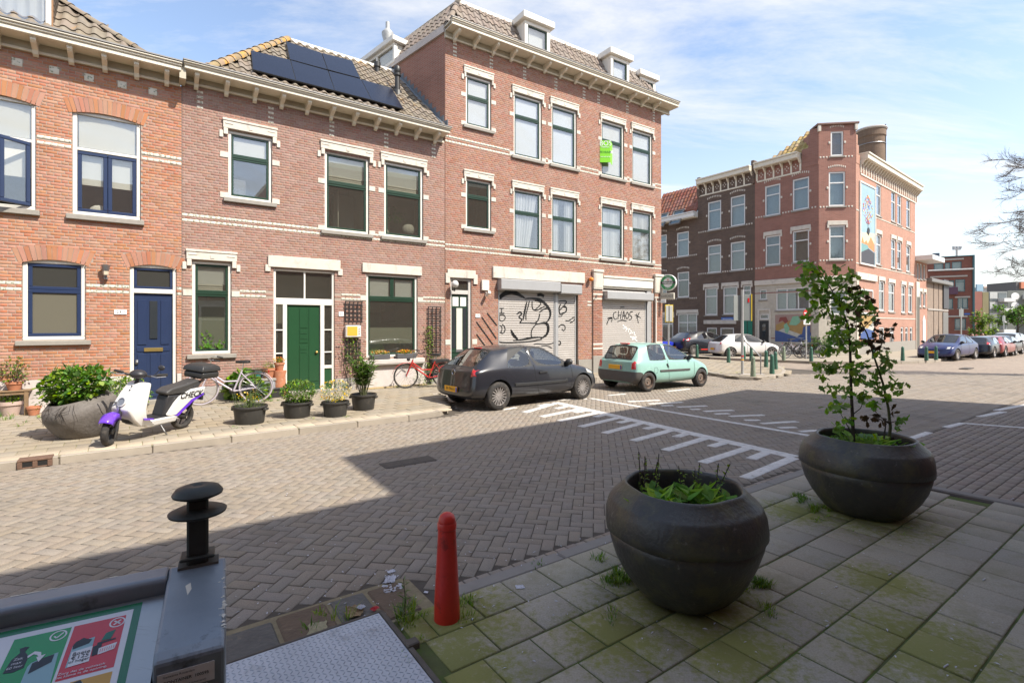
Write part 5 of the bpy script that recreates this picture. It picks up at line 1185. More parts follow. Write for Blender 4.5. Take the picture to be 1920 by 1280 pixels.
def side_dormer(t0,t1,label=None):
 e=bpy.data.objects.new('dormer',None);C.objects.link(e);e.parent=h3;e.matrix_local=Matrix.Translation((0,0,0))@Matrix.Rotation(ang+math.pi,4,'Z')
 b=MB();b.cbox(-t1,-.06,zside+.2,-t0,.06,zside+.75,.01)
 ob=MB();ring(ob,-t1,zside+.1,-t0,zside+.78,.10,-.09,.05,.01);
 m_=(t0+t1)/2;ob.cbox(-m_-.05,-.085,zside+.18,-m_+.05,.045,zside+.70,.008);ob.build('dormer_frame',m_white,e)
 MB().box(-t1+.1,-.03,zside+.15,-t0-.1,-.02,zside+.72).build('pane',m_glassd,e);MB().box(-t1+.05,.06,zside+.1,-t0-.05,1.6,zside+.77).build('dormer_cheeks',m_white,e)
 MB().cbox(-t1-.1,-.2,zside+.78,-t0+.1,1.7,zside+.96,.015).build('dormer_roof',m_white,e)
side_dormer(2.7,5.0);side_dormer(6.0,8.0)
m_lead=M('blue_grey_lead',(.17,.20,.23),.5,metal=.3,n=(7,.2))
nr=Vector((-dl_.y,dl_.x,0))
for i in range(15):
 t=-.15+i*.20;zr=zt2+(t+.25)*math.tan(R(43));p=dl_*t+nr*.012
 b=MB();b.cbox(0,-.012,0,.21,.004,.30,.003);o=b.build('flashing_step',m_lead,h3,loc=(p.x,p.y,zr-.02),rot=(0,0,ang))
p0=dl_*-.2+nr*.05;p1=dl_*3.0+nr*.05
MB().tube([(p0.x,p0.y,zt2+.02),(p1.x,p1.y,zt2+.04+3.2*math.tan(R(43)))],.055,6).build('lead_gutter',m_lead,h3)
pf=FC.loc(A(727,75,26));fl=thing('chimney_flue','tall galvanised flue with flared cap behind the tiled roofs','flue',tuple(A(727,96,24)))
MB().lathe([(.14,-1.5),(.14,.25)],16).build('pipe',m_bra if False else M('brassy_galvanised',(.42,.38,.26),.45,metal=.5,n=(8,.2)),fl,smooth=True)
MB().lathe([(.14,.25),(.28,.75),(.28,.85),(.10,1.05),(.10,1.35),(0,1.4)],16).build('cap',m_galv,fl,smooth=True)
for hh,u0,u1,zt_ in ((h1,u1l,-.01,ztop1),(h2,.01,U2-.01,zc2)):
 MB().box(u0,8.9,0,u1,9,zt_).build('back_wall',m_side,hh)
MB().box(u1l-.1,.02,0,u1l,9,ztop1).build('left_wall',m_side,h1)
m_dkb=brickmat('dark_brown_glazed_brick',(.125,.08,.057),(.085,.055,.042),(.17,.15,.13),n=.14)
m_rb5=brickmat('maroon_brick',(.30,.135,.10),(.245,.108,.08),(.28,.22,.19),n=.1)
m_rb5r=brickmat('brick_red_sunlit',(.41,.20,.14),(.36,.17,.12),(.38,.31,.25),n=.08)  # lit copy of the corner house brick: sun's brightness put into its colour
m_ctile=brickmat('cream_glazed_tile',(.58,.54,.45),(.50,.46,.38),(.32,.29,.25),.16,.06,.008)
m_upvc=M('white_plastic_frame',(.68,.68,.66),.4,n=(5,.04))
m_fpane=glass('far_window_glass',refl=1.7)
PC=Vector((17.83,29.46,0));PR=Vector((19.82,29.2,0))
TL5=math.atan2(-.8213,.5705);TCH=math.atan2(-.130,.991);TR5=math.atan2(.6239,.7815)
F5L=Frame(PC,TL5);F5C=Frame(PC,TCH);F5R=Frame(PR,TR5)
m_net=M('pale_net_curtain',(.45,.47,.48),.9,n=(5,.1));m_shade=M('dim_interior',(.10,.10,.10),.9,n=(3,.3))
def fwin(B,fr,xl,xr,yt,yb,split=.68,inner=None,lintel=None,sill=True,side=False,fm=None,tilt=False,y=.07,mull=0,open_=False):
 u0,u1,z0,z1=W_(fr,xl,xr,yt,yb)
 if u0>u1:u0,u1=u1,u0
 b=MB();e=min(.085,(u1-u0)*.14);ring(b,u0,z0,u1,z1,e,y-.04,y+.03,.008)
 if split:b.cbox(u0+e,y-.035,z0+(z1-z0)*split-.035,u1-e,y+.025,z0+(z1-z0)*split+.035,.006)
 for i in range(mull):x=u0+(u1-u0)*(i+1)/(mull+1);b.cbox(x-.035,y-.037,z0+e,x+.035,y+.025,z1-e,.006)
 o=b.build('window',fm or m_upvc,B)
 MB().box(u0+e,y,z0+e,u1-e,y+.006,z1-e).build('pane',m_fpane,o)
 MB().box(u0,y+.14,z0,u1,y+.15,z1).build('curtain',inner or m_net,o)  # in dim_interior colour this sheet stands in for the room's shade
 if sill:MB().cbox(u0-.06,-.06,z0-.09,u1+.06,y-.03,z0-.004,.008).build('sill',m_sill,o)
 if lintel=='ears':
  bb=MB();bb.cbox(u0-.10,-.05,z1+.02,u1+.10,.03,z1+.27,.01)
  for x in (u0-.12,u1+.02):bb.cbox(x,-.045,z1-.14,x+.10,.03,z1+.10,.008)
  bb.build('lintel',m_stone,o)
 if lintel=='dots':
  n=9;items=[]
  for i in range(n):
   x=u0-.05+(u1-u0+.1)*(i+.15)/n;dz=.10*math.sin(math.pi*(i+.5)/n)
   items.append((x,x+(u1-u0+.1)*.5/n,z1+.18+dz,z1+.30+dz,-.012))
  facade_blocks(items,'accent_brick',m_stone,o)
 if side:
  for x,s in ((u0-.13,1),(u1+.02,1)):MB().cbox(x,-.03,z0+(z1-z0)*.5,x+.11,.03,z0+(z1-z0)*.5+.14,.02).build('stone_block',m_stone,o)
 return (u0,u1,z0,z1),o
def dots(B,fr,u0,u1,z,ops=(),nm='accent_band',sp=.17):
 items=[]
 u=u0+.05
 while u<u1-.1:
  if not any(a-.05<u<b+.0 for a,b,c,d in ops if c-.25<z<d):items.append((u,u+.085,z,z+.10,-.012))
  u+=sp
 facade_blocks(items,nm,m_stone,B)
def dz(fr,px,py):return fr.uz(px,py)[1]
h5=thing('corner_house','maroon brick corner house across the side street with chamfered corner tower and balloon mural','house',(0,0,0),0)
fl5=bpy.data.objects.new('street_face',None);fc5=bpy.data.objects.new('chamfer_face',None);fr5=bpy.data.objects.new('sunny_face',None)
for e,f in ((fl5,F5L),(fc5,F5C),(fr5,F5R)):C.objects.link(e);e.parent=h5;e.location=f.o;e.rotation_euler=(0,0,f.th)
ua=F5L.u(1415.5);zt=F5L.uz(1420,336)[1];zband=F5L.uz(1415.5,536)[1]
def do_face(B,fr,u0,u1,z1,wins,mat,name='wall',z0=-.05,ymat=None):
 ops=[]
 for wn in wins:q_,o=fwin(B,fr,*wn[:4],**(wn[4]if len(wn)>4 else {}));ops.append(q_)
 wall_slab(name,B,u0,u1,z0,z1,ops,mat,0,.14);return ops
D_=lambda**k:k
up=do_face(fl5,F5L,ua,-.003,zt,[(1434,1463,350,406.5,D_(lintel='dots',side=True)),(1485.8,1517,337.5,396,D_(lintel='dots',side=True)),(1435,1463,443.5,498.5,D_(lintel='ears',side=True,inner=m_shade)),(1485.8,1517,434,492.5,D_(lintel='ears',side=True,inner=m_curtg))],m_rb5,z0=zband)
for y_ in (410,505):dots(fl5,F5L,ua,0,F5L.uz(1416,y_)[1],up)
gop=do_face(fl5,F5L,ua,-.003,zband-.002,[(1424,1437.5,543,562,D_(split=0,inner=m_shade)),(1454.6,1518.6,541,582,D_(split=.8,mull=2)),(1423.5,1442,588,599,D_(split=0,sill=False,inner=m_shade))],m_ctile,'tiled_wall')
MB().cbox(ua,-.08,zband-.0,-.0,.0,zband+.32,.02).build('stone_band',m_stone,fl5)
for y_ in (551,634):z=F5L.uz(1416,y_)[1];MB().cbox(ua,-.006,z,0,.0,z+.05,.002).build('red_tile_line',M('dark_red_tile',(.22,.05,.04),.4),fl5)
u0,z1=F5L.uz(1424,601);u1=F5L.u(1442);
d_=MB().cbox(u0,-.02,.1,u1,.03,z1,.01).build('front_door',m_blk,fl5);MB().cbox((u0+u1)/2-.1,-.03,1.1,(u0+u1)/2+.1,-.02,1.9,.004).build('small_window',m_fpane,d_)
ring_=MB();ring(ring_,u0-.12,.02,u1+.12,z1+.75,.12,-.04,.02,.01);ring_.build('door_frame',m_stone,fl5)
u0,z1=F5L.uz(1453.6,590);u1=F5L.u(1521);z0=F5L.uz(1453.6,640)[1]
mu=MB().box(u0,-.012,z0,u1,-.002,z1).build('mural',M('mural_pink',(.32,.22,.19),.7),fl5);w_=u1-u0;h_=z1-z0
def patch(par,pts,mat,y,u0,z0,w_,h_):b=MB();b.prism([(u0+p[0]*w_,z0+p[1]*h_)for p in pts],y,y+.002,'y');return b.build('mural_patch',mat,par)
c_or=M('mural_ochre',(.34,.22,.08),.7);c_bl=M('mural_blue',(.05,.09,.24),.7);c_wh=M('mural_white',(.42,.42,.38),.7);c_gn=M('mural_green',(.20,.40,.27),.7);c_mr=M('mural_maroon',(.22,.06,.05),.7)
for i,(pts,mt)in enumerate((([(.02,.35),(.98,.2),(.98,.75),(.3,.78),(.02,.62)],c_or),([(0,0),(1,0),(1,.35),(.6,.25),(0,.42)],c_bl),([(.1,.4),(.62,.18),(.72,.28),(.25,.5)],c_wh),([(.4,.62),(.5,.92),(.66,.95),(.72,.72),(.6,.6)],c_gn),([(.1,.72),(.14,.9),(.32,.92),(.38,.75),(.3,.66),(.22,.78)],c_mr),([(.25,.6),(.33,.7),(.42,.5),(.36,.3),(.3,.35)],c_gn),([(.75,.2),(.98,.3),(.98,.6),(.8,.55)],c_bl))):patch(mu,pts,mt,-.016-.003*i,u0,z0,w_,h_)
zpc=F5C.uz(1536,236)[1]
cop=do_face(fc5,F5C,.003,2.007,zpc,[(1557.5,1581.5,247,293,D_(split=0,lintel='dots',side=True)),(1554,1585,322.5,387,D_(lintel='dots',side=True)),(1554.7,1585,423,487,D_(lintel='ears',side=True))],m_rb5,z0=zband)
for y_ in (297,390,490):dots(fc5,F5C,0,2.0,F5C.uz(1537,y_)[1],cop)
do_face(fc5,F5C,.003,2.007,zband-.002,[(1556,1588,615,650,D_(split=.5,inner=m_shade)),(1556,1588,545,590,D_(split=.6,inner=m_net))],m_ctile,'tiled_wall')
MB().cbox(-.02,-.08,zband,2.03,.0,zband+.32,.02).build('stone_band',m_stone,fc5)
MB().cbox(-.12,-.12,zpc,2.15,.9,zpc+.12,.02).build('parapet_cap',M('dark_red_cap',(.16,.09,.07),.7),fc5)
for x in (-.06,1.92):MB().cbox(x,-.1,zpc-.35,x+.16,.03,zpc-.002,.015).build('corbel',m_stone,fc5)
zr=F5R.uz(1606,306)[1];ur=F5R.u(1716)
rows=[]
for(xa,xb,ya,yb)in ((1643,1652,344,403),(1671,1679,357,414),(1682.6,1690,364,420),(1699.5,1706.6,372,426)):rows.append((xa,xb,ya,yb,D_(split=.66)))
for(xa,xb,ya,yb)in ((1643,1652,438,495),(1671,1679,447,502),(1682.6,1690,451,504.6),(1699.5,1706.6,459,509)):rows.append((xa,xb,ya,yb,D_(split=.66,lintel='ears')))
for(xa,xb,ya,yb)in ((1648,1658,526,582),(1666,1677,530,584),(1690,1697.5,534,586),(1703,1710.5,536,586)):rows.append((xa,xb,ya,yb,D_(split=.66,lintel='ears',inner=m_shade)))
for(xa,xb,ya,yb)in ((1648,1658,613,656),(1668,1676,613,657),(1689,1694,613,655),(1697.5,1702.5,613,655),(1706,1711,613,654)):rows.append((xa,xb,ya,yb,D_(split=.75,sill=False,inner=m_shade)))
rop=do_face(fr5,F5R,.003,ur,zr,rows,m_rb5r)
for i,y_ in enumerate((404,497,592)):z=F5R.uz(1643,y_)[1];MB().cbox(.0,-.02,z-.16,ur,-.002,z-.10,.004).build('stone_line',m_stone,fr5)
zb5=F5R.uz(1606,523)[1];MB().cbox(-.02,-.10,zb5,F5R.u(1642),-.002,zb5+.4,.02).build('shop_cornice',m_stone,fr5)
MB().cbox(.02,-.04,.1,.40,-.003,zb5,.01).build('corner_pier',m_ctile,fr5)
u0=F5R.u(1613);u1=F5R.u(1638);q_,o=fwin(fr5,F5R,1613,1636,541,588,split=.5,y=-.0);
o2=MB().box(u0,-.02,1.0,u1,-.01,F5R.uz(1613,590)[1]).build('mural',c_wh,fr5);patch(o2,[(0,.5),(.5,.4),(1,.7),(1,1),(0,1)],c_or,-.024,u0,1.0,u1-u0,1.6);patch(o2,[(0,0),(1,0),(1,.3),(.4,.4),(0,.2)],c_bl,-.027,u0,1.0,u1-u0,1.6)
MB().cbox(.0,-.03,-.05,ur,-.003,.75,.01).build('plinth',m_sill,fr5)
u0,z1=F5R.uz(1611,342);u1=F5R.u(1639);z0=F5R.uz(1611,492)[1];w_=u1-u0;h_=z1-z0
fm_=MB();ring(fm_,u0-.06,z0-.1,u1+.06,z1+.1,.10,-.09,-.01,.01);mo=fm_.build('wall_painting',m_white,fr5)
MB().box(u0+.04,-.05,z0,u1-.04,-.04,z1).build('painted_sky',M('painted_sky_blue',(.27,.40,.47),.6,n=(1.0,.1)),mo)
patch(mo,[(0.05,0),(.95,0),(.95,.16),(.55,.2),(.05,.13)],M('painted_dark',(.05,.05,.06),.6),-.056,u0,z0,w_,h_);patch(mo,[(.05,.13),(.55,.2),(.5,.24),(.05,.25)],M('painted_teal',(.15,.3,.3),.6),-.055,u0,z0,w_,h_)
patch(mo,[(.05,.25),(.15,.33),(.25,.26),(.4,.30),(.5,.26),(.7,.36),(.95,.27),(.95,.17),(.5,.22)],M('painted_orange',(.62,.22,.08),.6),-.054,u0,z0,w_,h_);patch(mo,[(.05,.25),(.95,.27),(.95,.42),(.05,.38)],M('painted_glow',(.60,.55,.38),.6),-.0525,u0,z0,w_,h_)
bb=MB();cols=[M('balloon_%s'%n_,c_,.6,n=None)for n_,c_ in (('red',(.5,.05,.04)),('yellow',(.65,.5,.08)),('pink',(.6,.2,.3)),('blue',(.08,.15,.5)),('white',(.6,.6,.55)),('orange',(.6,.22,.05)))]
for i in range(130):
 t=rng.random();a=rng.uniform(-1,1);hh_=.52+.36*t;wd=.36*math.sin(math.pi*min(1,t*.85+.12));px_=u0+w_*(.5+a*wd);pz=z0+h_*hh_;r_=.045
 bb.prism([(px_+r_*math.cos(k*math.pi/3),pz+r_*1.2*math.sin(k*math.pi/3))for k in range(6)],-.062-.00008*i,-.060-.00008*i,'y',i%6)
bb.build('painted_balloons',cols,mo,recalc=False)
patch(mo,[(.42,.40),(.55,.37),(.62,.44),(.56,.47),(.47,.46)],m_blk,-.074,u0,z0,w_,h_);patch(mo,[(.49,.46),(.505,.46),(.505,.56),(.49,.56)],m_blk,-.0745,u0,z0,w_,h_)
def far_cornice(B,u0,u1,z,h=.75,proj=.45,panels=5,dark=m_dkb):
 b=MB();b.cbox(u0,-.04,z-h*.25,u1,0,z-h*.15,.01);b.cbox(u0,-proj,z+h*.62,u1,.1,z+h*.9,.02);b.cbox(u0,-proj-.06,z+h*.9,u1,.3,z+h,.01)
 b.box(u0,-proj+.05,z+h*.60,u1,0,z+h*.62);o=b.build('cornice',m_cream,B)
 w_=(u1-u0)/panels
 for i in range(panels+1):MB().cbox(u0+i*w_-.05,-.05,z-h*.15,u0+i*w_+.05,0,z+h*.60,.01).build('stile',m_cream,o);MB().prism([(-.05,z+h*.6),(-proj+.1,z+h*.6),(-.12,z+h*.35),(-.05,z+h*.3)],u0+i*w_-.04,u0+i*w_+.04,'x').build('bracket',m_cream,o)
 MB().box(u0,-.01,z-h*.15,u1,0,z+h*.6).build('frieze',dark,o)
 for i in range(panels):
  c_=u0+(i+.5)*w_;zc=z+h*.2;[MB().prism([(c_+dx-.04,zc+dy),(c_+dx,zc+dy-.05),(c_+dx+.04,zc+dy),(c_+dx,zc+dy+.05)],-.025,-.011,'y').build('diamond',m_stone,o)for dx,dy in ((-.1,0),(.1,0),(0,.12),(0,-.12))]if w_>.35 else None
 return o
z=F5L.uz(1420,336)[1];far_cornice(fl5,ua+.15,F5L.u(1501),z,.95,.45,5,m_rb5)
MB().cbox(F5L.u(1503),-.02,z,-.0,.3,F5C.uz(1536,300)[1],.01).build('parapet_wall',m_rb5,fl5)
ztw=zpc
a_=F5L.u(1503);MB().prism([(a_,z),(a_,z+1.1),(a_+.35,z+1.1),(-.5,ztw-.8),(-.5,ztw-.1),(0,ztw-.1),(0,z)],.0,.28,'y').build('gable_wall',m_rb5,fl5)
m_ptile=M('ochre_roof_tile',(.36,.27,.12),.85,isl=.2,hue=.02,n=(6,.1));m_otile=M('orange_red_roof_tile',(.26,.105,.07),.85,isl=.10,hue=.01,n=(6,.1))
rr=bpy.data.objects.new('roof',None);C.objects.link(rr);rr.parent=fl5
rq=[plane_uw(F5L,a_,b_,.25,z+.7,R(50))for a_,b_ in ((1436,306),(1506,296),(1534,262),(1532,238),(1520,246))]
roof_tiles(rr,(0,.25,z+.7),R(50),rq,m_ptile,.3,.34,nmax=120)
MB().cbox(ua+1.6,.35,z+.95,ua+2.7,.9,z+1.05,.01).build('skylight',m_upvc,fl5)
MB().box(0.003,.14,zr,2.0,3.0,zpc-.05).build('tower_body',m_rb5,fc5)
zz_=F5R.uz(1622,300)[1];oo=far_cornice(fr5,F5R.u(1613),ur+.3,zr-.3,1.0,.40,26,m_rb5)
for i in range(3):MB().cbox(.0,-.02,zr-.0+i*.55,.6-.18*i,.3,zr+.55+i*.55,.01).build('stepped_parapet',m_rb5r,fr5)
b=MB();f0=F5L.o+F5L.d*ua;
pp=[F5L.o+F5L.n*.14,F5L.o+F5L.d*ua+F5L.n*.14,F5L.o+F5L.d*ua+F5L.n*9,F5R.o+F5R.d*ur+F5R.n*9,F5R.o+F5R.d*ur+F5R.n*.14,F5R.o+F5R.n*.2+F5R.d*.1]
b.prism([(p.x,p.y)for p in pp],zr-.05,zr+.25);b.build('flat_roof',m_zinc,h5)
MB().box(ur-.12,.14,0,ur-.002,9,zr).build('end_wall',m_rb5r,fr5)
c_=A(1633,300,52);tw=thing('brick_tower','round weathered brick tower rising behind the maroon corner house','tower',(c_.x,c_.y,0))
zt_=CZ+(610-243)/950*52;r_=22.5/950*52;mt=brickmat('tower_brick',(.17,.11,.075),(.13,.085,.06),(.2,.16,.12),.25,.08,.01,.2)
MB().lathe([(r_*1.15,0),(r_*.97,zt_-1.1),(r_*.98,zt_-1.0),(r_*1.05,zt_-.9),(r_*1.05,zt_-.1),(0,zt_)],40).build('shaft',mt,tw,smooth=True)
bb=MB();[bb.torus((0,0,z_),r_*1.0,.05,'z',40,6)for z_ in (zt_-1.7,zt_-3.6)];bb.build('iron_hoop',m_steel,tw);MB().torus((0,0,zt_-.15),r_*1.03,.14,'z',40,6).build('concrete_rim',m_conc,tw)
MB().tube([(r_*.7,-r_*.7,zt_-6),(r_*.7,-r_*.7,zt_+.2)],.05,5).build('cable',m_blk,tw)
h4=thing('row_house','dark brown brick house with cream frieze panels, left of the maroon corner house','house',tuple(F5L.o),TL5)
ub=F5L.u(1308.5);zt4=F5L.uz(1312,358)[1]
w4=[(1327,1352,380,433,D_(lintel='dots',side=True)),(1369.6,1397,370,425.5,D_(lintel='dots',side=True)),(1327,1352,461,512.5,D_(lintel='dots',side=True,inner=m_curtg)),(1369.6,1397,455,508,D_(lintel='dots',side=True,inner=m_curtg)),(1321.5,1345,540,591,D_(lintel='ears',inner=m_net)),(1355.7,1382.5,538,589.5,D_(lintel='ears',inner=m_net)),(1393,1408,535,566,D_(lintel='ears',inner=m_shade)),(1324.6,1344,614,640,D_(split=0,sill=False,inner=M('sea_green_paint',(.0,.16,.10),.5))),(1350,1376,614,640,D_(split=0,sill=False,inner=m_shade))]
o4=do_face(h4,F5L,ub,ua-.004,zt4,w4,m_dkb)
for y_ in (437.5,515):dots(h4,F5L,ub,ua,F5L.uz(1310,y_)[1],o4)
far_cornice(h4,ub+.1,ua-.15,zt4-.2,.95,.4,7)
z=F5L.uz(1322,606)[1];MB().cbox(F5L.u(1320),-.06,z-.05,F5L.u(1381),-.002,z+.22,.01).build('lintel',m_stone,h4)
u0,u1=F5L.u(1392.5),F5L.u(1411);z1=F5L.uz(1392.5,594)[1];dd=MB().cbox(u0,-.03,.1,u1,-.002,z1,.01).build('front_door',MATS['sea_green_paint'],h4);MB().cbox((u0+u1)/2-.02,-.045,.2,(u0+u1)/2+.02,-.03,z1-.1,.004).build('door_seam',m_green,dd)
u,z=F5L.uz(1365,598);sg=thing('street_name_sign','small blue enamel street name sign on the dark brown brick house','sign',tuple(F5L.o+F5L.d*u-F5L.n*.03+Vector((0,0,z))),TL5);MB().cbox(-.48,-.02,-.12,.48,.0,.12,.004).build('plate',M('enamel_blue',(.03,.12,.42),.3,n=None),sg);text('Blokmakersstraat',.10,m_whitep,sg,(0,-.022,0))
MB().cbox(ub-.02,-.1,zt4-.4,ub+.22,.3,zt4+.95,.02).build('party_wall_cap',m_dkb,h4);MB().cbox(ua-.22,-.1,zt4-.4,ua-.02,.3,zt4+1.1,.02).build('party_wall_cap',m_dkb,h4)
MB().box(ub,.14,zt4-.1,ua,9,zt4+.3).build('flat_roof',m_zinc,h4)
h6=thing('row_house','dark brick house with red tiled roof and two skylights, half hidden behind the beer sign','house',tuple(F5L.o),TL5)
uc=F5L.u(1225);zt6=F5L.uz(1241,420)[1]
w6=[(1269,1291.5,437,482.5,D_(lintel='dots',side=True)),(1228,1250,443,485,D_(lintel='dots',side=True)),(1270,1292,511,558,D_(lintel='dots',side=True,inner=m_shade)),(1228,1250,516,561,D_(lintel='dots',side=True)),(1271,1307,588,640,D_(lintel='ears',mull=1)),(1240,1262,592,640,D_(lintel='ears',mull=0,inner=m_shade))]
o6=do_face(h6,F5L,uc,ub-.004,zt6,w6,m_dkb)
for y_ in (487,563):dots(h6,F5L,uc,ub,F5L.uz(1242,y_)[1],o6)
b=MB();b.cbox(uc,-.5,zt6,ub-.0,.1,zt6+.28,.02);b.cbox(uc,-.56,zt6+.28,ub,.1,zt6+.36,.01);b.build('gutter',m_upvc,h6);MB().box(uc,-.46,zt6-.06,ub,.0,zt6-.002).build('soffit',m_cream,h6)
rr=bpy.data.objects.new('roof',None);C.objects.link(rr);rr.parent=h6
rM6=roof_tiles(rr,(uc,-.1,zt6+.3),R(60),[(0,0),(ub-uc,0),(ub-uc,2.5),(0,2.5)],m_otile,.3,.33,nmax=100)
for x in (.55,1.95,3.3):
 if x<ub-uc-.8:b=MB();ring(b,0,0,.95,1.3,.09,0,.12,.01);o=b.build('skylight',m_zinc,rr);o.matrix_local=rM6@Matrix.Translation((x,.45,.20))@Matrix.Rotation(R(-90),4,'X')@Matrix.Scale(-1,4,(0,0,1));p_=MB().box(.09,.05,.09,.86,.06,1.21).build('pane',m_fpane,o);MB().box(.09,.07,.09,.86,.08,1.21).build('blind',m_net,o)
h7=thing('row_house','narrow two-window brick house with projecting flat roof, right after the maroon corner house','house',tuple(F5R.o),TR5)
u0,u1=ur+.02,F5R.u(1738.5);z7=F5R.uz(1718,489)[1]
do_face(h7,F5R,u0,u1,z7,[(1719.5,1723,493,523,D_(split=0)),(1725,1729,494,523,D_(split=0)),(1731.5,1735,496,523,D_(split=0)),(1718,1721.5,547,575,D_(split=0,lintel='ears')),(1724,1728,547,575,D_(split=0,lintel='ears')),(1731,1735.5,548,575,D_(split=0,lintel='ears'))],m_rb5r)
MB().cbox(u0,-1.0,z7,u1+.2,3,z7+.35,.02).build('flat_roof',m_upvc,h7);MB().cbox(u0+.1,-.06,.1,u0+.9,-.005,5.0,.01).build('tall_doorway',m_stone,h7);MB().cbox(u0+.2,-.08,.1,u0+.8,-.061,3.9,.01).build('door',m_dark,h7)
MB().prism([(u0+1.9,.1),(u0+2.6,.1),(u0+2.6,2.2),(u0+2.25,2.6),(u0+1.9,2.2)],-.03,-.005,'y').build('arched_door',m_upvc,h7)
MB().box(u1-.12,.14,0,u1,8,z7).build('end_wall',m_rb5r,h7)
h8=thing('warehouse','grey-brown brick warehouse wall with dark sloping roof edge and a grey gate','warehouse',tuple(F5R.o),TR5)
m_wh=brickmat('grey_brown_brick',(.27,.20,.15),(.22,.165,.125),(.24,.2,.17));u0=u1+.02;u1=F5R.u(1777);z8=F5R.uz(1740,529)[1]
MB().box(u0,0,-.05,u1,8,z8).build('wall',m_wh,h8);MB().cbox(u0-.2,-.35,z8,u1+.1,8.2,z8+.28,.03).build('roof_edge',m_zinc,h8)
for t in (.28,.52,.76):MB().cbox(u0+(u1-u0)*t,-.03,0,u0+(u1-u0)*t+.05,-.002,z8,.005).build('wall_joint',m_dkb,h8)
MB().cbox(u0,-.05,3.0,u1,-.002,3.12,.01).build('concrete_band',m_conc,h8)
MB().cbox(F5R.u(1767),-.06,.1,u1-.1,-.003,2.9,.01).build('gate',m_zinc,h8);MB().cbox(F5R.u(1767),-.10,3.2,u1-.1,-.003,5.6,.01).build('hoist_hatch',M('dark_hatch',(.06,.06,.065),.6),h8)
m_fl=brickmat('dark_red_flats_brick',(.20,.07,.05),(.165,.055,.042),(.16,.1,.08));m_teal=M('teal_metal',(.03,.10,.12),.4,n=None)
YR=68.0;PF=ray(1827,HZ)*YR;TF=R(-30);F8=Frame(PF,TF)
h9=thing('apartment_block','dark red brick apartment block with teal window frames and white balcony rail','apartment building',tuple(F8.o),TF)
zt9=F8.uz(1826,480)[1];ul=F8.u(1730)
w9=[(1751,1769,494,509,D_(split=0,fm=m_teal,sill=False)),(1771.5,1782,492.5,508,D_(split=0,fm=m_teal,sill=False)),(1784.5,1803,491,508,D_(split=0,fm=m_teal,sill=False)),(1752,1765,525,548,D_(split=0,fm=m_teal,sill=False)),(1767,1778,527,549,D_(split=0,fm=m_teal,sill=False,inner=m_shade)),(1779,1789,526,550,D_(split=0,fm=m_teal,sill=False)),(1791,1809.5,524,547,D_(split=.8,fm=m_teal,sill=False)),(1776,1787,560,579,D_(split=0,fm=m_teal)),(1795.5,1815,558.5,578.5,D_(split=0,fm=m_teal,mull=1)),(1790,1811,597,618,D_(split=0,fm=m_teal,mull=1))]
do_face(h9,F8,ul,-.003,zt9,w9,m_fl)
MB().cbox(-.2,-.15,0,.02,.5,zt9+.15,.02).build('teal_edge',m_teal,h9);MB().cbox(ul,-.12,zt9,.0,.5,zt9+.15,.02).build('roof_edge',m_teal,h9);MB().box(-.2,.5,0,-.0,12,zt9).build('end_wall',m_fl,h9);MB().box(ul,.2,zt9-.3,-.1,12,zt9-.1).build('flat_roof',m_zinc,h9)
for(xa,xb,y_)in ((1747,1807,488),(1744,1814,519.5),(1790,1819,557),(1776,1814,593)):u0,z=F8.uz(xa,y_);u1=F8.u(xb);MB().cbox(u0,-.12,z-.12,u1,-.002,z+.10,.02).build('concrete_lintel',m_conc,h9)
u0,z=F8.uz(1739,508);MB().cbox(u0,-.5,z-.08,-.2,-.3,z+.1,.02).build('balcony_rail',m_upvc,h9);u0,z=F8.uz(1778,551);MB().cbox(u0,-.6,z-.1,u0+.9,-.01,z+.9,.02).build('balcony',M('aubergine_panel',(.08,.03,.06),.5),h9)
u,z=F8.uz(1813,588.5);sg=thing('street_name_sign','blue street name sign on the dark red apartment block','sign',tuple(F8.o+F8.d*u-F8.n*.05+Vector((0,0,z))),TF);MB().cbox(-.3,-.03,-.1,.3,0,.1,.01).build('plate',MATS['enamel_blue'],sg)
MB().box(F8.u(1756),2,zt9+.1,F8.u(1768),4,zt9+.9).build('plant_room',MATS['enamel_blue']if False else M('slate_blue_metal',(.10,.13,.17),.5),h9)
def simple_block(name,label,xl,xr,yt,Y,mat,depth=10,rows=(),cat='building',th=0.0):
 a=ray(xl,HZ)*Y;b_=ray(xr,HZ)*Y;H=CZ+(HZ-yt)/F*Y;t=thing(name,label,cat,(a.x,a.y,0),th);wd=(b_.x-a.x)
 MB().cbox(0,0,-.05,wd,depth,H,.03).build('wall',mat,t)
 for(x0,y0,x1,y1,mt,nm,dp)in rows:
  MB().cbox((x0-xl)/F*Y,-dp,CZ+(HZ-y1)/F*Y,(x1-xl)/F*Y,-.005,CZ+(HZ-y0)/F*Y,.02).build(nm,mt,t)
 return t
m_wind=M('distant_window',(.10,.12,.13),.15,n=(1,.2),spec=.8);m_pan=M('pale_grey_panel',(.42,.43,.42),.6,n=(1,.1));m_bal=M('white_balcony',(.60,.60,.60),.6,n=(1,.05))
simple_block('brick_building','plain dull red brick block right of the dark red apartments',1827.5,1842,547,88,M('dull_red_wall',(.24,.10,.08),.9,n=(.5,.1)),8)
simple_block('building','narrow khaki block between the dull red wall and the grey flats',1842.2,1854,547.5,89,M('khaki_wall',(.20,.18,.10),.9,n=(.5,.1)),8)
rows=[]
for i,y_ in enumerate((548,567,587,606)):rows+=[(1855.5,y_,1869.5,y_+12,m_pan,'panel',.05),(1855.5,y_+12.5,1869.5,y_+16,m_wind,'window',.04),(1871.5,y_+1,1887,y_+11,m_wind,'window',.04),(1871,y_+11.5,1892.5,y_+18,m_bal,'balcony',1.2)]
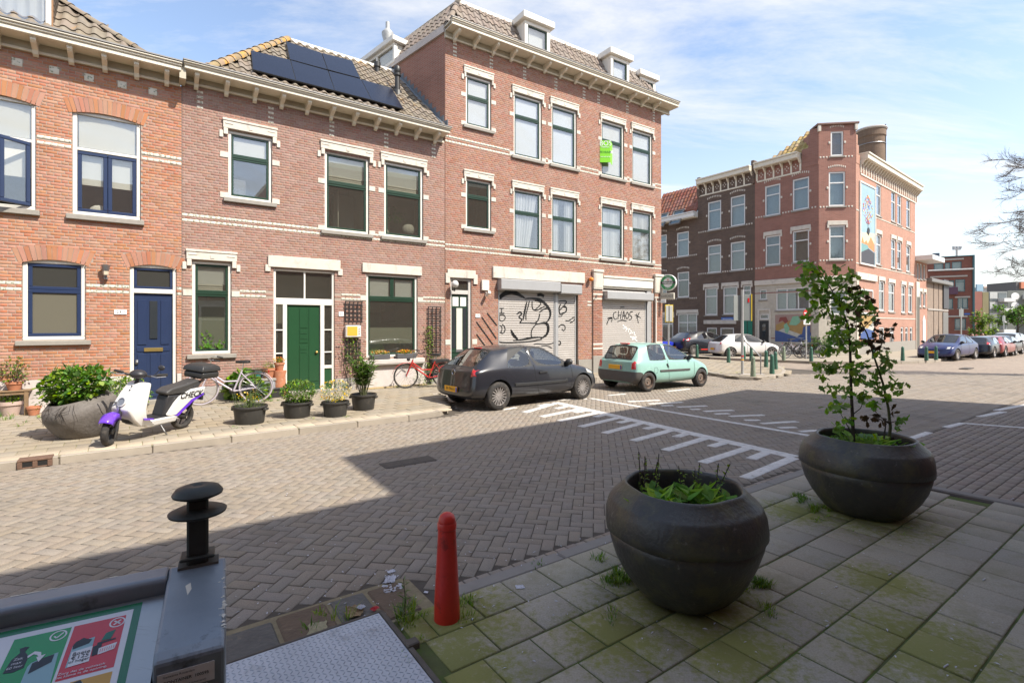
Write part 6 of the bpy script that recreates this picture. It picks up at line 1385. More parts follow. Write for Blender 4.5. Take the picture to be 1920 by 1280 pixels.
simple_block('apartment_block','distant grey flats with stacked white balconies',1855,1889,546.5,92,M('grey_render',(.22,.23,.22),.9,n=(.5,.1)),8,rows,'apartment building')
t=simple_block('apartment_block','distant dark grey block with oval windows at the right edge of the photo',1889.3,1990,545,93,M('dark_grey_render',(.13,.14,.13),.9,n=(.5,.1)),8,[(1917,552,1940,561,m_bal,'balcony',1.2),(1917,595,1940,604,m_bal,'balcony',1.2)],'apartment building')
for(x,y_)in ((1903,555.5),(1903,573)):MB().lathe([(0,-.03),(.62,-.03),(.66,.0),(.62,.03)],20,Matrix.Translation(((x-1889.3)/F*93,-.04,CZ+(HZ-y_)/F*93))@Matrix.Scale(1.2,4,(1,0,0)),ax='y').build('oval_window',m_bal,t)
simple_block('building','far block with an orange-red top floor on the roofline at the right edge',1905,1990,528,130,M('dark_slab',(.12,.12,.12),.9),8,[(1911,529,1990,541,M('salmon_panel',(.50,.20,.12),.8),'top_floor',.5)])
simple_block('building','small pale far block with a blue roof structure on the skyline',1828,1865,539,160,m_pan,8,[(1829,533,1841,546,M('blue_steel',(.25,.38,.48),.6),'roof_frame',.5),(1842,537,1864,540,M('faded_pink',(.5,.38,.33),.8),'parapet',.5)])
mast=thing('lamp_mast','tall floodlight mast with a cluster of lamps above the dark red flats','mast',tuple(ray(1794,HZ)*120));z_=CZ+(HZ-466)/F*120
MB().tube([(0,0,0),(0,0,z_)],[.28,.22],8).build('pole',m_galv,mast);bb=MB();bb.cbox(-.9,-.2,z_-.3,.9,.2,z_+.1);[bb.cbox(x-.22,-.3,z_+.1,x+.22,.1,z_+.5)for x in (-.8,0,.8)];bb.build('lamp_head',m_steel,mast)
def car_paint(name,col,rough=.28,metal=.0,coat=.6):return M(name,col,rough,n=(1.2,.05),metal=metal,coat=coat,spec=.5,stain=((min(1,col[0]*1.5+.03),min(1,col[1]*1.5+.028),min(1,col[2]*1.5+.022)),5,.58,.35))
m_cg=glass('car_glass',tint=(.62,.66,.64),refl=2.6,wavy=0);m_cgd=glass('dark_car_glass',tint=(.18,.2,.2),refl=1.9,body=(.02,.022,.025),bodyf=.5,wavy=0)
m_cab=M('cabin_grey',(.07,.07,.075),.9,n=(4,.1));m_seat=M('seat_cloth',(.045,.045,.05),.95,n=(8,.2))
m_tyre=M('tyre_rubber',(.028,.026,.025),.85,n=(14,.15),stain=((.10,.085,.07),9,.5,.5));m_alloy=M('alloy_rim',(.45,.42,.40),.35,metal=.7,n=(14,.1));m_steelrim=M('rusty_steel_rim',(.16,.13,.11),.6,metal=.3,n=(14,.2),stain=((.24,.13,.07),14,.5,.6))
m_arch=M('wheel_arch_black',(.012,.012,.012),.9,n=None);m_bump=M('grey_bumper_plastic',(.075,.07,.066),.6,n=(5,.12));m_trim=M('window_rubber',(.02,.02,.02),.6,n=None)
WHEEL={}
def wheel_mesh(kind,r):
 k=(kind,round(r,3))
 if k in WHEEL:return WHEEL[k]
 w_=.095;b=MB();b.lathe([(r*.66,-w_),(r*.90,-w_*1.02),(r*.985,-w_*.8),(r,-w_*.3),(r,w_*.3),(r*.985,w_*.8),(r*.90,w_*1.02),(r*.66,w_),(r*.64,w_*.3)],40,ax='y')
 t=b.build('tyre',m_tyre,None,smooth='all');tm=t.data;bpy.data.objects.remove(t)
 b=MB();R_=r*.67
 b.lathe([(R_,-w_*.92),(R_*.96,-w_*.95),(R_*.90,-w_*.6),(R_*.88,w_*.2)],32,ax='y');b.lathe([(0,-w_*.70),(R_*.14,-w_*.74),(R_*.2,-w_*.55),(R_*.22,-w_*.3)],16,ax='y')
 if kind=='alloy':
  for i in range(8):
   for s in (-1,1):
    a=2*math.pi*i/8+s*.13;c_,d_=math.cos(a),math.sin(a);n_=Vector((-d_,0,c_))
    p0=Vector((c_*R_*.12,-w_*.66,d_*R_*.12));p1=Vector((math.cos(a+s*.07)*R_*.93,-w_*.80,math.sin(a+s*.07)*R_*.93));h=n_*R_*.062
    vs=[p0-h,p0+h,p1+h,p1-h];vs+=[v+Vector((0,w_*.25,0))for v in vs];b.add([tuple(v)for v in vs],[(0,1,2,3),(7,6,5,4),(0,4,5,1),(2,6,7,3),(1,5,6,2),(3,7,4,0)])
 elif kind=='steel':
  b.lathe([(R_*.2,-w_*.45),(R_*.42,-w_*.62),(R_*.55,-w_*.60),(R_*.75,-w_*.35),(R_*.9,-w_*.3)],32,ax='y')
 else:
  for i in range(7):
   a=2*math.pi*i/7;c_,d_=math.cos(a),math.sin(a);n_=Vector((-d_,0,c_));p0=Vector((c_*R_*.1,-w_*.7,d_*R_*.1));p1=Vector((c_*R_*.95,-w_*.78,d_*R_*.95));h=n_*R_*.12
   vs=[p0-h,p0+h,p1+h*1.2,p1-h*1.2];vs+=[v+Vector((0,w_*.25,0))for v in vs];b.add([tuple(v)for v in vs],[(0,1,2,3),(7,6,5,4),(0,4,5,1),(2,6,7,3),(1,5,6,2),(3,7,4,0)])
 o=b.build('rim',m_steelrim if kind=='steel' else m_alloy,None,smooth=True);rm=o.data;bpy.data.objects.remove(o)
 b=MB();b.lathe([(0,-w_*.1),(R_*.9,-w_*.12),(R_*.9,0),(0,.0)],20,ax='y')
 if kind=='steel':
  for i in range(14):a=2*math.pi*i/14;b.lathe([(0,-w_*.56),(R_*.05,-w_*.56),(R_*.05,-w_*.3)],8,Matrix.Translation((math.cos(a)*R_*.66,0,math.sin(a)*R_*.66)),ax='y')
 o=b.build('hub_shadow',m_arch,None);hm_=o.data;bpy.data.objects.remove(o)  # black disc and hole dots stand in for shade behind the rim
 WHEEL[k]=(tm,rm,hm_);return WHEEL[k]
def car(name,label,paint,R0,F0,Wd,prof,wheels='alloy',wr=.30,group=None,glassm=None,bumper=None,detail=True,side=-1,plate='',flip=False,Hs=1.0,lamps=None,extra=None):
 """prof: dict of rings (see below) in metres with the rear axle at x=0; R0/F0: ground points under the near-side wheels"""
 R0,F0=Vector((R0[0],R0[1],0)),Vector((F0[0],F0[1],0));d=F0-R0;wb=d.length;th=math.atan2(d.y,d.x)
 sx=wb/prof['wb'];nn=Vector((-math.sin(th),math.cos(th),0))
 y_near=-Wd/2+.03
 org=R0-nn*(side*(Wd/2-.10))if False else R0+nn*((Wd/2-.10)if side<0 else -(Wd/2-.10))
 t=thing(name,label,'car',(org.x,org.y,0),th,group)
 rings=prof['rings'];bm=bmesh.new();grid=[]
 for rg in rings:
  xl,xb,xt,zb,zm,zbl,zt,wf=rg[:8];W=Wd/2*wf;Wt=Wd/2*(rg[8]if len(rg)>8 else.70)
  zs=[(0,xl,zb),(W*.80,xl,zb),(W*.985,xl,zb+.13),(W,(xl+xb)/2,zm),(W*.965,xb,zbl-.07),(W*.925,xb,zbl),(Wt,xt,zt-.035 if zt-zbl>.1 else zt-.012),(Wt*.55,xt+(0),zt-.006),(0,xt,zt)]
  row=[]
  for(y,x,z)in zs:row.append(bm.verts.new((x*sx,-y,z*Hs)))
  rowR=[row[0]]+[bm.verts.new((v.co.x,-v.co.y,v.co.z))for v in row[1:-1]]+[row[-1]]
  grid.append((row,rowR))
 nl=len(grid[0][0]);mi={}
 for i in range(len(grid)-1):
  for sidei in (0,1):
   a,b_=grid[i][sidei],grid[i+1][sidei]
   for k in range(nl-1):
    vs=[a[k],b_[k],b_[k+1],a[k+1]]
    if sidei==1:vs.reverse()
    f=bm.faces.new(vs);mi[(i,sidei,k)]=f
    if bumper and k in bumper[1]and i in bumper[0]:f.material_index=3
 for i,rev in ((0,False),(len(grid)-1,True)):
  a,b_=grid[i]
  for k in range(nl-1):
   vs=[]
   for v in (a[k],a[k+1],b_[k+1],b_[k]):
    if v not in vs:vs.append(v)
   if rev:vs.reverse()
   f=bm.faces.new(vs);f.material_index=3 if (bumper and k in bumper[1]and (i==0 or bumper[2]))else 0
 for(i,sides)in prof['sidewin']:
  for s in (0,1):
   f=mi[(i,s,5)];r_=bmesh.ops.inset_individual(bm,faces=[f],thickness=.035,depth=-.004);f.material_index=1
   for g_ in r_['faces']:g_.material_index=2
   if i in prof.get('tri',()):
    fv=list(f.verts);zs_=sorted(fv,key=lambda v:v.co.z);lo=min(zs_[:2],key=lambda v:v.co.x);hi=min(zs_[2:],key=lambda v:v.co.x);hi.co=hi.co.lerp(lo.co,.72)
 for i in prof['screens']:
  fs=[mi[(i,s,k)]for s in (0,1)for k in (6,7)];r_=bmesh.ops.inset_region(bm,faces=fs,thickness=.04,depth=-.004)
  for f in fs:f.material_index=1
  for g_ in r_['faces']:g_.material_index=2
 bmesh.ops.recalc_face_normals(bm,faces=bm.faces)
 cl=bm.edges.layers.float.get('crease_edge')or bm.edges.layers.float.new('crease_edge')
 for e in bm.edges:
  ms={f.material_index for f in e.link_faces}
  if 1 in ms and 2 in ms:e[cl]=.8
  elif 2 in ms and 0 in ms:e[cl]=.75
  elif 3 in ms and 0 in ms:e[cl]=.8
 vl=bm.verts.layers.float.get('crease_vert')or bm.verts.layers.float.new('crease_vert')
 for v in bm.verts:
  ms={f.material_index for f in v.link_faces}
  if 2 in ms:v[vl]=.55
 me=bpy.data.meshes.new('body');bm.to_mesh(me);bm.free()
 me.materials.append(paint);me.materials.append(glassm or m_cg);me.materials.append(m_trim);me.materials.append(m_bump)
 o=bpy.data.objects.new('body',me);C.objects.link(o)
 md=o.modifiers.new('s','SUBSURF');md.levels=2;md.render_levels=2
 dg=bpy.context.evaluated_depsgraph_get();me2=bpy.data.meshes.new_from_object(o.evaluated_get(dg));bpy.data.objects.remove(o)
 ob=bpy.data.objects.new('body',me2);C.objects.link(ob)
 for x in (0,prof['wb']*sx):
  for s in (-1,1):
   cb=MB();rr=wr*1.17;cb.lathe([(rr,0),(rr,s*.36)],36,Matrix.Translation((x,s*(Wd/2-.24),wr)),ax='y',cap=True);cu=cb.build('cut',m_arch);
   m_=ob.modifiers.new('b','BOOLEAN');m_.operation='DIFFERENCE';m_.solver='EXACT';m_.object=cu
   try:m_.material_mode='TRANSFER'
   except Exception:pass
   dg=bpy.context.evaluated_depsgraph_get();me3=bpy.data.meshes.new_from_object(ob.evaluated_get(dg));ob.modifiers.clear();ob.data=me3;bpy.data.objects.remove(cu)
 full=ob.data;bvh_bm=bmesh.new();bvh_bm.from_mesh(full);bvh=BVHTree.FromBMesh(bvh_bm)
 def extract(idx,nm):
  b2=bvh_bm.copy();dele=[f for f in b2.faces if f.material_index not in idx];bmesh.ops.delete(b2,geom=dele,context='FACES')
  if not b2.faces:b2.free();return None
  m3=bpy.data.meshes.new(nm);b2.to_mesh(m3);b2.free()
  for mm in full.materials:m3.materials.append(mm)
  m3.shade_smooth();
  try:m3.set_sharp_from_angle(angle=R(50))
  except Exception:pass
  q_=bpy.data.objects.new(nm,m3);C.objects.link(q_);q_.parent=t;return q_
 nm_=len(full.materials)
 body=extract([0,2]+[i for i in range(4,nm_)],'body');extract([3],'bumper')
 b2=bvh_bm.copy();bmesh.ops.delete(b2,geom=[f for f in b2.faces if f.material_index!=1],context='FACES');b2.faces.ensure_lookup_table();seen=set()
 for f0 in list(b2.faces):
  if f0.index in seen:continue
  st=[f0];comp=[];seen.add(f0.index)
  while st:
   f=st.pop();comp.append(f)
   for e in f.edges:
    for g_ in e.link_faces:
     if g_.index not in seen:seen.add(g_.index);st.append(g_)
  mp_={};vs=[];fs=[]
  for f in comp:
   fs.append([mp_.setdefault(v.index,len(mp_))for v in f.verts])
  inv=sorted(mp_.items(),key=lambda kv:kv[1]);b2.verts.ensure_lookup_table();vs=[tuple(b2.verts[i].co)for i,_ in inv]
  m3=bpy.data.meshes.new('window');m3.from_pydata(vs,[],fs);m3.materials.append(glassm or m_cg);m3.shade_smooth();q_=bpy.data.objects.new('window',m3);C.objects.link(q_);q_.parent=t
 b2.free();bpy.data.objects.remove(ob)
 for x in (0,prof['wb']*sx):
  for s in (-1,1):
   tm,rm,hm_=wheel_mesh(wheels,wr);wo=inst(tm,'wheel',t,(x,s*(Wd/2-.115),wr),(0,0,0 if s<0 else math.pi));inst(rm,'rim',wo,(0,0,0));inst(hm_,'hub',wo,(0,0,0))
 zbt=prof['belt']*Hs;x0,x1=prof['cabin'];cb=MB();cb.box(x0*sx,-Wd*.40,zbt-.32,x1*sx,Wd*.40,zbt-.28);cb.build('cabin_floor',m_cab,t)
 for xs_ in prof['seats']:
  for s in (-1,1):
   sb=MB();sb.cbox(xs_*sx-.06,s*.36-.23,zbt-.3,xs_*sx+.06,s*.36+.23,zbt+.10,.05);sb.cbox(xs_*sx-.06,s*.36-.12,zbt+.14,xs_*sx+.03,s*.36+.12,zbt+.32,.045);sb.build('seat',m_seat,t,smooth=True)
 def side_pt(x,z,s=-1):
  h=bvh.ray_cast(Vector((x,s*3,z)),Vector((0,-s,0)))[0];return h
 def rear_pt(y,z,xdir=-1):
  h=bvh.ray_cast(Vector((xdir*4 if xdir<0 else 8,y,z)),Vector((-xdir,0,0)))[0];return h
 def side_line(pts,wd,mat,nm,s=-1,off=.003,n=10,thick=.0):
  b=MB();P=[]
  for(p,q_)in zip(pts[:-1],pts[1:]):
   for i in range(n):P.append((p[0]+(q_[0]-p[0])*i/n,p[1]+(q_[1]-p[1])*i/n))
  P.append(pts[-1]);H=[side_pt(x*sx,z*Hs,s)for x,z in P];H=[h for h in H if h is not None]
  if len(H)<2:return
  for a_,b_ in zip(H[:-1],H[1:]):
   dd=(b_-a_);
   if dd.length<1e-4 or dd.length>.5:continue
   up_=Vector((-dd.z,0,dd.x)).normalized()*wd/2;o_=Vector((0,s*off,0));o2=Vector((0,s*(off+thick),0))
   if thick:
    vs=[a_-up_,b_-up_,b_+up_,a_+up_,a_-up_*.7+o2,b_-up_*.7+o2,b_+up_*.7+o2,a_+up_*.7+o2];b.add([tuple(v)for v in vs],[(4,5,6,7),(0,1,5,4),(2,3,7,6),(1,2,6,5),(3,0,4,7)])
   else:b.add([tuple(v+o_)for v in (a_-up_,b_-up_,b_+up_,a_+up_)],[(0,1,2,3)])
  b.build(nm,mat,t)
 def blob(pts,mat,nm,mode='side',s=-1,off=.008,grid_=6,bulge=.02):
  """a lamp lens: polygon in side (x,z) or rear (y,z) view, laid on the body"""
  cx_=sum(p[0]for p in pts)/len(pts);cz_=sum(p[1]for p in pts)/len(pts);vs=[];n=len(pts);rows_=4
  for j in range(rows_+1):
   f=1-j/rows_
   for p in pts:
    a_,b_=cx_+(p[0]-cx_)*f,cz_+(p[1]-cz_)*f
    h=side_pt(a_,b_,s)if mode=='side' else rear_pt(a_,b_,-1 if mode=='rear' else 1)
    if h is None:return
    k_=off+bulge*(1-f*f)if j else -.01
    vs.append(tuple(h+(Vector((0,s*k_,0))if mode=='side' else Vector(((-1 if mode=='rear' else 1)*k_,0,0)))))
  b=MB();b.add(vs,[(j*n+i,j*n+(i+1)%n,(j+1)*n+(i+1)%n,(j+1)*n+i)for j in range(rows_)for i in range(n)]);return b.build(nm,mat,t,smooth='all')
 t['_sx']=sx
 api=dict(t=t,side_pt=side_pt,rear_pt=rear_pt,line=side_line,blob=blob,sx=sx,W=Wd,Hs=Hs,body=body,prof=prof)
 L0=min(r[0]for r in rings)*sx;L1=max(r[0]for r in rings)*sx
 return t,api
def plate(api,x_off,z,txt,front=False,w_=.50):
 h=api['rear_pt'](0,z,1 if front else -1);s=1 if front else -1
 if h is None:return
 pl=MB();pl.cbox(h.x+s*.012,-w_/2,z-.06,h.x+s*.03,w_/2,z+.06,.004);o=pl.build('number_plate',m_yel,api['t'])
 MB().box(h.x+s*.0302,-w_/2+.0 if not front else w_/2-.05,z-.058,h.x+s*.0315,-w_/2+.05 if not front else w_/2,z+.058).build('blue_strip',M('plate_blue',(.02,.06,.35),.5,n=None),o)
 if txt:text(txt,.085,m_blk,o,(h.x+s*.032,0,z),(R(90),0,R(-90)if not front else R(90)),sx=1.0)
def mirror(api,x,z,mat,s=-1,size=.11):
 h=api['side_pt'](x*api['sx'],(z-.08)*api['Hs'],s)
 if h is None:return
 b=MB();b.ball((x*api['sx']+.0,s*(abs(h.y)+.06),z*api['Hs']+.02),size,12,8,(.75,.95,.68));b.tube([tuple(h),(h.x,s*(abs(h.y)+.06),z*api['Hs']-.02)],.025,6);b.build('wing_mirror',mat,api['t'],smooth=True)
hatch=dict(wb=2.51,belt=.95,cabin=(-.4,2.0),seats=(.45,1.25),rings=[(-.66,-.60,-.56,.34,.60,.90,.93,.86,.62),(-.56,-.50,-.50,.24,.60,.95,.985,.96,.66),(-.20,-.20,.02,.20,.60,.98,1.40,.985,.60),(.34,.22,.42,.19,.58,.97,1.455,1.0,.66),(.96,.96,.86,.18,.56,.955,1.475,1.0,.67),(1.02,1.02,.92,.18,.56,.953,1.475,1.0,.67),(1.95,2.12,1.42,.18,.56,.93,1.435,1.0,.66),(2.10,2.22,2.16,.19,.58,.93,.99,.995,.70),(2.55,2.55,2.55,.20,.58,.88,.93,.985,.66),(2.95,2.92,2.88,.20,.52,.76,.81,.95,.62),(3.22,3.14,3.08,.24,.46,.62,.68,.80,.55)],sidewin=[(3,0),(5,0)],screens=[1,6],tri=(3,))
paint_b=car_paint('black_car_paint',(.015,.016,.021));
t,a=car('parked_car','dusty black three-door hatchback parked nearest, in front of the graffiti shutter',paint_b,G(932.8,768.3),G(1089.6,747.6),1.74,hatch,'alloy',.305,Hs=.93,group='parked cars')
for s in (-1,1):
 a['line']([(.97,1.0),(.99,.70),(1.06,.40),(1.14,.27),(2.02,.27),(2.10,.40),(2.13,.70),(2.10,.92)],.012,m_arch,'door_seam',s)
 a['line']([(.40,.56),(.75,.55),(1.9,.54),(1.96,.56)],.07,m_plas,'rubbing_strip',s,thick=.018)
 a['line']([(1.10,.80),(1.33,.81)],.035,m_chrome if False else m_plas,'door_handle',s,thick=.03)
 a['line']([(-.02,.68),(.02,.76),(.11,.78),(.18,.72),(.16,.64),(.07,.60),(-.01,.63),(-.02,.68)],.008,m_arch,'fuel_flap_seam',s,n=3)
 yy=s;W2=.87
 a['blob']([(-.50,.93),(-.20,1.00),(-.12,.97),(-.34,.76),(-.54,.72)],m_red,'tail_lamp','side',s,.004,bulge=.012)
 mirror(a,2.0,1.0,m_plas,s)
 a['blob']([(2.72,.78),(3.02,.66),(2.98,.60),(2.74,.66)],m_lens,'headlight','side',s,.004,bulge=.01)
 a['blob']([(s*.58,.92),(s*.76,.90),(s*.78,.74),(s*.62,.72)],m_red,'tail_lamp','rear',s,.003,bulge=.012)
plate(a,0,.44,'09-TN-LR');
h=a['rear_pt'](0,.80);MB().torus((h.x-.008,0,.80),.06,.008,'x',20,6).build('badge',m_chrome,t)
h=a['rear_pt'](0,1.30);MB().cbox(h.x-.02,-.13,1.295,h.x+.03,.13,1.32,.006).build('brake_light',m_red,t)if h else None
MB().tube([tuple(a['rear_pt'](0,1.0)+Vector((-.01,0,0))),tuple(a['rear_pt'](.30,1.08)+Vector((-.012,0,0)))],.012,6).build('rear_wiper',m_plas,t)
a['line']([(-.62,.32),(-.3,.31)],.03,m_arch,'bumper_seam',-1)
twingo=dict(wb=2.345,belt=.92,cabin=(-.4,1.8),seats=(.2,1.05),rings=[(-.56,-.50,-.47,.30,.60,.88,.90,.90,.62),(-.50,-.44,-.44,.24,.60,.90,.94,.975,.68),(-.20,-.28,-.18,.21,.60,.91,1.36,.99,.70),(.20,.06,.10,.20,.58,.91,1.415,1.0,.73),(.78,.78,.70,.19,.56,.905,1.425,1.0,.73),(.86,.86,.78,.19,.56,.90,1.425,1.0,.73),(1.80,1.98,1.22,.19,.56,.88,1.38,1.0,.70),(1.95,2.10,2.04,.20,.58,.88,.95,.99,.72),(2.40,2.42,2.42,.21,.58,.80,.84,.975,.68),(2.72,2.66,2.62,.22,.50,.68,.72,.93,.62),(2.88,2.82,2.78,.26,.46,.60,.64,.82,.55)],sidewin=[(3,0),(5,0)],screens=[1,6])
paint_m=car_paint('mint_green_paint',(.25,.44,.385),.35)
t,a=car('parked_car','old mint green two-door hatchback with grey bumper, parked behind the black hatchback',paint_m,G(1213,734),G(1312,724.2),1.62,twingo,'steel',.27,bumper=([0,1],[1,2],False),Hs=.93,group='parked cars')
for s in (-1,1):
 a['line']([(.80,.96),(.82,.5),(.86,.32),(.95,.27),(1.88,.27),(1.97,.38),(1.99,.82)],.010,m_arch,'door_seam',s)
 a['line']([(.45,.60),(1.75,.59)],.055,m_bump,'rubbing_strip',s,thick=.02)
 a['line']([(.75,.80),(.80,.70)],.05,m_plas,'door_handle',s,thick=.02)
 a['line']([(.20,.62),(.22,.70),(.32,.71),(.36,.62),(.32,.54),(.22,.54),(.20,.62)],.007,m_arch,'fuel_flap_seam',s,n=3)
 a['blob']([(-.48,.62),(-.47,.84),(-.34,.88),(-.24,.80),(-.20,.62)],m_red,'tail_lamp','side',s,.004,bulge=.015)
 a['blob']([(s*.58,.60),(s*.58,.80),(s*.66,.87),(s*.74,.84),(s*.76,.60)],m_red,'tail_lamp','rear',s,.004,bulge=.012)
 mirror(a,1.78,.97,m_plas,s,.09)
plate(a,0,.66,'',w_=.52)
bp=a['rear_pt'](0,.40)
bb=MB();P=[]
for y in (-.80,-.74,-.6,-.3,0,.3,.6,.74,.80):
 h=a['rear_pt'](y*.97,.42);P.append((h.x-.0 if h else -.3,y))
for i in range(len(P)-1):
 pass
h=a['rear_pt'](0,.93);MB().tube([(h.x-.03,.02,.90),(h.x+.0,.18,1.02),(h.x+.06,.50,1.05)],.012,6).build('rear_wiper',m_plas,t)
h=a['rear_pt'](0,1.27);MB().cbox((h.x if h else -.2)-.03,-.16,1.285,(h.x if h else -.2)+.06,.16,1.325,.01).build('brake_light',m_red,t)
m_blu=car_paint('bright_blue_paint',(.02,.035,.38));m_wht=car_paint('white_car_paint',(.62,.60,.58),.3);m_dbl=car_paint('dark_blue_paint',(.010,.016,.085));m_rdp=car_paint('red_car_paint',(.22,.02,.015));m_slv=car_paint('silver_paint',(.36,.37,.38),.3,.3)
five=dict(hatch);five['rings']=[list(r)for r in hatch['rings']]
suv=dict(hatch);suv['belt']=1.08;suv['rings']=[tuple([r[0],r[1],r[2],r[3]+.06,r[4]+.10,r[5]+.13,r[6]+.13]+list(r[7:]))for r in hatch['rings']]
def qcar(label,pt,R0,F0,prof=hatch,wheels='plain',wr=.305,W=1.7,gl=None,lampc=True,front_plate=False,side=-1,plt='',name='parked_car',red=True,Hs=.92):
 t,a=car(name,label,pt,R0,F0,W,prof,wheels,wr,group='parked cars',glassm=gl or m_cgd,side=side,Hs=Hs)
 for s in (-1,1):
  k=.13 if prof is suv else 0
  if red:a['blob']([(-.50,.90+k),(-.22,.97+k),(-.16,.93+k),(-.36,.76+k),(-.54,.74+k)],m_red,'tail_lamp','side',s,.004,bulge=.012);a['blob']([(s*.56,.92+k),(s*.74,.90+k),(s*.76,.76+k),(s*.60,.74+k)],m_red,'tail_lamp','rear',s,.004,bulge=.01)
  a['blob']([(2.68,.80+k),(2.98,.70+k),(2.98,.60+k),(2.72,.66+k)],m_lens,'headlight','side',s,.004,bulge=.01)
  a['blob']([(s*.50,.72+k),(s*.68,.72+k),(s*.68,.60+k),(s*.48,.58+k)],m_lens,'headlight','front',s,.004,bulge=.01)
  a['line']([(.97,1.0+k),(1.02,.40),(1.10,.30),(2.02,.30),(2.12,.60),(2.10,.92+k)],.014,m_arch,'door_seam',s)
  mirror(a,2.0,1.0+k,m_plas,s,.10)
 plate(a,0,.50,plt);plate(a,0,.42,plt,front=True);return t,a
qcar('bright blue car mostly hidden behind the mint green hatchback and the corner house',m_blu,G(1262,666)-Vector((2.0,1.5,0)),G(1262,666),W=1.7)
t,a=qcar('black crossover with a red stripe along its sill, parked in the side street',paint_b,G(1300,667),G(1371,665),suv,'alloy',.34,1.78)
for s in (-1,1):a['line']([(.45,.42),(2.05,.40)],.07,MATS['red_sign_face'],'side_stripe',s,thick=.012)
qcar('white five-door hatchback parked in the side street behind the green bollards',m_wht,G(1369,671.5),G(1446,671),hatch,'plain',.30,1.68,gl=m_cgd)
Lr=Vector((math.cos(TR5-.05),math.sin(TR5-.05),0))
def along(px,py,L_=2.5,away=True):
 p=G(px,py);return (p,p+Lr*L_)if away else (p+Lr*L_,p)
p=G(1793,676);q_=G(1814,675);
R0=p+Vector((.86,.52,0)).normalized()*2.45;F0=p
t,a=qcar('dark blue hatchback facing the viewer, first in the row along the sunny street',m_dbl,R0,F0,hatch,'alloy',.30,1.7,side=1,red=False)
for(lab,pt,px,py,prof,L_)in (('black hatchback seen from behind, next after the dark blue one',paint_b,1862,671,hatch,2.6),('red hatchback half hidden behind the black one in the row',m_rdp,1883,669,hatch,2.6),('small black car further along the row, right of the red one',paint_b,1897,666.5,hatch,2.6),('silver estate van at the far end of the row of parked cars',m_slv,1914,660,suv,3.0)):
 p=G(px,py);qcar(lab,pt,p,p+Lr*L_,prof,'alloy',.31,1.74,side=-1,plt='',Hs=.82)
def leafshape(kind):
 if kind=='oak':return [(0,0),(.16,.18),(.12,.30),(.30,.42),(.22,.55),(.34,.72),(.16,.84),(0,1),(-.16,.84),(-.34,.72),(-.22,.55),(-.30,.42),(-.12,.30),(-.16,.18)]
 if kind=='lance':return [(0,0),(.10,.3),(.11,.55),(0,1),(-.11,.55),(-.10,.3)]
 if kind=='broad':return [(0,0),(.24,.22),(.33,.5),(.2,.8),(0,1),(-.2,.8),(-.33,.5),(-.24,.22)]
 if kind=='round':return [(0,0),(.4,.15),(.5,.5),(.33,.85),(0,.95),(-.33,.85),(-.5,.5),(-.4,.15)]
 return [(0,0),(.3,.5),(0,1),(-.3,.5)]
def add_leaf(b,p,d,up,size,kind='diamond',mi=0,fold=.12,curl=.2):
 d=d.normalized();s=d.cross(up)
 if s.length<1e-3:s=d.cross(Vector((1,0,0)))
 s.normalize();n=s.cross(d);sh=leafshape(kind)
 vs=[tuple(p+d*(y*size)+s*(x*size)+n*((abs(x)*fold-curl*y*y)*size))for x,y in sh];k=len(vs)
 if k==4:b.add(vs,[(0,1,2,3)],mi);return
 half=k//2;c=[0]+list(range(1,half+1));
 b.add(vs,[tuple(range(0,half+1)),tuple([0]+list(range(half,k)))],mi)
def rdir(r=rng):
 z=r.uniform(-1,1);a=r.uniform(0,2*math.pi);q=math.sqrt(1-z*z);return Vector((q*math.cos(a),q*math.sin(a),z))
def foliage(b,c,rad,n,size,kind='diamond',mis=(0,),shell=.55,up=.3,clumps=0,seed=None):
 c=Vector(c);rr=Vector(rad)if not isinstance(rad,(int,float))else Vector((rad,)*3)
 cl=[(rdir()*rng.uniform(.3,.9))for _ in range(clumps)]if clumps else None
 for i in range(n):
  if cl:q=cl[i%clumps]+rdir()*rng.uniform(.05,.34);q=Vector((q.x*rr.x,q.y*rr.y,q.z*rr.z))
  else:
   d=rdir()*(shell+(1-shell)*rng.random()**.6);q=Vector((d.x*rr.x,d.y*rr.y,d.z*rr.z))
  out=Vector((q.x/rr.x,q.y/rr.y,q.z/rr.z))*.6+rdir()*.7+Vector((0,0,up))
  add_leaf(b,c+q,out,rdir()*.4+Vector((0,0,1)),size*rng.uniform(.65,1.25),kind,mis[rng.randrange(len(mis))])
def tuft(b,p,n,h,mi=0,spread=.06,wd=.006):
 p=Vector(p)
 for i in range(n):
  a=rng.uniform(0,6.28);l=rng.uniform(.3,1)*h;o=Vector((math.cos(a),math.sin(a),0));q=p+o*rng.uniform(0,spread);s=Vector((-o.y,o.x,0))*wd*.5
  m_=q+o*l*.25+Vector((0,0,l*.6));t=q+o*l*rng.uniform(.35,.9)+Vector((0,0,l*.9))
  b.add([tuple(q-s),tuple(q+s),tuple(m_+s*.8),tuple(m_-s*.8),tuple(t)],[(0,1,2,3),(3,2,4)],mi)
ZP=.10
m_bowl=M('black_bowl_composite',(.042,.041,.037),.42,n=(6,.28),bump=(40,.35,.010),stain=((.082,.078,.040),3.6,.50,.8),stain2=((.20,.19,.165),20,.61,.7))
m_bowlg=M('grey_bowl_composite',(.135,.120,.108),.7,n=(5,.2),bump=(24,.6,.014),stain=((.075,.065,.055),4,.52,.6),stain2=((.22,.20,.18),12,.64,.5))
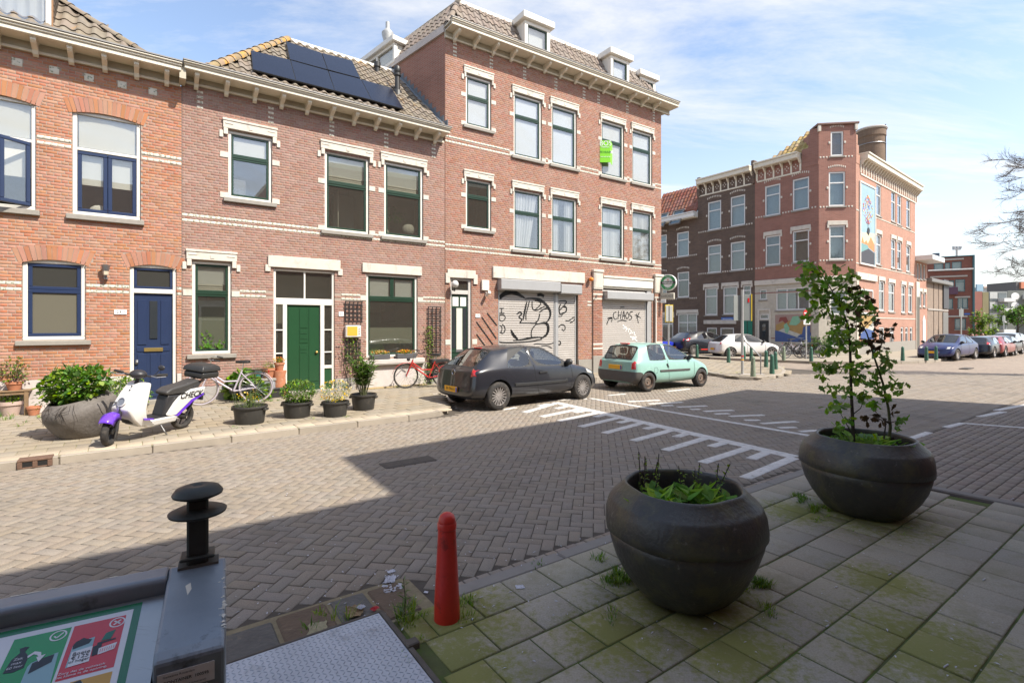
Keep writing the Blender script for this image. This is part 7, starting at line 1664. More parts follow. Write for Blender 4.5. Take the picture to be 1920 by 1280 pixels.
def bowl(name,label,loc,mat,H=.70,Rm=.49,rot=(0,0,0),open_=.355,ridge=True):
 t=thing(name,label,'planter',loc,0);t.rotation_euler=rot
 k=H/.70;prof=[(0,.002),(.20,.0),(.255,.006),(.30,.03),(.35,.085),(.405,.17),(.45,.27),(.478,.36),(.490,.415)]
 prof+=([(.486,.418),(.502,.424)]if ridge else [])+[(.504,.47),(.496,.54),(.474,.600),(.464,.612),(.455,.618),(.400,.668),(.380,.688),(.372,.699),(.362,.700),(.353,.694),(.348,.678),(.352,.60),(.36,.50),(.34,.44),(.1,.44),(0,.44)]
 prof=[(r*Rm/.5,z*k)for r,z in prof];b=MB();b.lathe(prof,72)
 o=b.build('bowl',mat,t,smooth='all')
 for v in o.data.vertices:
  a=math.atan2(v.co.y,v.co.x);w_=.006*math.sin(a*3+loc[0])+.004*math.sin(a*7+v.co.z*9)+.010*(mnoise.noise(Vector((v.co.x*4+loc[0],v.co.y*4,v.co.z*4))));r_=math.hypot(v.co.x,v.co.y)
  if r_>.05:v.co.x*=1+w_/r_*1.2;v.co.y*=1+w_/r_*1.2
 MB().lathe([(0,.46*k+.0),(.2,.465*k),(.355*Rm/.5,.45*k)],40).build('soil',m_soil,t,smooth='all')
 return t
c1=G(1286,1120,ZP);c1=Vector((c1.x,c1.y+.06,ZP))
c2=G(1621,958,ZP)
b1=bowl('planter_bowl','nearest black bowl planter with thin budding twigs and fresh green leaves',tuple(c1),m_bowl,.70,.492)
b2=bowl('planter_bowl','black bowl planter holding the young oak, wider and farther than the twiggy one',tuple(c2),m_bowl,.70,.52,(0,0,1.0))
cl=G(138,822,ZP)
b3=bowl('planter_bowl','weathered grey bowl planter tipped over beside the white scooter across the road',(cl.x,cl.y+.30,ZP-.035),m_bowlg,.66,.47,(R(13),R(-7),0),ridge=False)
m_fresh=leafmat('fresh_leaf',(.30,.48,.06),tr=.5);m_fresh2=leafmat('fresh_leaf_deep',(.17,.34,.05),tr=.5)
for i in range(34):
 a=rng.uniform(0,6.28);r_=rng.uniform(.03,.27);base=Vector((r_*math.cos(a)*1.05,r_*math.sin(a)*.55-.13,.50));nL=rng.randint(3,5);tip=base+Vector((rng.gauss(0,.03),rng.gauss(0,.03),rng.uniform(.07,.15)))
 st=MB();st.tube([tuple(base),tuple(tip)],.004,5);so_=st.build('stem',m_stem,b1)
 for j in range(nL):
  q=MB();a2=2*math.pi*j/nL+rng.random();add_leaf(q,Vector((0,0,0)),Vector((math.cos(a2),math.sin(a2),rng.uniform(.4,1.6))),Vector((0,0,1)),rng.uniform(.08,.145),'broad' if j%2 else 'lance',0);q.build('leaf',m_fresh if (i+j)%3==0 else m_fresh2,so_,loc=tuple(tip),recalc=False)
for(px,hgt,ln)in [(-.30,.30,.02),(-.25,.33,-.03),(-.235,.28,0),(-.21,.26,.01),(-.19,.30,.03),(-.28,.22,.05),(.02,.24,-.02),(.07,.26,.03),(.10,.22,-.01),(.13,.28,.05),(.17,.26,.09),(.12,.2,-.05),(.24,.12,0)]:
 yb=rng.uniform(-.12,.10);p0=Vector((px*.9,yb,.47));p1=p0+Vector((ln,rng.gauss(0,.02),hgt*.6));p2=p0+Vector((ln*1.6+rng.gauss(0,.01),rng.gauss(0,.03),hgt+.10))
 tw=MB();tw.tube([tuple(p0),tuple(p1),tuple(p2)],[.0055,.004,.003],5);to=tw.build('twig',m_bark,b1)
 bd=MB()
 for k in range(10):
  f=.35+.065*k;pp=p0.lerp(p1,f*2)if f<.5 else p1.lerp(p2,(f-.5)*2);add_leaf(bd,pp,rdir()+Vector((0,0,.5)),Vector((0,0,1)),.026,'broad')
  add_leaf(bd,pp,rdir()+Vector((0,0,.5)),Vector((0,0,1)),.020,'broad')
 bd.build('buds',m_leafy,to,recalc=False)
for i in range(42):
 a=rng.uniform(0,6.28);r_=rng.uniform(.02,.33);q=MB();add_leaf(q,Vector((0,0,0)),Vector((math.cos(a)*.8,math.sin(a)*.8,rng.uniform(.2,.8))),Vector((0,0,1)),rng.uniform(.07,.16),'round' if i%3==0 else 'broad');q.build('leaf',(m_fresh2,m_fresh,m_leaf)[i%3],b2,loc=(r_*math.cos(a),r_*math.sin(a)-.04,.52+rng.uniform(.06,.14)),recalc=False)
gb=MB();foliage(gb,(0,-.02,.62),(.34,.32,.06),420,.05,'broad',(0,1),.1);o=gb.build('ground_leaves',[m_fresh2,m_fresh],b2,recalc=False);o['kind']='stuff'
YT=c2.y
oak=thing('young_oak','thin two-stemmed young oak tree growing from the wider black bowl planter','tree',(c2.x,c2.y,ZP+.45))
def T(px,py,dy=0.0):return A(px,py,YT+dy)-Vector((c2.x,c2.y,ZP+.45))
sx_=lambda x:1480+x/3.3667;sy_=lambda y:480+y/3.3667
def TT(x,y,dy=0):return T(sx_(x),sy_(y),dy)
st=MB();s1=[TT(405,1170),TT(398,1000),TT(388,800),TT(384,600),TT(372,440),TT(330,330),TT(270,220),TT(215,130),TT(170,60)]
st.tube(s1,[.016,.014,.012,.011,.009,.007,.005,.004,.002],8);st.build('trunk',m_bark,oak,smooth=True)
st=MB();s2_=[TT(625,1180,.05),TT(638,1080,.05),TT(625,960,.05),TT(590,800,.05),TT(530,620,.05),TT(490,490,.05),TT(440,390,.05),TT(400,310,.05)]
st.tube(s2_,[.014,.013,.011,.010,.008,.006,.005,.003],8);st.build('trunk',m_stem,oak,smooth=True)
st=MB();st.tube([TT(595,1170),TT(605,1090),TT(612,1040)],[.008,.006,.003],6);st.tube([TT(630,1150,.05),TT(655,1150,.05)],.02,6);st.build('stake',m_bark,oak)
branches=[((398,1130),(350,1040),(310,970)),((400,1000),(450,960),(475,900)),((388,860),(330,850),(290,850)),((387,780),(450,800),(530,830)),((384,700),(280,700),(170,680)),((384,600),(300,590),(220,600)),((378,560),(470,560),(540,560)),((370,460),(290,430),(240,410)),((372,440),(450,400),(530,360)),((330,330),(230,330),(120,390)),((300,270),(180,260),(90,230)),((270,220),(330,180),(390,130)),((240,170),(290,110),(290,60)),((200,110),(150,100),(100,70)),((250,200),(170,180),(90,150)),((600,840),(660,810),(720,800)),((560,700),(610,660),(620,640)),((580,780),(540,740),(640,720)),((520,590),(580,560),(640,470)),((500,520),(560,500),(600,490)),((470,450),(520,400),(550,350)),((610,900),(560,850),(520,790)),((635,1060),(570,1010),(500,1000)),((635,1050),(680,1040),(720,1050)),((638,1000),(650,985),(655,975)),((560,690),(480,700),(420,750)),((400,320),(460,240),(500,280))]
bmb=MB()
for i,br in enumerate(branches):
 dy=rng.uniform(-.10,.10);P=[TT(*br[0]),TT(*br[1],dy*.5),TT(*br[2],dy)];bmb.tube(P,[.005,.0035,.0015],5)
bmb.build('branches',m_bark,oak,smooth=True)
clumps=[(110,60,40),(150,80,45),(140,130,45),(200,100,40),(290,80,30),(100,145,25),(200,170,50),(250,190,50),(160,210,40),(90,230,35),(210,230,45),(300,150,45),(370,140,30),(340,190,45),(400,120,22),(280,250,45),(180,280,45),(240,310,45),(320,270,45),(380,240,45),(430,270,45),(150,330,40),(210,360,40),(120,390,28),(310,350,45),(370,330,45),(440,340,45),(500,340,35),(550,360,30),(510,290,30),(450,220,28),(270,400,40),(340,410,40),(420,400,40),(300,470,45),(360,480,35),(260,510,40),(330,530,40),(240,590,40),(300,580,45),(350,560,40),(420,560,35),(220,610,25),(400,610,35),(470,560,30),(180,690,35),(240,700,45),(290,700,40),(340,690,35),(200,750,30),(260,730,35),(420,690,35),(470,680,30),(440,750,35),(480,790,35),(530,800,35),(410,770,30),(540,740,22),(250,830,35),(310,850,15),(355,870,22),(430,890,35),(470,880,30),(520,925,25),(545,930,15),(250,950,45),(300,960,40),(340,940,22),(360,1030,35),(310,1075,25),(330,1080,22),(620,640,25),(580,660,25),(630,720,30),(590,720,20),(680,800,35),(720,800,20),(640,810,22),(700,850,15),(560,830,22),(580,860,18),(600,890,15),(640,900,12),(700,1040,30),(670,1070,22),(560,600,20)]
darks=[(550,420,22),(540,450,15),(640,480,22),(610,490,20),(650,450,15),(590,570,20),(560,510,15),(550,590,18),(480,540,28),(520,580,25),(440,470,30),(380,400,30),(455,210,20),(510,265,18),(490,1020,20),(530,1010,25),(570,1030,28),(600,1040,20),(650,985,12),(390,190,30),(420,310,25),(480,440,28)]
leaves=[]
lb=MB();ind=[]
for lst,mi_ in ((clumps,0),(darks,1)):
 for(x,y,r_)in lst:
  n=int(2+r_*.29)if mi_==0 else int(1+r_*.2)
  for i in range(n):
   p=TT(x+rng.gauss(0,r_*.42),y+rng.gauss(0,r_*.42),rng.gauss(0,.05));d=rdir()+Vector((0,0,-.15));sz=rng.uniform(.045,.082)
   ind.append((p,d,sz,mi_ if mi_ else (0 if rng.random()<.6 else 2)))
m_oak=leafmat('oak_leaf',(.24,.40,.06),tr=.5);m_oakd=leafmat('oak_leaf_dark',(.14,.28,.04),tr=.5)
for mi_,mt in ((0,m_oak),(1,m_leafb),(2,m_oakd)):
 lb=MB()
 for(p,d,sz,k)in ind:
  if k==mi_:add_leaf(lb,p,d,rdir(),sz,'oak')
 o=lb.build('leaves',mt,oak,recalc=False);o['kind']='stuff'
pb=MB();foliage(pb,(.0,.05,.86),(.50,.36,.24),900,.10,'broad',(0,1,2),.45,.25);foliage(pb,(-.36,0,.70),(.22,.25,.16),200,.06,'lance',(0,2),.3);foliage(pb,(0,0,1.08),(.34,.2,.10),120,.09,'lance',(0,1),.3)
o=pb.build('plants',[m_leaf,m_leafd,m_leafy],b3,recalc=False);o['kind']='stuff'
rt=MB()
for i in range(14):a=rng.uniform(-2.2,-.9);p=Vector((math.cos(a)*.38,math.sin(a)*.38,.64));rt.tube([tuple(p),tuple(p+Vector((rng.gauss(0,.08),-.10,-.05))),tuple(p+Vector((rng.gauss(0,.1),-.14,-.2*rng.random()-.05)))],.003,4)
rt.build('roots',m_bark,b3)
m_redb=M('red_cast_iron',(.56,.030,.018),.36,n=(7,.14),stain=((.12,.02,.013),7,.56,.8),stain2=((.30,.16,.12),30,.66,.8),bump=(40,.25))
p=G(838,1158,ZP);t=thing('bollard','bright red cast-iron bollard with rounded cap at the near kerb','bollard',tuple(p))
MB().lathe([(.076,-.02),(.076,.0),(.074,.10),(.063,.30),(.053,.50),(.052,.525),(.056,.530),(.056,.560),(.052,.566)],32).build('post',m_redb,t,smooth=True)
MB().lathe([(.050,.566),(.049,.585),(.040,.606),(.022,.619),(0,.623)],32).build('cap',m_redb,t,smooth='all')
m_gb=M('green_bollard_paint',(.035,.11,.075),.5,n=(6,.2),stain=((.22,.24,.19),6,.60,.7));m_gbp=M('worn_pale_green_bollard',(.20,.24,.17),.7,n=(8,.2),stain=((.05,.12,.08),6,.52,.7))
bpost=MB().lathe([(.085,0),(.085,.05),(.075,.3),(.062,.58),(.066,.585),(.066,.62),(.060,.625)],18).build('post',m_gb,None,smooth=True);bcap=MB().lathe([(.058,.625),(.05,.665),(.028,.69),(0,.70)],18).build('cap',m_gb,None,smooth='all')
bm_,cm_=bpost.data,bcap.data;bpost2=bm_.copy();bpost2.materials.clear();bpost2.materials.append(m_gbp);cap2=cm_.copy();cap2.materials.clear();cap2.materials.append(m_gbp)
bpost3=bpost2
bpost_o=[bpost,bcap];[bpost and bpy.data.objects.remove(o)for o in bpost_o]
for i,(px,py,lab,pale)in enumerate(((1307,669.5,'green bollard directly behind the front wing of the mint green car',0),(1366,679.5,'green bollard in front of the white hatchback tail lamp',0),(1395,673.5,'green bollard behind the grey-backed sign post',0),(1408.5,676,'green bollard just right of the grey-backed sign post, in front of the white car door',0),(1436.5,688,'green bollard left of the close pair on the corner pavement',0),(1454,692,'green bollard at the right of the close pair on the corner pavement',0),(1447.5,700.5,'green bollard nearest the rounded tip of the corner pavement',0),(1412,705.8,'pale weathered bollard beside the foot of the sign post',1),(1469.5,675.5,'pale olive bollard right of the white hatchback nose',1),(1521,677,'green bollard by the wheel of the parked bicycles',0),(1638,672.5,'green bollard seen through the young oak leaves',0),(1692.5,676,'lone green bollard in front of the sunny brick wall',0),(1737,675.5,'green bollard in front of the dark blue car number plate',0),(1755,674.5,'green bollard in front of the dark blue car headlamp',0))):
 p=G(px,py,.1);t=thing('bollard',lab,'bollard',tuple(p),rng.random(),'low bollards round the junction');inst((bpost2 if pale else bm_),'post',t,(0,0,0));inst((cap2 if pale else cm_),'cap',t,(0,0,0))
def pole(b,x,y,z0,z1,r=.03):b.tube([(x,y,z0),(x,y,z1)],r,10)
p=G(1391.8,702,.1);t=thing('sign_post','grey pole carrying two grey-backed signs, one edged in yellow','sign post',tuple(p),0);zt_=A(1390,543,p.y).z-.1;sc_=p.y/950
b=MB();pole(b,0,0,0,zt_,.045);b.build('pole',m_galv,t);
za,zb_=A(0,601,p.y).z-.1,A(0,553.5,p.y).z-.1
MB().cbox(-15.6*sc_,.05,za,-1.6*sc_,.07,zb_,.008).build('sign_panel',M('sign_back_grey',(.26,.28,.27),.5,n=(3,.08)),t,rot=(0,0,R(8)))
o=MB().cbox(1.0*sc_,.04,za,17*sc_,.06,zb_+.03,.008).build('sign_panel',MATS['sign_back_grey'],t,rot=(0,0,R(-10)));MB().cbox(16*sc_,.02,za-.01,17.6*sc_,.09,zb_+.04,.006).build('yellow_edge',M('sign_yellow',(.70,.50,.03),.5,n=None),o)
MB().cbox(10*sc_,.03,zb_-.25,13*sc_,.039,zb_-.1,.002).build('red_sticker',m_redp,o)
b=MB();b.tube([(0,0,1.28),(.62,-.05,.62)],.02,6);b.tube([(.62,-.05,.75),(.62,-.05,.0)],.022,8);b.build('brace',m_steel,t);MB().cbox(-.1,-.1,-.01,.75,.12,.02,.01).build('foot_plate',m_conc,t)
for z,c_ in ((.5,m_yel),(.62,m_redp)):MB().lathe([(.047,z),(.047,z+.05)],10).build('band',c_,t)
p=Vector((A(1253.5,610,19.2).x,19.2,.1));t=thing('sign_post','white traffic sign with yellow border on a thin pole under the beer sign','sign post',tuple(p),0);sc_=19.2/950
za,zb_=A(0,604,19.2).z-.1,A(0,571.5,19.2).z-.1
MB().cbox(-7.8*sc_,-.06,za,7.8*sc_,-.04,zb_,.01).build('yellow_border',MATS['sign_yellow'],t,rot=(0,0,R(6)));MB().cbox(-6.6*sc_,-.07,za+.03,6.6*sc_,-.061,zb_-.03,.004).build('sign_face',M('sign_back_pale',(.45,.46,.44),.5,n=(3,.06)),t,rot=(0,0,R(6)));MB().cbox(-.02,-.075,za+.03,.02,-.071,zb_-.03,.002).build('fold_line',m_steel,t)
b=MB();pole(b,0,0,0,zb_+.03,.032);b.build('pole',m_galv,t)
p=G(1512.6,672.5,.1);t=thing('no_entry_sign','red and white no-entry sign on a grey pole beside the parked bicycles','traffic sign',tuple(p),R(8));zc_=A(0,586.8,p.y).z-.1;r_=6.9*p.y/950
b=MB();pole(b,0,.04,0,zc_+r_*.9,.035);b.build('pole',m_galv,t)
MB().lathe([(0,-.01),(r_,-.01),(r_,.01),(0,.01)],28,Matrix.Translation((0,0,zc_)),ax='y').build('disc',m_redp,t);MB().cbox(-r_*.78,-.016,zc_-r_*.17,r_*.78,-.0105,zc_+r_*.17,.003).build('white_bar',m_whitep,t)
zc2_=A(0,603,p.y).z-.1;o=MB().cbox(-.19,-.02,zc2_-.15,.19,.0,zc2_+.15,.01).build('sub_plate',m_whitep,t);text('uitgezonderd',.055,m_blk,o,(0,-.022,zc2_+.04));bb=MB();bb.torus((-.06,-.022,zc2_-.07),.035,.005,'y',14,4);bb.torus((.06,-.022,zc2_-.07),.035,.005,'y',14,4);bb.build('bicycle_symbol',m_blk,o)
Yb=20.3;pc=A(1253.5,530,Yb);t=thing('beer_sign','round green beer sign projecting from the corner house beside CASCADE','sign',tuple(pc),TH3-math.pi/2+R(20));r_=15.2/950*Yb
MB().lathe([(0,-.07),(r_*.97,-.07),(r_,-.05),(r_,.05),(r_*.97,.07),(0,.07)],40,ax='y').build('disc',m_upvc if True else m_white,t,smooth=True)
m_sg=M('beer_green',(.02,.24,.07),.35,n=None);b=MB();b.lathe([(r_*.60,-.073),(r_*.92,-.073)],40,ax='y');b.lathe([(r_*.60,.073),(r_*.92,.073)],40,ax='y');b.build('green_ring',m_sg,t)
MB().box(-r_*.95,-.078,-r_*.17,r_*.95,-.0745,r_*.17).build('black_band',M('sign_black',(.015,.02,.015),.4,n=None),t);text('Heineken',r_*.34,m_whitep,t,(0,-.080,0),wt=.002)
text('PREMIUM',r_*.17,m_whitep,t,(0,-.076,r_*.73));text('QUALITY',r_*.17,m_whitep,t,(0,-.076,-r_*.73))
st_=[(r_*.12*(1 if k%2==0 else.42)*math.sin(k*math.pi/5),r_*.34+r_*.12*(1 if k%2==0 else.42)*math.cos(k*math.pi/5))for k in range(10)];b=MB();b.prism(st_,-.077,-.0725,'y');b.build('red_star',m_redp,t)
MB().tube([(-r_*.9,0,r_*.2),(-r_*1.7,0,r_*.2)],.025,6).build('bracket',m_blk,t)
pc=A(1252,555.3,Yb);t=thing('name_board','pale lightbox lettered CASCADE below the round beer sign','sign',tuple(pc),TH3-math.pi/2+R(20));MB().cbox(-.29,-.06,-.13,.27,.06,.13,.015).build('box',M('yellowed_lightbox',(.48,.45,.38),.5,n=(6,.06)),t);text('CASCADE',.11,m_blk,t,(0,-.062,0));MB().tube([(-.27,0,.05),(-.6,0,.05)],.02,6).build('bracket',m_blk,t)
pc=A(1243.5,564.5,Yb-.15);t=thing('house_sign','tiny white plate hanging under the CASCADE board','sign',tuple(pc),TH3-math.pi/2+R(20));MB().cbox(-.10,-.01,-.07,.11,.01,.07,.006).build('plate',m_whitep,t)
TC=R(29);oc=Vector((-.893,1.583,0));FCn=Frame(oc,TC)
bn=thing('waste_container','grey-blue underground waste container inlet with sorting sticker on its steel flap','waste container',tuple(oc),TC)
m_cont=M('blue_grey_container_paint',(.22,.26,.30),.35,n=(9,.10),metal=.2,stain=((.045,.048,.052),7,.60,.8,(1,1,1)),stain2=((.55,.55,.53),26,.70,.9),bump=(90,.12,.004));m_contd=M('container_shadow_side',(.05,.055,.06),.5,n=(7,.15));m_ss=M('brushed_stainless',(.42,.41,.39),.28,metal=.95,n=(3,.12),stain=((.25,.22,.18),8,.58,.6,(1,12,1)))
def slopebox(b,x0,x1,y0,y1,zf,th=.03,mi=0):
 vs=[(x0,y0,zf(y0)),(x1,y0,zf(y0)),(x1,y1,zf(y1)),(x0,y1,zf(y1))];vs+=[(x,y,z-th)for x,y,z in vs]
 b.add(vs,[(0,1,2,3),(7,6,5,4),(0,4,5,1),(1,5,6,2),(2,6,7,3),(3,7,4,0)],mi)
zt=1.10;zck=lambda y:zt+.17*y
b=MB();b.prism([(-.004,zt),(-.35,zt-.06),(-.375,zt-.075),(-.375,.12),(.02,.12),(.02,zt-.012)],-.148,.0,'x')
o=b.build('cheek',m_cont,bn);md=o.modifiers.new('bv','BEVEL');md.width=.008;md.segments=2;md.limit_method='ANGLE'
b=MB();b.prism([(.02,.12),(.02,zt-.01),(.008,zt),(-.055,zt-.002),(-.064,zt-.012),(-.064,zt-.055),(-.03,zt-.06),(-.03,.12)],-1.35,-.148,'x');o=b.build('back_bar',m_cont,bn);md=o.modifiers.new('bv','BEVEL');md.width=.005;md.segments=2
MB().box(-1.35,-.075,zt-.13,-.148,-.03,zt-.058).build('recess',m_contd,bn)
zh=lambda y:1.071+.235*y
b=MB();slopebox(b,-1.3,-.152,-.70,-.072,zh,.02);b.build('flap',m_ss,bn);MB().box(-1.35,-.72,.12,-.152,-.69,zh(-.7)-.03).build('front_plate',m_cont,bn)
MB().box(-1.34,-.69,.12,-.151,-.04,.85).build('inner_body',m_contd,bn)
MB().cbox(-1.5,-.375,.12,-1.351,.02,zt-.05,.01).build('cheek',m_cont,bn)
def hatch_pt(px,py):
 r=ray(px,py);k_=.235;nl=Vector((0,-k_,1));nw=FCn.n*nl.y+Vector((0,0,1));p0=oc+Vector((0,0,1.071));t_=(p0-Vector((0,0,CZ))).dot(nw)/r.dot(nw);q_=Vector((0,0,CZ))+r*t_-oc;return (q_.dot(FCn.d),q_.dot(FCn.n))
hp=lambda x,y:hatch_pt(x/5.334,1040+y/5.334)
def sticker(pts,mat,k,name='print',conv=True):
 P=[hp(*p_)for p_ in pts]if conv else pts;off=.0004+.0003*k;b=MB();b.add([(x,y,zh(y)+off)for x,y in P],[tuple(range(len(P)))]);o=b.build(name,mat,bn,recalc=False)
 if o.data.polygons[0].normal.z<0:o.data.flip_normals()
 return o
g_d=M('sticker_dark_green',(.005,.13,.045),.25,n=None,coat=.6);g_l=M('sticker_green',(.01,.26,.06),.25,n=None,coat=.6);s_w=M('sticker_white',(.62,.62,.64),.25,n=None,coat=.6);s_r=M('sticker_red',(.52,.02,.03),.25,n=None,coat=.6);s_b=M('sticker_pale_blue',(.24,.40,.44),.3,n=None);s_o=M('sticker_ochre',(.50,.26,.01),.3,n=None,coat=.6);s_k=M('sticker_black',(.02,.025,.03),.3,n=None)
R0x,R0y=hp(1428,468)
def sp(x,v):return (R0x-x,R0y-v)
def rect(x0,v0,x1,v1):return [sp(x0,v0),sp(x1,v0),sp(x1,v1),sp(x0,v1)]
def q_(px,py):X_,Y__=hp(px,py);return (R0x-X_,R0y-Y__)
gr=q_(1338,540);rr_=q_(1265,600);rl2=q_(745,720);rbm=q_(640,1250);gpr=q_(715,735);gpl=q_(130,880)
mg=gr[0];rx0=rr_[0];rx1=rl2[0];rv0=rr_[1];rv1=rbm[1];gx0=gpr[0];gx1=gpl[0]
sticker(rect(0,0,gx1+.12,.75),g_d,0,'sticker_border',False);sticker(rect(mg,gr[1],gx1+.035,.72),s_w,1,'sticker_ground',False)
sticker(rect(rx0,rv0,rx1,rv1),s_r,2,'red_panel',False);sticker(rect(gx0,rv0,gx1,rv1+.06),g_l,2,'green_panel',False);sticker(rect(rx0,rv1+.012,rx1-.03,rv1+.2),s_o,2,'ochre_panel',False)
W_r=rx1-rx0;
def disc_ring(cx_,cv,r_,mat,k):
 b=MB();n=28;vs=[]
 for rr2 in (r_,r_*.80):vs+=[(lambda P_:(P_[0],P_[1],zh(P_[1])+.0004+.0003*k))(sp(cx_+rr2*math.cos(2*math.pi*i/n),cv+rr2*math.sin(2*math.pi*i/n)))for i in range(n)]
 b.add(vs,[(i,(i+1)%n,n+(i+1)%n,n+i)for i in range(n)]);b.build('symbol_ring',mat,bn,recalc=False)
def strokes(segs_,wd,mat,k,nm='symbol'):
 for(a,c_)in segs_:
  a,c_=Vector(a),Vector(c_);d=(c_-a);n_=Vector((-d.y,d.x)).normalized()*wd/2;sticker([sp(*(a-n_)),sp(*(c_-n_)),sp(*(c_+n_)),sp(*(a+n_))],mat,k,nm,False)
cxr,cvr=rx0+W_r*.15,rv0+.021;disc_ring(cxr,cvr,.017,s_w,4);strokes([((cxr-.007,cvr-.007),(cxr+.007,cvr+.007)),((cxr+.007,cvr-.007),(cxr-.007,cvr+.007))],.004,s_w,4,'cross_symbol')
cxg=gx0+.022;disc_ring(cxg,cvr,.017,s_w,4);strokes([((cxg+.008,cvr),(cxg+.002,cvr+.007)),((cxg+.002,cvr+.0075),(cxg-.009,cvr-.007))],.0035,s_w,4,'check_symbol')
H_r=rv1-rv0
def P_(fx,fv,x0,wd):return sp(x0+wd*(1-fx),rv0+H_r*fv)
pic=lambda pts,mat,k,x0,wd,nm:sticker([P_(a,c_,x0,wd)for a,c_ in pts],mat,k,nm,False)
pic([(.10,.42),(.10,.80),(.48,.76),(.48,.32),(.14,.36)],s_b,3,rx0,W_r,'bin_picture');pic([(.10,.40),(.14,.34),(.20,.32),(.26,.29),(.34,.33),(.44,.36),(.40,.43),(.12,.48)],s_k,4,rx0,W_r,'bag_picture')
pic([(.12,.53),(.13,.80),(.50,.78),(.49,.50)],s_w,5,rx0,W_r,'notice_card');pic([(.50,.52),(.52,.70),(.66,.68),(.66,.48)],s_k,4,rx0,W_r,'crate_picture');pic([(.62,.58),(.63,.70),(.92,.66),(.95,.54)],s_w,5,rx0,W_r,'basket_picture')
for i in range(7):pic([(.655+.04*i,.60-.003*i),(.655+.04*i,.665-.003*i),(.665+.04*i,.665-.003*i),(.665+.04*i,.60-.003*i)],s_r,6,rx0,W_r,'basket_slot')
pic([(.68,.30),(.62,.44),(.80,.44),(.86,.27)],M('sticker_teal',(.02,.14,.10),.3,n=None),4,rx0,W_r,'chair_picture');pic([(.56,.46),(.57,.50),(.90,.47),(.90,.44)],s_k,4,rx0,W_r,'chair_seat_picture')
Wg=gx1-gx0
pic([(.08,.62),(.12,.40),(.22,.30),(.18,.22),(.26,.20),(.34,.22),(.30,.30),(.40,.40),(.40,.60),(.24,.64)],s_k,4,gx0,Wg,'bag_picture');pic([(.46,.60),(.46,1.2),(1.0,1.2),(.92,.46),(.50,.54)],s_b,3,gx0,Wg,'bin_picture');pic([(.52,.56),(.52,.74),(.86,.62),(.86,.48),(.70,.50)],s_k,4,gx0,Wg,'bag_picture')
pic([(.38,.40),(.48,.34),(.60,.38),(.64,.48),(.60,.48),(.55,.42),(.48,.39),(.40,.44)],s_w,5,gx0,Wg,'arrow');pic([(.55,.46),(.70,.44),(.62,.56)],s_w,5,gx0,Wg,'arrow_head')
pic([(.20,1.18),(.50,1.12),(.55,1.3),(.2,1.3)],s_b,3,rx0,W_r,'bin_picture');pic([(.22,1.16),(.3,1.10),(.45,1.08),(.5,1.14),(.3,1.2)],s_k,4,rx0,W_r,'bag_picture')
rotS=(math.atan(.235),0,0)
def stext(s,size,mat,fx,fv,x0,wd,k=7,rz=0):
 X_,Y__=P_(fx,fv,x0,wd);return text(s,size,mat,bn,(X_,Y__,zh(Y__)+.0004+.0003*k),(math.atan(.235),0,rz),.0001)
stext('Boete',.0145,s_k,.31,.585,rx0,W_r);stext('\u20ac125',.016,s_k,.31,.655,rx0,W_r);stext('of hoger',.0115,s_k,.31,.72,rx0,W_r)
stext('Zorg dat de vuilniszak',.0098,s_w,.42,.90,rx0,W_r);stext('niet klemt in de opening.',.0098,s_w,.42,.955,rx0,W_r)
stext('Zak',.011,s_w,.24,.42,gx0,Wg);stext('max',.011,s_w,.24,.49,gx0,Wg);stext('60 liter',.010,s_w,.24,.56,gx0,Wg)
lbx=MB();lbx.box(-.138,-.3775,zt-.145,-.022,-.3762,zt-.100);lo=lbx.build('container_label',M('label_silver',(.70,.69,.67),.4,n=(10,.08)),bn)
text('Gemeente Rotterdam',.0072,s_k,lo,(-.095,-.379,zt-.108),ext=.0001);text('CONTAINER  100595',.0100,s_k,lo,(-.080,-.379,zt-.122),ext=.0001,wt=.0001);text('Bel bij storing 14010 (lokaal tarief)',.0058,s_k,lo,(-.080,-.379,zt-.137),ext=.0001)
cs=MB();cs.tube([(-.10,-.378,zt-.152),(-.085,-.379,zt-.162),(-.06,-.379,zt-.164),(-.042,-.378,zt-.158),(-.038,-.378,zt-.149)],.002,5);o=cs.build('chalk_scrawl',m_blind,bn)
o.data.transform(Matrix.Scale(.5,4,(0,0,1))if False else Matrix.Identity(4))
ch=MB()
for i in range(26):
 y_=-.02-.32*rng.random()**.7;x_=-.004-rng.random()*.012;ch.add([(x_+rng.gauss(0,.003),y_+rng.gauss(0,.006),zck(y_)+.0006)for _ in range(1)]+[(x_+.006+rng.random()*.004,y_+.004,zck(y_)+.0004),(x_+.003,y_+.012,zck(y_)+.0006),(x_-.004,y_+.006,zck(y_)+.0006)],[(0,1,2,3)])
for i in range(14):
 x_=-.25-rng.random()*.9;ch.add([(x_,.004,zt+.0008),(x_+.01+.02*rng.random(),.002,zt+.0008),(x_+.012,.009,zt+.0004),(x_-.004,.009,zt+.0004)],[(0,1,2,3)])
ch.add([(-.10,-.11,zck(-.11)+.0006),(-.088,-.10,zck(-.10)+.0006),(-.084,-.13,zck(-.13)+.0006),(-.092,-.155,zck(-.155)+.0006)],[(0,1,2,3)])
o=ch.build('paint_chips',m_blind,bn,recalc=False);o['kind']='stuff'
m_kn=M('worn_black_iron',(.045,.048,.042),.5,n=(14,.2),metal=.5,stain=((.11,.12,.09),12,.58,.7));pk=A(371,1000,1.545);lk_=FCn.loc(pk)
kb=MB();kb.cbox(lk_.x-.028,lk_.y-.022,.98,lk_.x+.028,lk_.y+.022,1.295,.006);kb.build('knob_post',m_kn,bn)
z2,z1=A(0,958,1.55).z,A(0,920,1.55).z
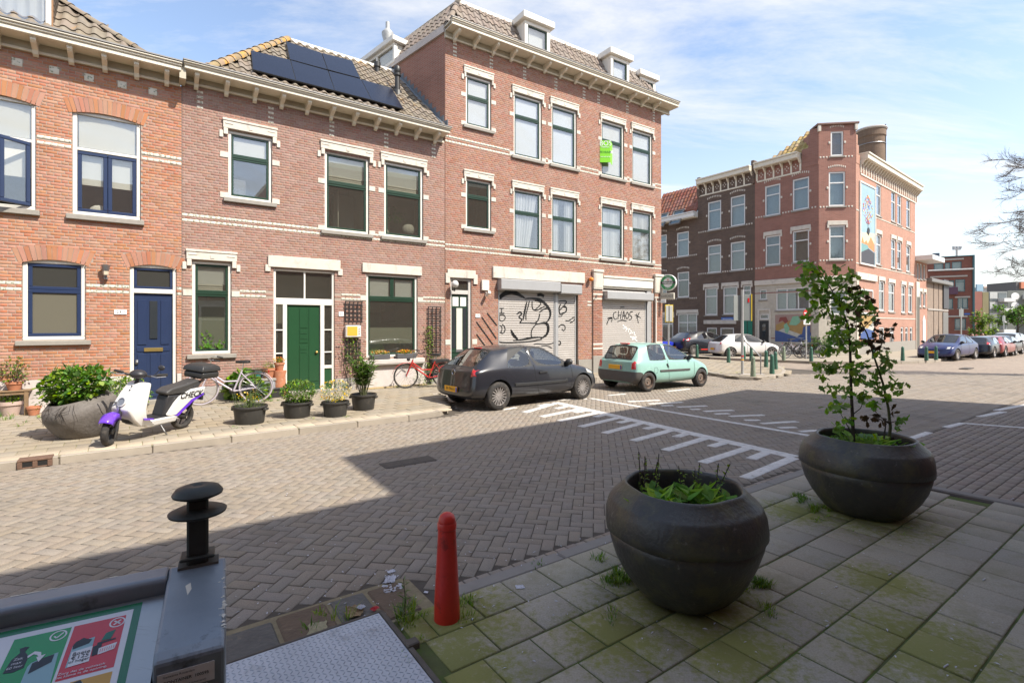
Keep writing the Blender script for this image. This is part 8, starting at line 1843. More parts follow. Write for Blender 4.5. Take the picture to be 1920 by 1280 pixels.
MB().lathe([(0,z2-.016),(.05,z2-.012),(.076,z2-.002),(.078,z2+.004),(.060,z2+.012),(0,z2+.014)],36,Matrix.Translation((lk_.x,lk_.y,0))).build('knob_disc',m_kn,bn,smooth=True)
MB().lathe([(0,z1-.016),(.05,z1-.015),(.066,z1-.008),(.068,z1-.002),(.058,z1+.012),(.035,z1+.020),(.015,z1+.020),(.010,z1+.017),(0,z1+.018)],36,Matrix.Translation((lk_.x,lk_.y,0))).build('knob_cap',m_kn,bn,smooth=True)
MB().cbox(lk_.x-.045,lk_.y-.035,1.118,lk_.x+.045,lk_.y+.035,1.128,.003).build('knob_collar',m_kn,bn);MB().box(lk_.x-.05,lk_.y-.03,1.085,lk_.x+.055,lk_.y+.026,1.1025).build('slot',m_dark,bn)
pl=thing('cover_plate','steel tread-plate cover in the pavement beside the waste container','cover plate',(0,0,0),TH);pl.rotation_euler=(0,0,TH)
m_pl=M('galvanised_tread_plate',(.46,.49,.54),.5,metal=.25,n=(4,.12),stain=((.17,.16,.15),3.5,.56,.6),stain2=((.34,.30,.24),9,.66,.5))
PU0,PU1,PS0,PS1=-1.5,1.10,1.3,2.92
MB().cbox(PU0,PS0,.06,PU1,PS1,.112,.004).build('plate',m_pl,pl)
tb_=MB();k=0
for iu,u in enumerate(np.arange(-.95,PU1-.02,.026)):
 for is_,s in enumerate(np.arange(PS0+.35,PS1-.015,.026)):
  a=(R(45)if (iu+is_)%2 else R(-45));c_,d_=math.cos(a),math.sin(a);L2,W2=.0125,.0030
  P=[(u+c_*x-d_*y,s+d_*x+c_*y)for x,y in ((-L2,0),(-L2*.5,-W2),(L2*.5,-W2),(L2,0),(L2*.5,W2),(-L2*.5,W2))]
  tb_.add([(x,y,.1121)for x,y in P]+[(u-c_*L2*.5,s-d_*L2*.5,.1148),(u+c_*L2*.5,s+d_*L2*.5,.1148)],[(0,1,6),(1,2,7,6),(2,3,7),(3,4,7),(4,5,6,7),(5,0,6)])
o=tb_.build('tread_studs',M('tread_stud_steel',(.30,.33,.37),.45,metal=.4,n=(4,.12)),pl,recalc=False);o['kind']='stuff'  # darker reflections on the studs are put into this bluish colour
m_rustf=M('dark_rusted_frame',(.10,.085,.07),.8,n=(14,.3));b=MB();b.cbox(PU0,PS1+.003,.02,PU1+.03,PS1+.02,.114,.004);b.cbox(PU1+.003,PS0,.02,PU1+.03,PS1+.002,.116,.004);b.cbox(PU1+.0,PS1-.42,.02,PU1+.07,PS1-.36,.13,.006);b.build('frame',m_rustf,pl)
def bev(o,w_=.02,seg=3,sub=0):
 md=o.modifiers.new('bv','BEVEL');md.width=w_;md.segments=seg;md.limit_method='ANGLE';md.angle_limit=R(25);
 o.data.shade_smooth();
 try:o.data.set_sharp_from_angle(angle=R(50))
 except Exception:pass
 return o
pf,pr_=G(203,835,ZP),G(352,800,ZP);dvec=Vector((pf.x-pr_.x,pf.y-pr_.y,0));hd=math.atan2(dvec.y,dvec.x);WB=dvec.length
sco=thing('electric_scooter','white electric scooter with purple front mudguard and black top box, parked on the far pavement','scooter',(pr_.x,pr_.y,ZP),hd)
sco.rotation_euler=(R(-7),0,hd);sco.scale=(.9,.9,.9);sco.location=(pf.x-dvec.x*.9,pf.y-dvec.y*.9,ZP)
m_scw=M('scooter_white',(.66,.65,.63),.25,n=(2,.03),coat=.6);m_pur=M('scooter_purple',(.13,.04,.52),.25,n=None,coat=.6);m_scb=M('scooter_black',(.025,.025,.028),.45,n=(5,.1));m_ste=M('seat_vinyl',(.045,.043,.042),.55,n=(9,.1))
k=WB/1.37
def X(x):return x*k
def scw(x,r,steer=0):
 M_=Matrix.Translation((x,0,r))@Matrix.Rotation(steer,4,'Z');b=MB();b.torus((0,0,0),r-.045,.045,'y',36,10,M_,sq=1.15);w_=b.build('wheel',m_tyre,sco,smooth='all')
 b=MB();b.lathe([(r-.075,-.03),(r-.085,-.03),(r-.085,.03),(r-.075,.03)],28,M_,ax='y');b.lathe([(0,-.05),(.05,-.05),(.06,0),(.05,.05),(0,.05)],14,M_,ax='y')
 for i in range(5):a=2*math.pi*i/5;b.tube([M_@Vector((.04*math.cos(a),0,.04*math.sin(a))),M_@Vector(((r-.08)*math.cos(a),0,(r-.08)*math.sin(a)))],.012,5)
 b.build('rim',m_plas,w_);return w_
scw(0,.235);scw(X(1.37),.235,R(30))
fr_=Matrix.Translation((X(1.37),0,.235))@Matrix.Rotation(R(30),4,'Z')
b=MB();n=12;vs=[]
for i in range(n+1):
 a=R(38+i*7.5);rr=.275
 for(y,dr)in ((-.10,-.09),(-.085,.0),(0,.03),(.085,0),(.10,-.09)):vs.append(tuple(fr_@Vector(((rr+dr)*math.cos(a),y,(rr+dr)*math.sin(a)))))
b.add(vs,[(i*5+j,i*5+j+1,(i+1)*5+j+1,(i+1)*5+j)for i in range(n)for j in range(4)]);o=b.build('front_mudguard',m_pur,sco,smooth='all',recalc=False);md=o.modifiers.new('s','SOLIDIFY');md.thickness=.006
for s in (-1,1):b=MB();b.tube([fr_@Vector((0,s*.085,0)),fr_@Vector((-.16,s*.07,.42)),(X(1.16),s*.03,.66)],.022,8);b.build('fork',m_scb,sco,smooth=True)
def hull(secs,name,mat,w_=.02,seg=3):
 """secs: list of cross sections, each a list of 4 points"""
 b=MB();vs=[p for s in secs for p in s];m_=len(secs[0]);fs=[tuple(range(m_-1,-1,-1)),tuple(range((len(secs)-1)*m_,len(secs)*m_))]+[(i*m_+j,i*m_+(j+1)%m_,(i+1)*m_+(j+1)%m_,(i+1)*m_+j)for i in range(len(secs)-1)for j in range(m_)]
 b.add(vs,fs);return bev(b.build(name,mat,sco),w_,seg)
def sec(z,xb,xf,wb_,wf):return [(X(xb),-wb_,z),(X(xf),-wf,z),(X(xf),wf,z),(X(xb),wb_,z)]
hull([sec(.24,.70,.98,.17,.15),sec(.40,.92,1.16,.22,.20),sec(.56,.96,1.25,.235,.185),sec(.80,.93,1.13,.235,.165),sec(.98,.88,1.00,.20,.15)],'front_shield',m_scw,.03)
hull([sec(.245,.74,1.0,.155,.125),sec(.33,.87,1.13,.18,.15)],'purple_stripe',m_pur,.01)if False else None
for s in (-1,1):b=MB();b.prism([(X(.80),.345),(X(.985),.375),(X(1.0),.405),(X(.82),.375)],s*.20,s*.228,'y');b.build('purple_stripe',m_pur,sco)
hull([sec(.30,.98,1.10,.10,.09),sec(.50,1.10,1.20,.12,.10)],'inner_fender',m_scb,.02)
a_,c_=Vector((X(1.26),0,.56)),Vector((X(1.16),0,.80));mid=(a_+c_)/2;ang_=math.atan2(c_.x-a_.x,c_.z-a_.z)
Mh=Matrix.Translation(mid)@Matrix.Rotation(ang_,4,'Y');MB().lathe([(0,.0),(.062,.0),(.066,.012),(.066,.022),(.056,.024),(.05,.012),(0,.014)],28,Mh,ax='x').build('headlight',M('headlight_grey',(.16,.17,.20),.15,n=None,coat=1),sco,smooth=True)
MB().lathe([(.062,-.01),(.078,.0),(.080,.016),(.066,.02)],28,Mh,ax='x').build('headlight_ring',m_scw,sco,smooth=True)
for z in (.86,.92):MB().ball((X(1.13-.5*(z-.80)),0,z),.012,8,6).build('emblem_dot',m_blk,sco)
hull([sec(.21,.28,.86,.15,.15),sec(.33,.25,.92,.17,.18)],'floor_tray',m_scw,.025);MB().cbox(X(.42),-.15,.325,X(.86),.15,.345,.01).build('floor_mat',m_scb,sco)
hull([[(X(.22),-.11,.33),(X(.55),-.12,.33),(X(.55),.12,.33),(X(.22),.11,.33)],[(X(.10),-.12,.68),(X(.46),-.12,.70),(X(.46),.12,.70),(X(.10),.12,.68)]],'under_seat_body',m_scb,.03)
b=MB();P=[(X(.50),.36),(X(.42),.32),(X(.30),.33),(X(.0),.56),(X(-.28),.66),(X(-.30),.78),(X(.02),.76),(X(.26),.66),(X(.36),.56)];
for s in (-1,1):b=MB();b.prism(P,s*.115,s*.168,'y');bev(b.build('side_panel',m_scw,sco),.02);b=MB();b.prism([(X(.34),.335),(X(.28),.335),(X(-.02),.57),(X(-.27),.655),(X(-.27),.63),(X(-.03),.53),(X(.26),.31)],s*.12,s*.172,'y');b.build('purple_stripe',m_pur,sco)
text('CHECK',.15,m_blk,sco,(X(.02),.171,.66),(R(90),0,R(180)),ext=.001,shear=.25,wt=.004)
b=MB();b.prism([(X(.50),.70),(X(.52),.76),(X(.40),.82),(X(.12),.86),(X(-.16),.92),(X(-.24),.88),(X(-.20),.78),(X(.1),.70)],-.13,.13,'y');bev(b.build('seat',m_ste,sco),.045,4)
b=MB();b.tube([(X(-.12),-.10,.84),(X(-.34),-.09,.92),(X(-.34),.09,.92),(X(-.12),.10,.84)],.012,6);b.tube([(X(-.05),.13,.80),(X(-.30),.13,.90)],.01,6);b.build('rack',m_scb,sco)
b=MB();b.cbox(X(-.56),-.22,.93,X(-.14),.22,1.06,.03);bev(b.build('top_box_base',m_plas,sco),.008,2)
b=MB();secs=[];
o=hull([[(X(a0),-w0,z0_),(X(a1),-w0,z0_),(X(a1),w0,z0_),(X(a0),w0,z0_)]for a0,a1,w0,z0_ in ((-.57,-.13,.225,1.063),(-.57,-.13,.225,1.085),(-.56,-.14,.215,1.13),(-.53,-.17,.19,1.17),(-.47,-.22,.14,1.195),(-.40,-.28,.07,1.205))],'top_box_lid',m_plas,.012,2)
Hm=Matrix.Translation((X(.96),0,1.06))@Matrix.Rotation(R(22),4,'Z')
b=MB();b.tube([Hm@Vector(p)for p in ((-.06,-.36,.06),(.0,-.18,.03),(.0,.18,.03),(-.06,.36,.06))],.017,8);b.tube([(X(1.0),0,.95),Hm@Vector((0,0,.03))],.03,8);b.build('handlebar',m_scb,sco,smooth=True)
for s in (-1,1):b=MB();b.tube([Hm@Vector((-.03,s*.26,.05)),Hm@Vector((-.07,s*.40,.065))],.024,8);b.build('grip',m_rub,sco);b=MB();b.tube([Hm@Vector((.03,s*.2,.04)),Hm@Vector((.06,s*.30,.03)),Hm@Vector((.02,s*.42,.05))],.008,6);b.build('brake_lever',m_steel,sco)
b=MB();b.ball(tuple(Hm@Vector((.02,0,.05))),.12,14,10,(.95,1.1,.65));b.build('dashboard',m_scb,sco,smooth=True)
b=MB();b.tube([Hm@Vector((-.02,.22,.05)),Hm@Vector((-.04,.30,.16))],.007,6);b.ball(tuple(Hm@Vector((-.04,.31,.18))),.065,12,8,(.35,1.0,.7));b.build('mirror',m_scb,sco,smooth=True)
b=MB();b.tube([(X(.58),.10,.24),(X(.55),.20,.10),(X(.50),.22,.01)],.014,6);b.tube([(X(.50),.19,.012),(X(.50),.26,.012)],.016,6);b.build('side_stand',m_steel,sco)
b=MB();b.tube([(0,.06,.235),(X(.2),.10,.30),(X(.35),.10,.33)],.03,8);b.tube([(0,.08,.25),(X(-.16),.11,.66)],.018,6);b.build('swing_arm',m_scb,sco,smooth=True);MB().cbox(X(-.36),-.09,.50,X(-.32),.09,.72,.01).build('rear_plate_holder',m_scb,sco)
MB().cbox(X(-.325),-.05,.66,X(-.305),.05,.74,.01).build('tail_lamp',m_red,sco)
def bicycle(label,Rg,Fg,frame_m,tyre_m=None,lean=4,lady=True,z0=ZP,guards=None,basket=False,detail=True,crank=True):
 Rg,Fg=Vector((Rg[0],Rg[1],0)),Vector((Fg[0],Fg[1],0));d=Fg-Rg;th_=math.atan2(d.y,d.x);L=1.06
 t=thing('bicycle',label,'bicycle',(Rg.x,Rg.y,z0),th_);t.rotation_euler=(R(lean),0,th_);r=.345
 def wh(x,steer=0):
  M_=Matrix.Translation((x,0,r))@Matrix.Rotation(steer,4,'Z');b=MB();b.torus((0,0,0),r-.018,.018,'y',40,8,M_);w_=b.build('wheel',tyre_m or m_rub,t,smooth='all')
  b=MB();b.torus((0,0,0),r-.042,.010,'y',36,6,M_);b.lathe([(0,-.04),(.022,-.04),(.022,.04),(0,.04)],10,M_,ax='y')
  for i in range(24):a=2*math.pi*i/24;s=(-1)**i*.03;b.tube([M_@Vector((.02*math.cos(a+.5),s,.02*math.sin(a+.5))),M_@Vector(((r-.04)*math.cos(a),0,(r-.04)*math.sin(a)))],.0022,4)
  b.build('spokes',m_chrome,w_);return w_
 wh(0);wh(L,R(8))
 b=MB();bb_=(.44,0,.28);st=(.27,0,.74);hd_=(.88,0,.78);hl=(.93,0,.64)
 b.tube([bb_,st],.018,8);b.tube([bb_,hl],.02,8);b.tube([hd_,hl,(.96,0,.56)],.021,8)
 if lady:b.tube([(.36,0,.50),(.62,0,.50),(.90,0,.72)],.017,8)
 else:b.tube([st,hd_],.018,8)
 for s in (-1,1):b.tube([(0,s*.06,r),(.44,s*.035,.28)],.010,6);b.tube([(0,s*.06,r),(.29,s*.02,.68)],.008,6);b.tube([(.96,s*.045,.60),(.99,s*.055,.50),(L,s*.05,r)],.012,6)
 b.build('frame',frame_m,t,smooth=True)
 b=MB();b.tube([st,(.24,0,.90)],.013,6);b.build('seat_post',m_chrome,t)
 b=MB();b.prism([(-.02,0),(.02,-.11),(.12,-.10),(.28,-.02),(.28,.02),(.12,.10),(.02,.11)],.90,.95);bev(b.build('saddle',m_blk,t,loc=(.12,0,0)),.02)
 b=MB();b.tube([hd_,(.86,0,.98)],.012,6);b.tube([(.68,-.27,.99),(.80,-.26,1.02),(.90,-.12,1.00),(.90,.12,1.00),(.80,.26,1.02),(.68,.27,.99)],.011,8);b.build('handlebar',m_chrome if lady else m_blk,t,smooth=True)
 for s in (-1,1):b=MB();b.tube([(.78,s*.265,1.015),(.66,s*.27,.985)],.017,8);b.build('grip',m_blk,t)
 gm=guards or frame_m
 for(x,a0_,a1_)in ((0,20,190),(L,10,150)):
  b=MB();vs=[];n=16
  for i in range(n+1):
   a=R(a0_+(a1_-a0_)*i/n);
   for y in (-.028,0,.028):vs.append((x+(r+.025-(.008 if y else 0))*math.cos(a),y,r+(r+.025-(.008 if y else 0))*math.sin(a)))
  b.add(vs,[(i*3+j,i*3+j+1,(i+1)*3+j+1,(i+1)*3+j)for i in range(n)for j in (0,1)]);b.build('mudguard',gm,t,smooth='all',recalc=False)
 b=MB();b.box(-.24,-.06,.735,.20,.06,.745);[b.tube([(-.2+i*.12,s*.055,.74),(0,s*.06,r)],.004,4)for i in (0,2)for s in (-1,1)];b.build('carrier',m_blk,t)
 b=MB();b.lathe([(.07,-.06),(.095,-.06),(.095,-.052),(.07,-.052)],20,Matrix.Translation(bb_),ax='y');b.tube([(.44,-.07,.28),(.40,-.075,.12)],.010,6);b.tube([(.44,.07,.28),(.48,.075,.44)],.010,6);b.cbox(.35,-.17,.105,.45,-.08,.13,.008);b.cbox(.43,.08,.43,.53,.17,.455,.008);b.build('crankset',m_plas,t)
 b=MB();b.prism([(.0,r-.05),(.02,r+.06),(.44,.37),(.53,.30),(.46,.19),(.40,.20)],-.055,-.047,'y');b.build('chain_guard',m_plas if lady else gm,t)
 b=MB();b.ball((1.0,0,.80),.05,10,8);b.build('front_lamp',m_plas,t,smooth=True);b=MB();b.cbox(-.27,-.03,.66,-.25,.03,.72,.008);b.build('rear_lamp',m_red,t);return t
m_bw=M('white_lilac_frame',(.50,.46,.52),.4,n=(8,.08));m_br=M('red_bicycle_paint',(.48,.035,.03),.35,n=(8,.08));m_bd=M('dark_bicycle_paint',(.03,.03,.035),.4,n=None)
m_wtyre=M('pale_tyre',(.42,.38,.42),.8,n=(8,.1))
bicycle('lilac-white ladies bicycle leaning by the wall behind the scooter, half hidden by nasturtiums',G(480,754,ZP),G(389,759,ZP),m_bw,m_wtyre,-5,True)
bicycle('red ladies bicycle leaning against the wall beside the tall trellis',G(833,725,ZP),G(764,727.6,ZP),m_br,m_rub,-6,True)
p=G(1493,672,ZP);bicycle('black city bicycle in front of the mural, nearer the sign pole',(p.x+.55,p.y,0),(p.x-.5,p.y+.15,0),m_bd,m_rub,3,False)
p=G(1524,671.5,ZP);bicycle('black city bicycle right of the no-entry pole, under the leafy shrub',(p.x-.55,p.y+.2,0),(p.x+.5,p.y,0),m_bd,m_rub,-3,False)
bicycle('third bicycle just behind the black one at the mural',(G(1500,671).x-.5,G(1500,671).y+.5,0),(G(1500,671).x+.55,G(1500,671).y+.6,0),m_bw,m_rub,3,True)
def tub(px,py,r_,h_,label,mat=None,ply=ZP):
 p=G(px,py,ZP);c_=Vector((p.x,p.y+r_*.8,ZP));t=thing('plant_tub',label,'plant tub',tuple(c_))
 k_=r_
 MB().lathe([(0,.0),(k_*.80,.0),(k_*.83,.02),(k_*.93,h_*.80),(k_*.94,h_*.86),(k_*1.03,h_*.88),(k_*1.05,h_*.93),(k_*1.03,h_),(k_*.97,h_),(k_*.93,h_*.92),(k_*.90,h_*.8),(0,h_*.8)],36).build('tub',mat or m_tub,t,smooth=True)
 MB().lathe([(0,h_*.84),(k_*.9,h_*.83)],24).build('soil',m_soil,t);[MB().cbox(s*k_*1.0-.03,-.06,h_*.72,s*k_*1.0+.03,.06,h_*.86,.01).build('handle',mat or m_tub,t)for s in (-1,1)]
 return t
def plant_in(t,name,spec,mats):
 b=MB();spec(b);o=b.build(name,mats,t,recalc=False);o['kind']='stuff';return o
t1=tub(456,797,.28,.31,'black tub with sparse yellow-flowering stems, nearest the white scooter')
def s1(b):
 for i in range(60):a=rng.uniform(0,6.28);r_=rng.uniform(0,.22);b.tube([(r_*math.cos(a),r_*math.sin(a),.25),(r_*1.3*math.cos(a),r_*1.3*math.sin(a),.30+rng.uniform(.05,.26))],.003,4,mi=0)
 foliage(b,(0,0,.36),(.26,.24,.12),260,.045,'lance',(0,1),.2);foliage(b,(0,0,.46),(.25,.22,.14),40,.028,'round',(2,),.2)
plant_in(t1,'plant',s1,[m_leafg,m_leafy,m_fly])
t2=tub(548,785,.265,.29,'black tub with a rounded pale green bush, second from the scooter')
plant_in(t2,'bush',lambda b:foliage(b,(.03,0,.48),(.33,.30,.21),1300,.045,'broad',(0,1,2),.5),[m_leafg,m_leafy,m_leaf])
t3=tub(622,782.5,.245,.28,'black tub full of small cream-yellow flowers, third from the scooter')
plant_in(t3,'flowers',lambda b:(foliage(b,(0,0,.46),(.28,.26,.20),700,.045,'lance',(0,1),.5),foliage(b,(0,0,.48),(.29,.27,.20),260,.032,'round',(2,3),.85)),[m_leafg,m_leaf,m_flw,m_fly])
t4=tub(676,770,.255,.32,'black tub with a tall oleander, the one closest to the wall')
def s4(b):
 for i in range(26):
  a=rng.uniform(0,6.28);tx,ty=.34*math.cos(a)*rng.random(),.3*math.sin(a)*rng.random();zt_=rng.uniform(.75,1.15);b.tube([(tx*.2,ty*.2,.27),(tx*.6,ty*.6,.6),(tx,ty,zt_)],.006,4,mi=2)
  for j in range(34):f=rng.uniform(.35,1);p=Vector((tx*f,ty*f,.27+(zt_-.27)*f));add_leaf(b,p,Vector((math.cos(j*2.4),math.sin(j*2.4),rng.uniform(.1,1.1))),Vector((0,0,1)),rng.uniform(.10,.17),'lance',rng.randrange(2))
plant_in(t4,'oleander',s4,[m_leafg,m_leaf,m_stem])
def pot(px,py,r_,h_,label,z=ZP,mat=None,off=0.0,name='flower_pot',cat='flower pot',Y=None):
 p=G(px,py,z)if Y is None else A(px,py,Y);t=thing(name,label,cat,(p.x,p.y+off,z if Y is None else p.z));MB().lathe([(0,0),(r_*.68,0),(r_*.90,h_*.72),(r_*.91,h_*.74),(r_*1.02,h_*.75),(r_*1.03,h_),(r_*.92,h_),(r_*.88,h_*.8),(0,h_*.8)],24).build('pot',mat or m_terra,t,smooth=True);return t
m_teal2=M('teal_glazed_pot',(.03,.16,.16),.35,n=(8,.2))
pb_=G(470,731,ZP);bch=thing('planter_bench','low grey box bench with flower pots standing on it left of the green door','bench',tuple(FA.o+FA.d*FA.u(438)-FA.n*.42+Vector((0,0,ZP))),TH)
wd=FA.u(512)-FA.u(438);MB().cbox(0,0,.40,wd,.36,.46,.01).build('top_board',m_sill,bch);MB().cbox(wd-.5,.02,0,wd-.02,.34,.398,.01).build('side',M('grey_box_wood',(.25,.26,.28),.7,n=(5,.1)),bch);[MB().cbox(x,.03,0,x+.05,.3,.398,.008).build('leg',m_sill,bch)for x in (.03,wd*.45)]
def on_bench(px,z,y=.18):u=FA.u(px,-.24);q_=FA.o+FA.d*u-FA.n*(.42-y)+Vector((0,0,z));return q_
def potat(q_,r_,h_,label,mat=None):t=thing('flower_pot',label,'flower pot',tuple(q_));MB().lathe([(0,0),(r_*.68,0),(r_*.90,h_*.72),(r_*.91,h_*.74),(r_*1.02,h_*.75),(r_*1.03,h_),(r_*.92,h_),(r_*.88,h_*.8),(0,h_*.8)],24).build('pot',mat or m_terra,t,smooth=True);return t
q1=potat(on_bench(481.5,ZP+.46),.11,.17,'teal glazed pot with a dry sprawling plant on the grey bench',m_teal2);plant_in(q1,'plant',lambda b:foliage(b,(0,0,.20),(.17,.15,.07),150,.035,'lance',(0,1),.3),[m_leafg,m_leaf])
q2=potat(on_bench(503,ZP+.46),.15,.24,'large terracotta pot on the right end of the grey bench');plant_in(q2,'plant',lambda b:foliage(b,(0,0,.28),(.15,.13,.09),170,.045,'lance',(0,1),.3),[m_leafy,m_leaf])
q3=potat(on_bench(524,ZP+.62,.2),.12,.20,'terracotta pot of orange flowers in front of the left door sidelight');plant_in(q3,'flowers',lambda b:(foliage(b,(0,0,.25),(.13,.12,.07),90,.035,'broad',(0,),.3),foliage(b,(0,0,.27),(.14,.12,.06),90,.03,'round',(1,2),.5)),[m_leaf,m_flo,m_fly])
q4=thing('terracotta_chimney_pot','tall terracotta urn under the orange flowers beside the green door','urn',tuple(on_bench(524,ZP,.2)));MB().lathe([(0,0),(.13,0),(.15,.1),(.15,.25),(.14,.5),(.16,.60),(.16,.62),(0,.62)],24).build('urn',m_terra,q4,smooth=True)
q5=pot(533,733,.15,.17,'low terracotta bowl with a small lemon-leaved shrub by the doorstep',off=.15)
def s5(b):
 b.tube([(0,0,.12),(.01,0,.45),(.02,0,.62)],.010,6,mi=2)
 foliage(b,(.02,0,.74),(.26,.22,.22),240,.055,'broad',(0,1),.25)
plant_in(q5,'shrub',s5,[m_leafg,m_leafy,m_stem])
nas=thing('nasturtium_clump','mass of round-leaved nasturtiums climbing round the lilac-white bicycle','plant',tuple(G(445,752,ZP)+Vector((0,.25,0))))
b=MB();foliage(b,(0,0,.30),(.42,.22,.36),420,.12,'round',(0,1),.35,.4);foliage(b,(.35,.05,.18),(.3,.16,.2),120,.10,'round',(0,1),.35,.4);foliage(b,(-.25,.05,.15),(.25,.16,.2),120,.10,'round',(0,1),.35,.4);o=b.build('leaves',[m_leaf,m_leafy],nas,recalc=False);o['kind']='stuff'
cr_=thing('storage_crate','dark grey plastic crate behind the bicycle wheel near door 21','crate',tuple(on_bench(514,ZP,.1)),TH);b=MB();b.cbox(-.18,-.14,0,.18,.14,.20,.01);b.cbox(-.20,-.16,.19,.20,.16,.23,.01);b.build('body',m_plas,cr_)
def vine(px,py0,py1,wpx,label,n=200,seed=1,mats=(0,1),y=-.10,bare=False):
 u,z1=FA.uz(px,py0);_,z0=FA.uz(px,py1);t=thing('climbing_plant',label,'climbing plant',tuple(FA.o+FA.d*u+FA.n*y+Vector((0,0,z0))),TH);h_=z1-z0;w_=wpx/60
 b=MB()
 for k_ in range(6):x=rng.uniform(-w_,w_)*.5;b.tube([(x*.3,0,0),(x,rng.uniform(-.03,.02),h_*.4),(x*1.2+rng.gauss(0,.05),0,h_*rng.uniform(.7,1))],.006,4,mi=2)
 for i in range(n):f=rng.random()**.8;add_leaf(b,Vector((rng.gauss(0,w_*.32),rng.uniform(-.07,.02),h_*f)),rdir()+Vector((0,-.3,0)),rdir(),rng.uniform(.035,.065),'broad',mats[rng.randrange(len(mats))])
 o=b.build('stems_and_leaves',[m_leafg,m_leafy,m_bark],t,recalc=False);o['kind']='stuff';return t
vine(657,632,722,26,'climbing rose on the lower trellis below the letter box',200,mats=(0,0,1));vine(803,612,722,14,'yellow-green creeper growing up the tall narrow trellis',260,mats=(1,1,0));
t=thing('shrub','low green shrub at the wall behind the red bicycle','shrub',tuple(G(795,724,ZP)+Vector((0,.1,0))));b=MB();foliage(b,(0,0,.25),(.35,.16,.26),420,.05,'lance',(0,1),.3);o=b.build('leaves',[m_leaf,m_leafy],t,recalc=False);o['kind']='stuff'
u_,z_=FA.uz(818,672);t=thing('planter_box','small dark planter box under the tall trellis','planter box',tuple(FA.o+FA.d*u_-FA.n*.2+Vector((0,0,z_-.1))),TH);MB().cbox(-.28,-.1,-.0,.28,.12,.10,.01).build('box',m_plas,t);b=MB();foliage(b,(0,0,.14),(.28,.1,.07),120,.04,'lance',(0,1),.3);o=b.build('plants',[m_leafg,m_leaf],t,recalc=False);o['kind']='stuff'
t=thing('shrub','loose green shrub left of the oleander, at the foot of the wall','shrub',tuple(G(640,730,ZP)+Vector((0,.1,0))));b=MB();foliage(b,(0,0,.50),(.24,.18,.22),160,.05,'lance',(0,1),.2);b.tube([(0,0,0),(0,0,.5)],.008,5,mi=2);o=b.build('leaves',[m_leafy,m_leafg,m_bark],t,recalc=False);o['kind']='stuff'
for(xa,xb,lab)in ((696,731,'left grey flower box with mixed pansies on the large window sill'),(744,780,'right grey flower box with yellow and orange pansies on the large window sill')):
 u0,z=FA.uz(xa,674,-.12);u1=FA.u(xb,-.12);zb_=G2b[2]-.045;t=thing('flower_box',lab,'flower box',tuple(FA.o+FA.d*((u0+u1)/2)-FA.n*.085+Vector((0,0,zb_))),TH);w_=(u1-u0)/2
 MB().cbox(-w_,-.075,0,w_,.06,.14,.012).build('box',M('anthracite_box',(.08,.08,.085),.6,n=(6,.1)),t);b=MB();foliage(b,(0,0,.16),(w_,.08,.06),200,.035,'broad',(0,),.3);foliage(b,(0,0,.19),(w_,.09,.05),130,.035,'round',(1,2)if xa>700 else (1,2,3),.5);o=b.build('flowers',[m_leaf,m_fly,m_flo,m_flw],t,recalc=False);o['kind']='stuff'
pt_=G(20,778,ZP);tbl=thing('plant_table','weathered wooden plant table cut off by the left photo edge','table',(pt_.x+.28,pt_.y+.10,ZP),TH);m_wd=M('weathered_wood',(.20,.13,.07),.85,n=(9,.2),stain=((.10,.09,.07),5,.52,.6))
for(x,y)in ((-.04,-.1),(-.04,.24),(-.95,-.1),(-.95,.24)):MB().cbox(x-.03,y-.03,0,x+.03,y+.03,.46,.006).build('leg',m_wd,tbl)
for y in (-.14,-.04,.06,.16):MB().cbox(-1.0,y,.46,.02,y+.09,.485,.005).build('plank',m_wd,tbl)
MB().cbox(-1.0,-.12,.40,.0,-.09,.458,.004).build('apron',m_wd,tbl)
q_=tbl.matrix_basis@Vector((-.22,.0,.485));z_=potat(q_,.13,.16,'low terracotta bowl on the wooden plant table');plant_in(z_,'plant',lambda b:(foliage(b,(0,0,.36),(.28,.2,.26),200,.05,'broad',(0,1),.2),[b.tube([(0,0,.12),(rng.gauss(0,.1),rng.gauss(0,.08),.5)],.005,4,mi=2)for _ in range(7)]),[m_leafg,m_leafy,m_bark])
q_=tbl.matrix_basis@Vector((-.28,.05,0));z_=potat(q_,.17,.27,'pale pink clay pot under the wooden plant table',M('pale_clay',(.48,.36,.31),.85,n=(6,.1)));plant_in(z_,'plant',lambda b:foliage(b,(0,0,.32),(.2,.15,.08),130,.05,'broad',(0,1),.3),[m_leaf,m_leafy])
z_=pot(56,779,.11,.17,'small terracotta pot between the plant table and the tipped grey bowl',off=.08);
t=thing('shrub','pale speckled shrub in front of the plaster plinth at the left','shrub',tuple(G(72,772,ZP)+Vector((0,.12,0))));b=MB();foliage(b,(0,0,.36),(.42,.16,.30),420,.035,'broad',(0,1,2),.25);[b.tube([(rng.gauss(0,.1),0,0),(rng.gauss(0,.25),0,.55)],.004,4,mi=3)for _ in range(14)];b.ball((.05,-.16,.28),.03,8,6,mi=4);o=b.build('foliage',[m_leafg,m_leafy,m_flw,m_bark,M('pink_blossom',(.6,.25,.25),.7)],t,recalc=False);o['kind']='stuff'
t=thing('shrub','bright green shrub between the tipped grey bowl and the navy door','shrub',tuple(G(214,768,ZP)+Vector((0,.35,0))));b=MB();foliage(b,(0,0,.30),(.50,.24,.36),1000,.055,'broad',(0,1),.35);o=b.build('foliage',[m_leaf,m_leafy],t,recalc=False);o['kind']='stuff'
u0_,s0_=SL(G(28,884));u1_,_=SL(G(98,873));dr=thing('kerb_drain','rust-brown cast-iron kerb drain with two dark openings at the far kerb','drain',(DS.x*u0_+NS.x*(farline(u0_)-.025),DS.y*u0_+NS.y*(farline(u0_)-.025),0),TH+.035)
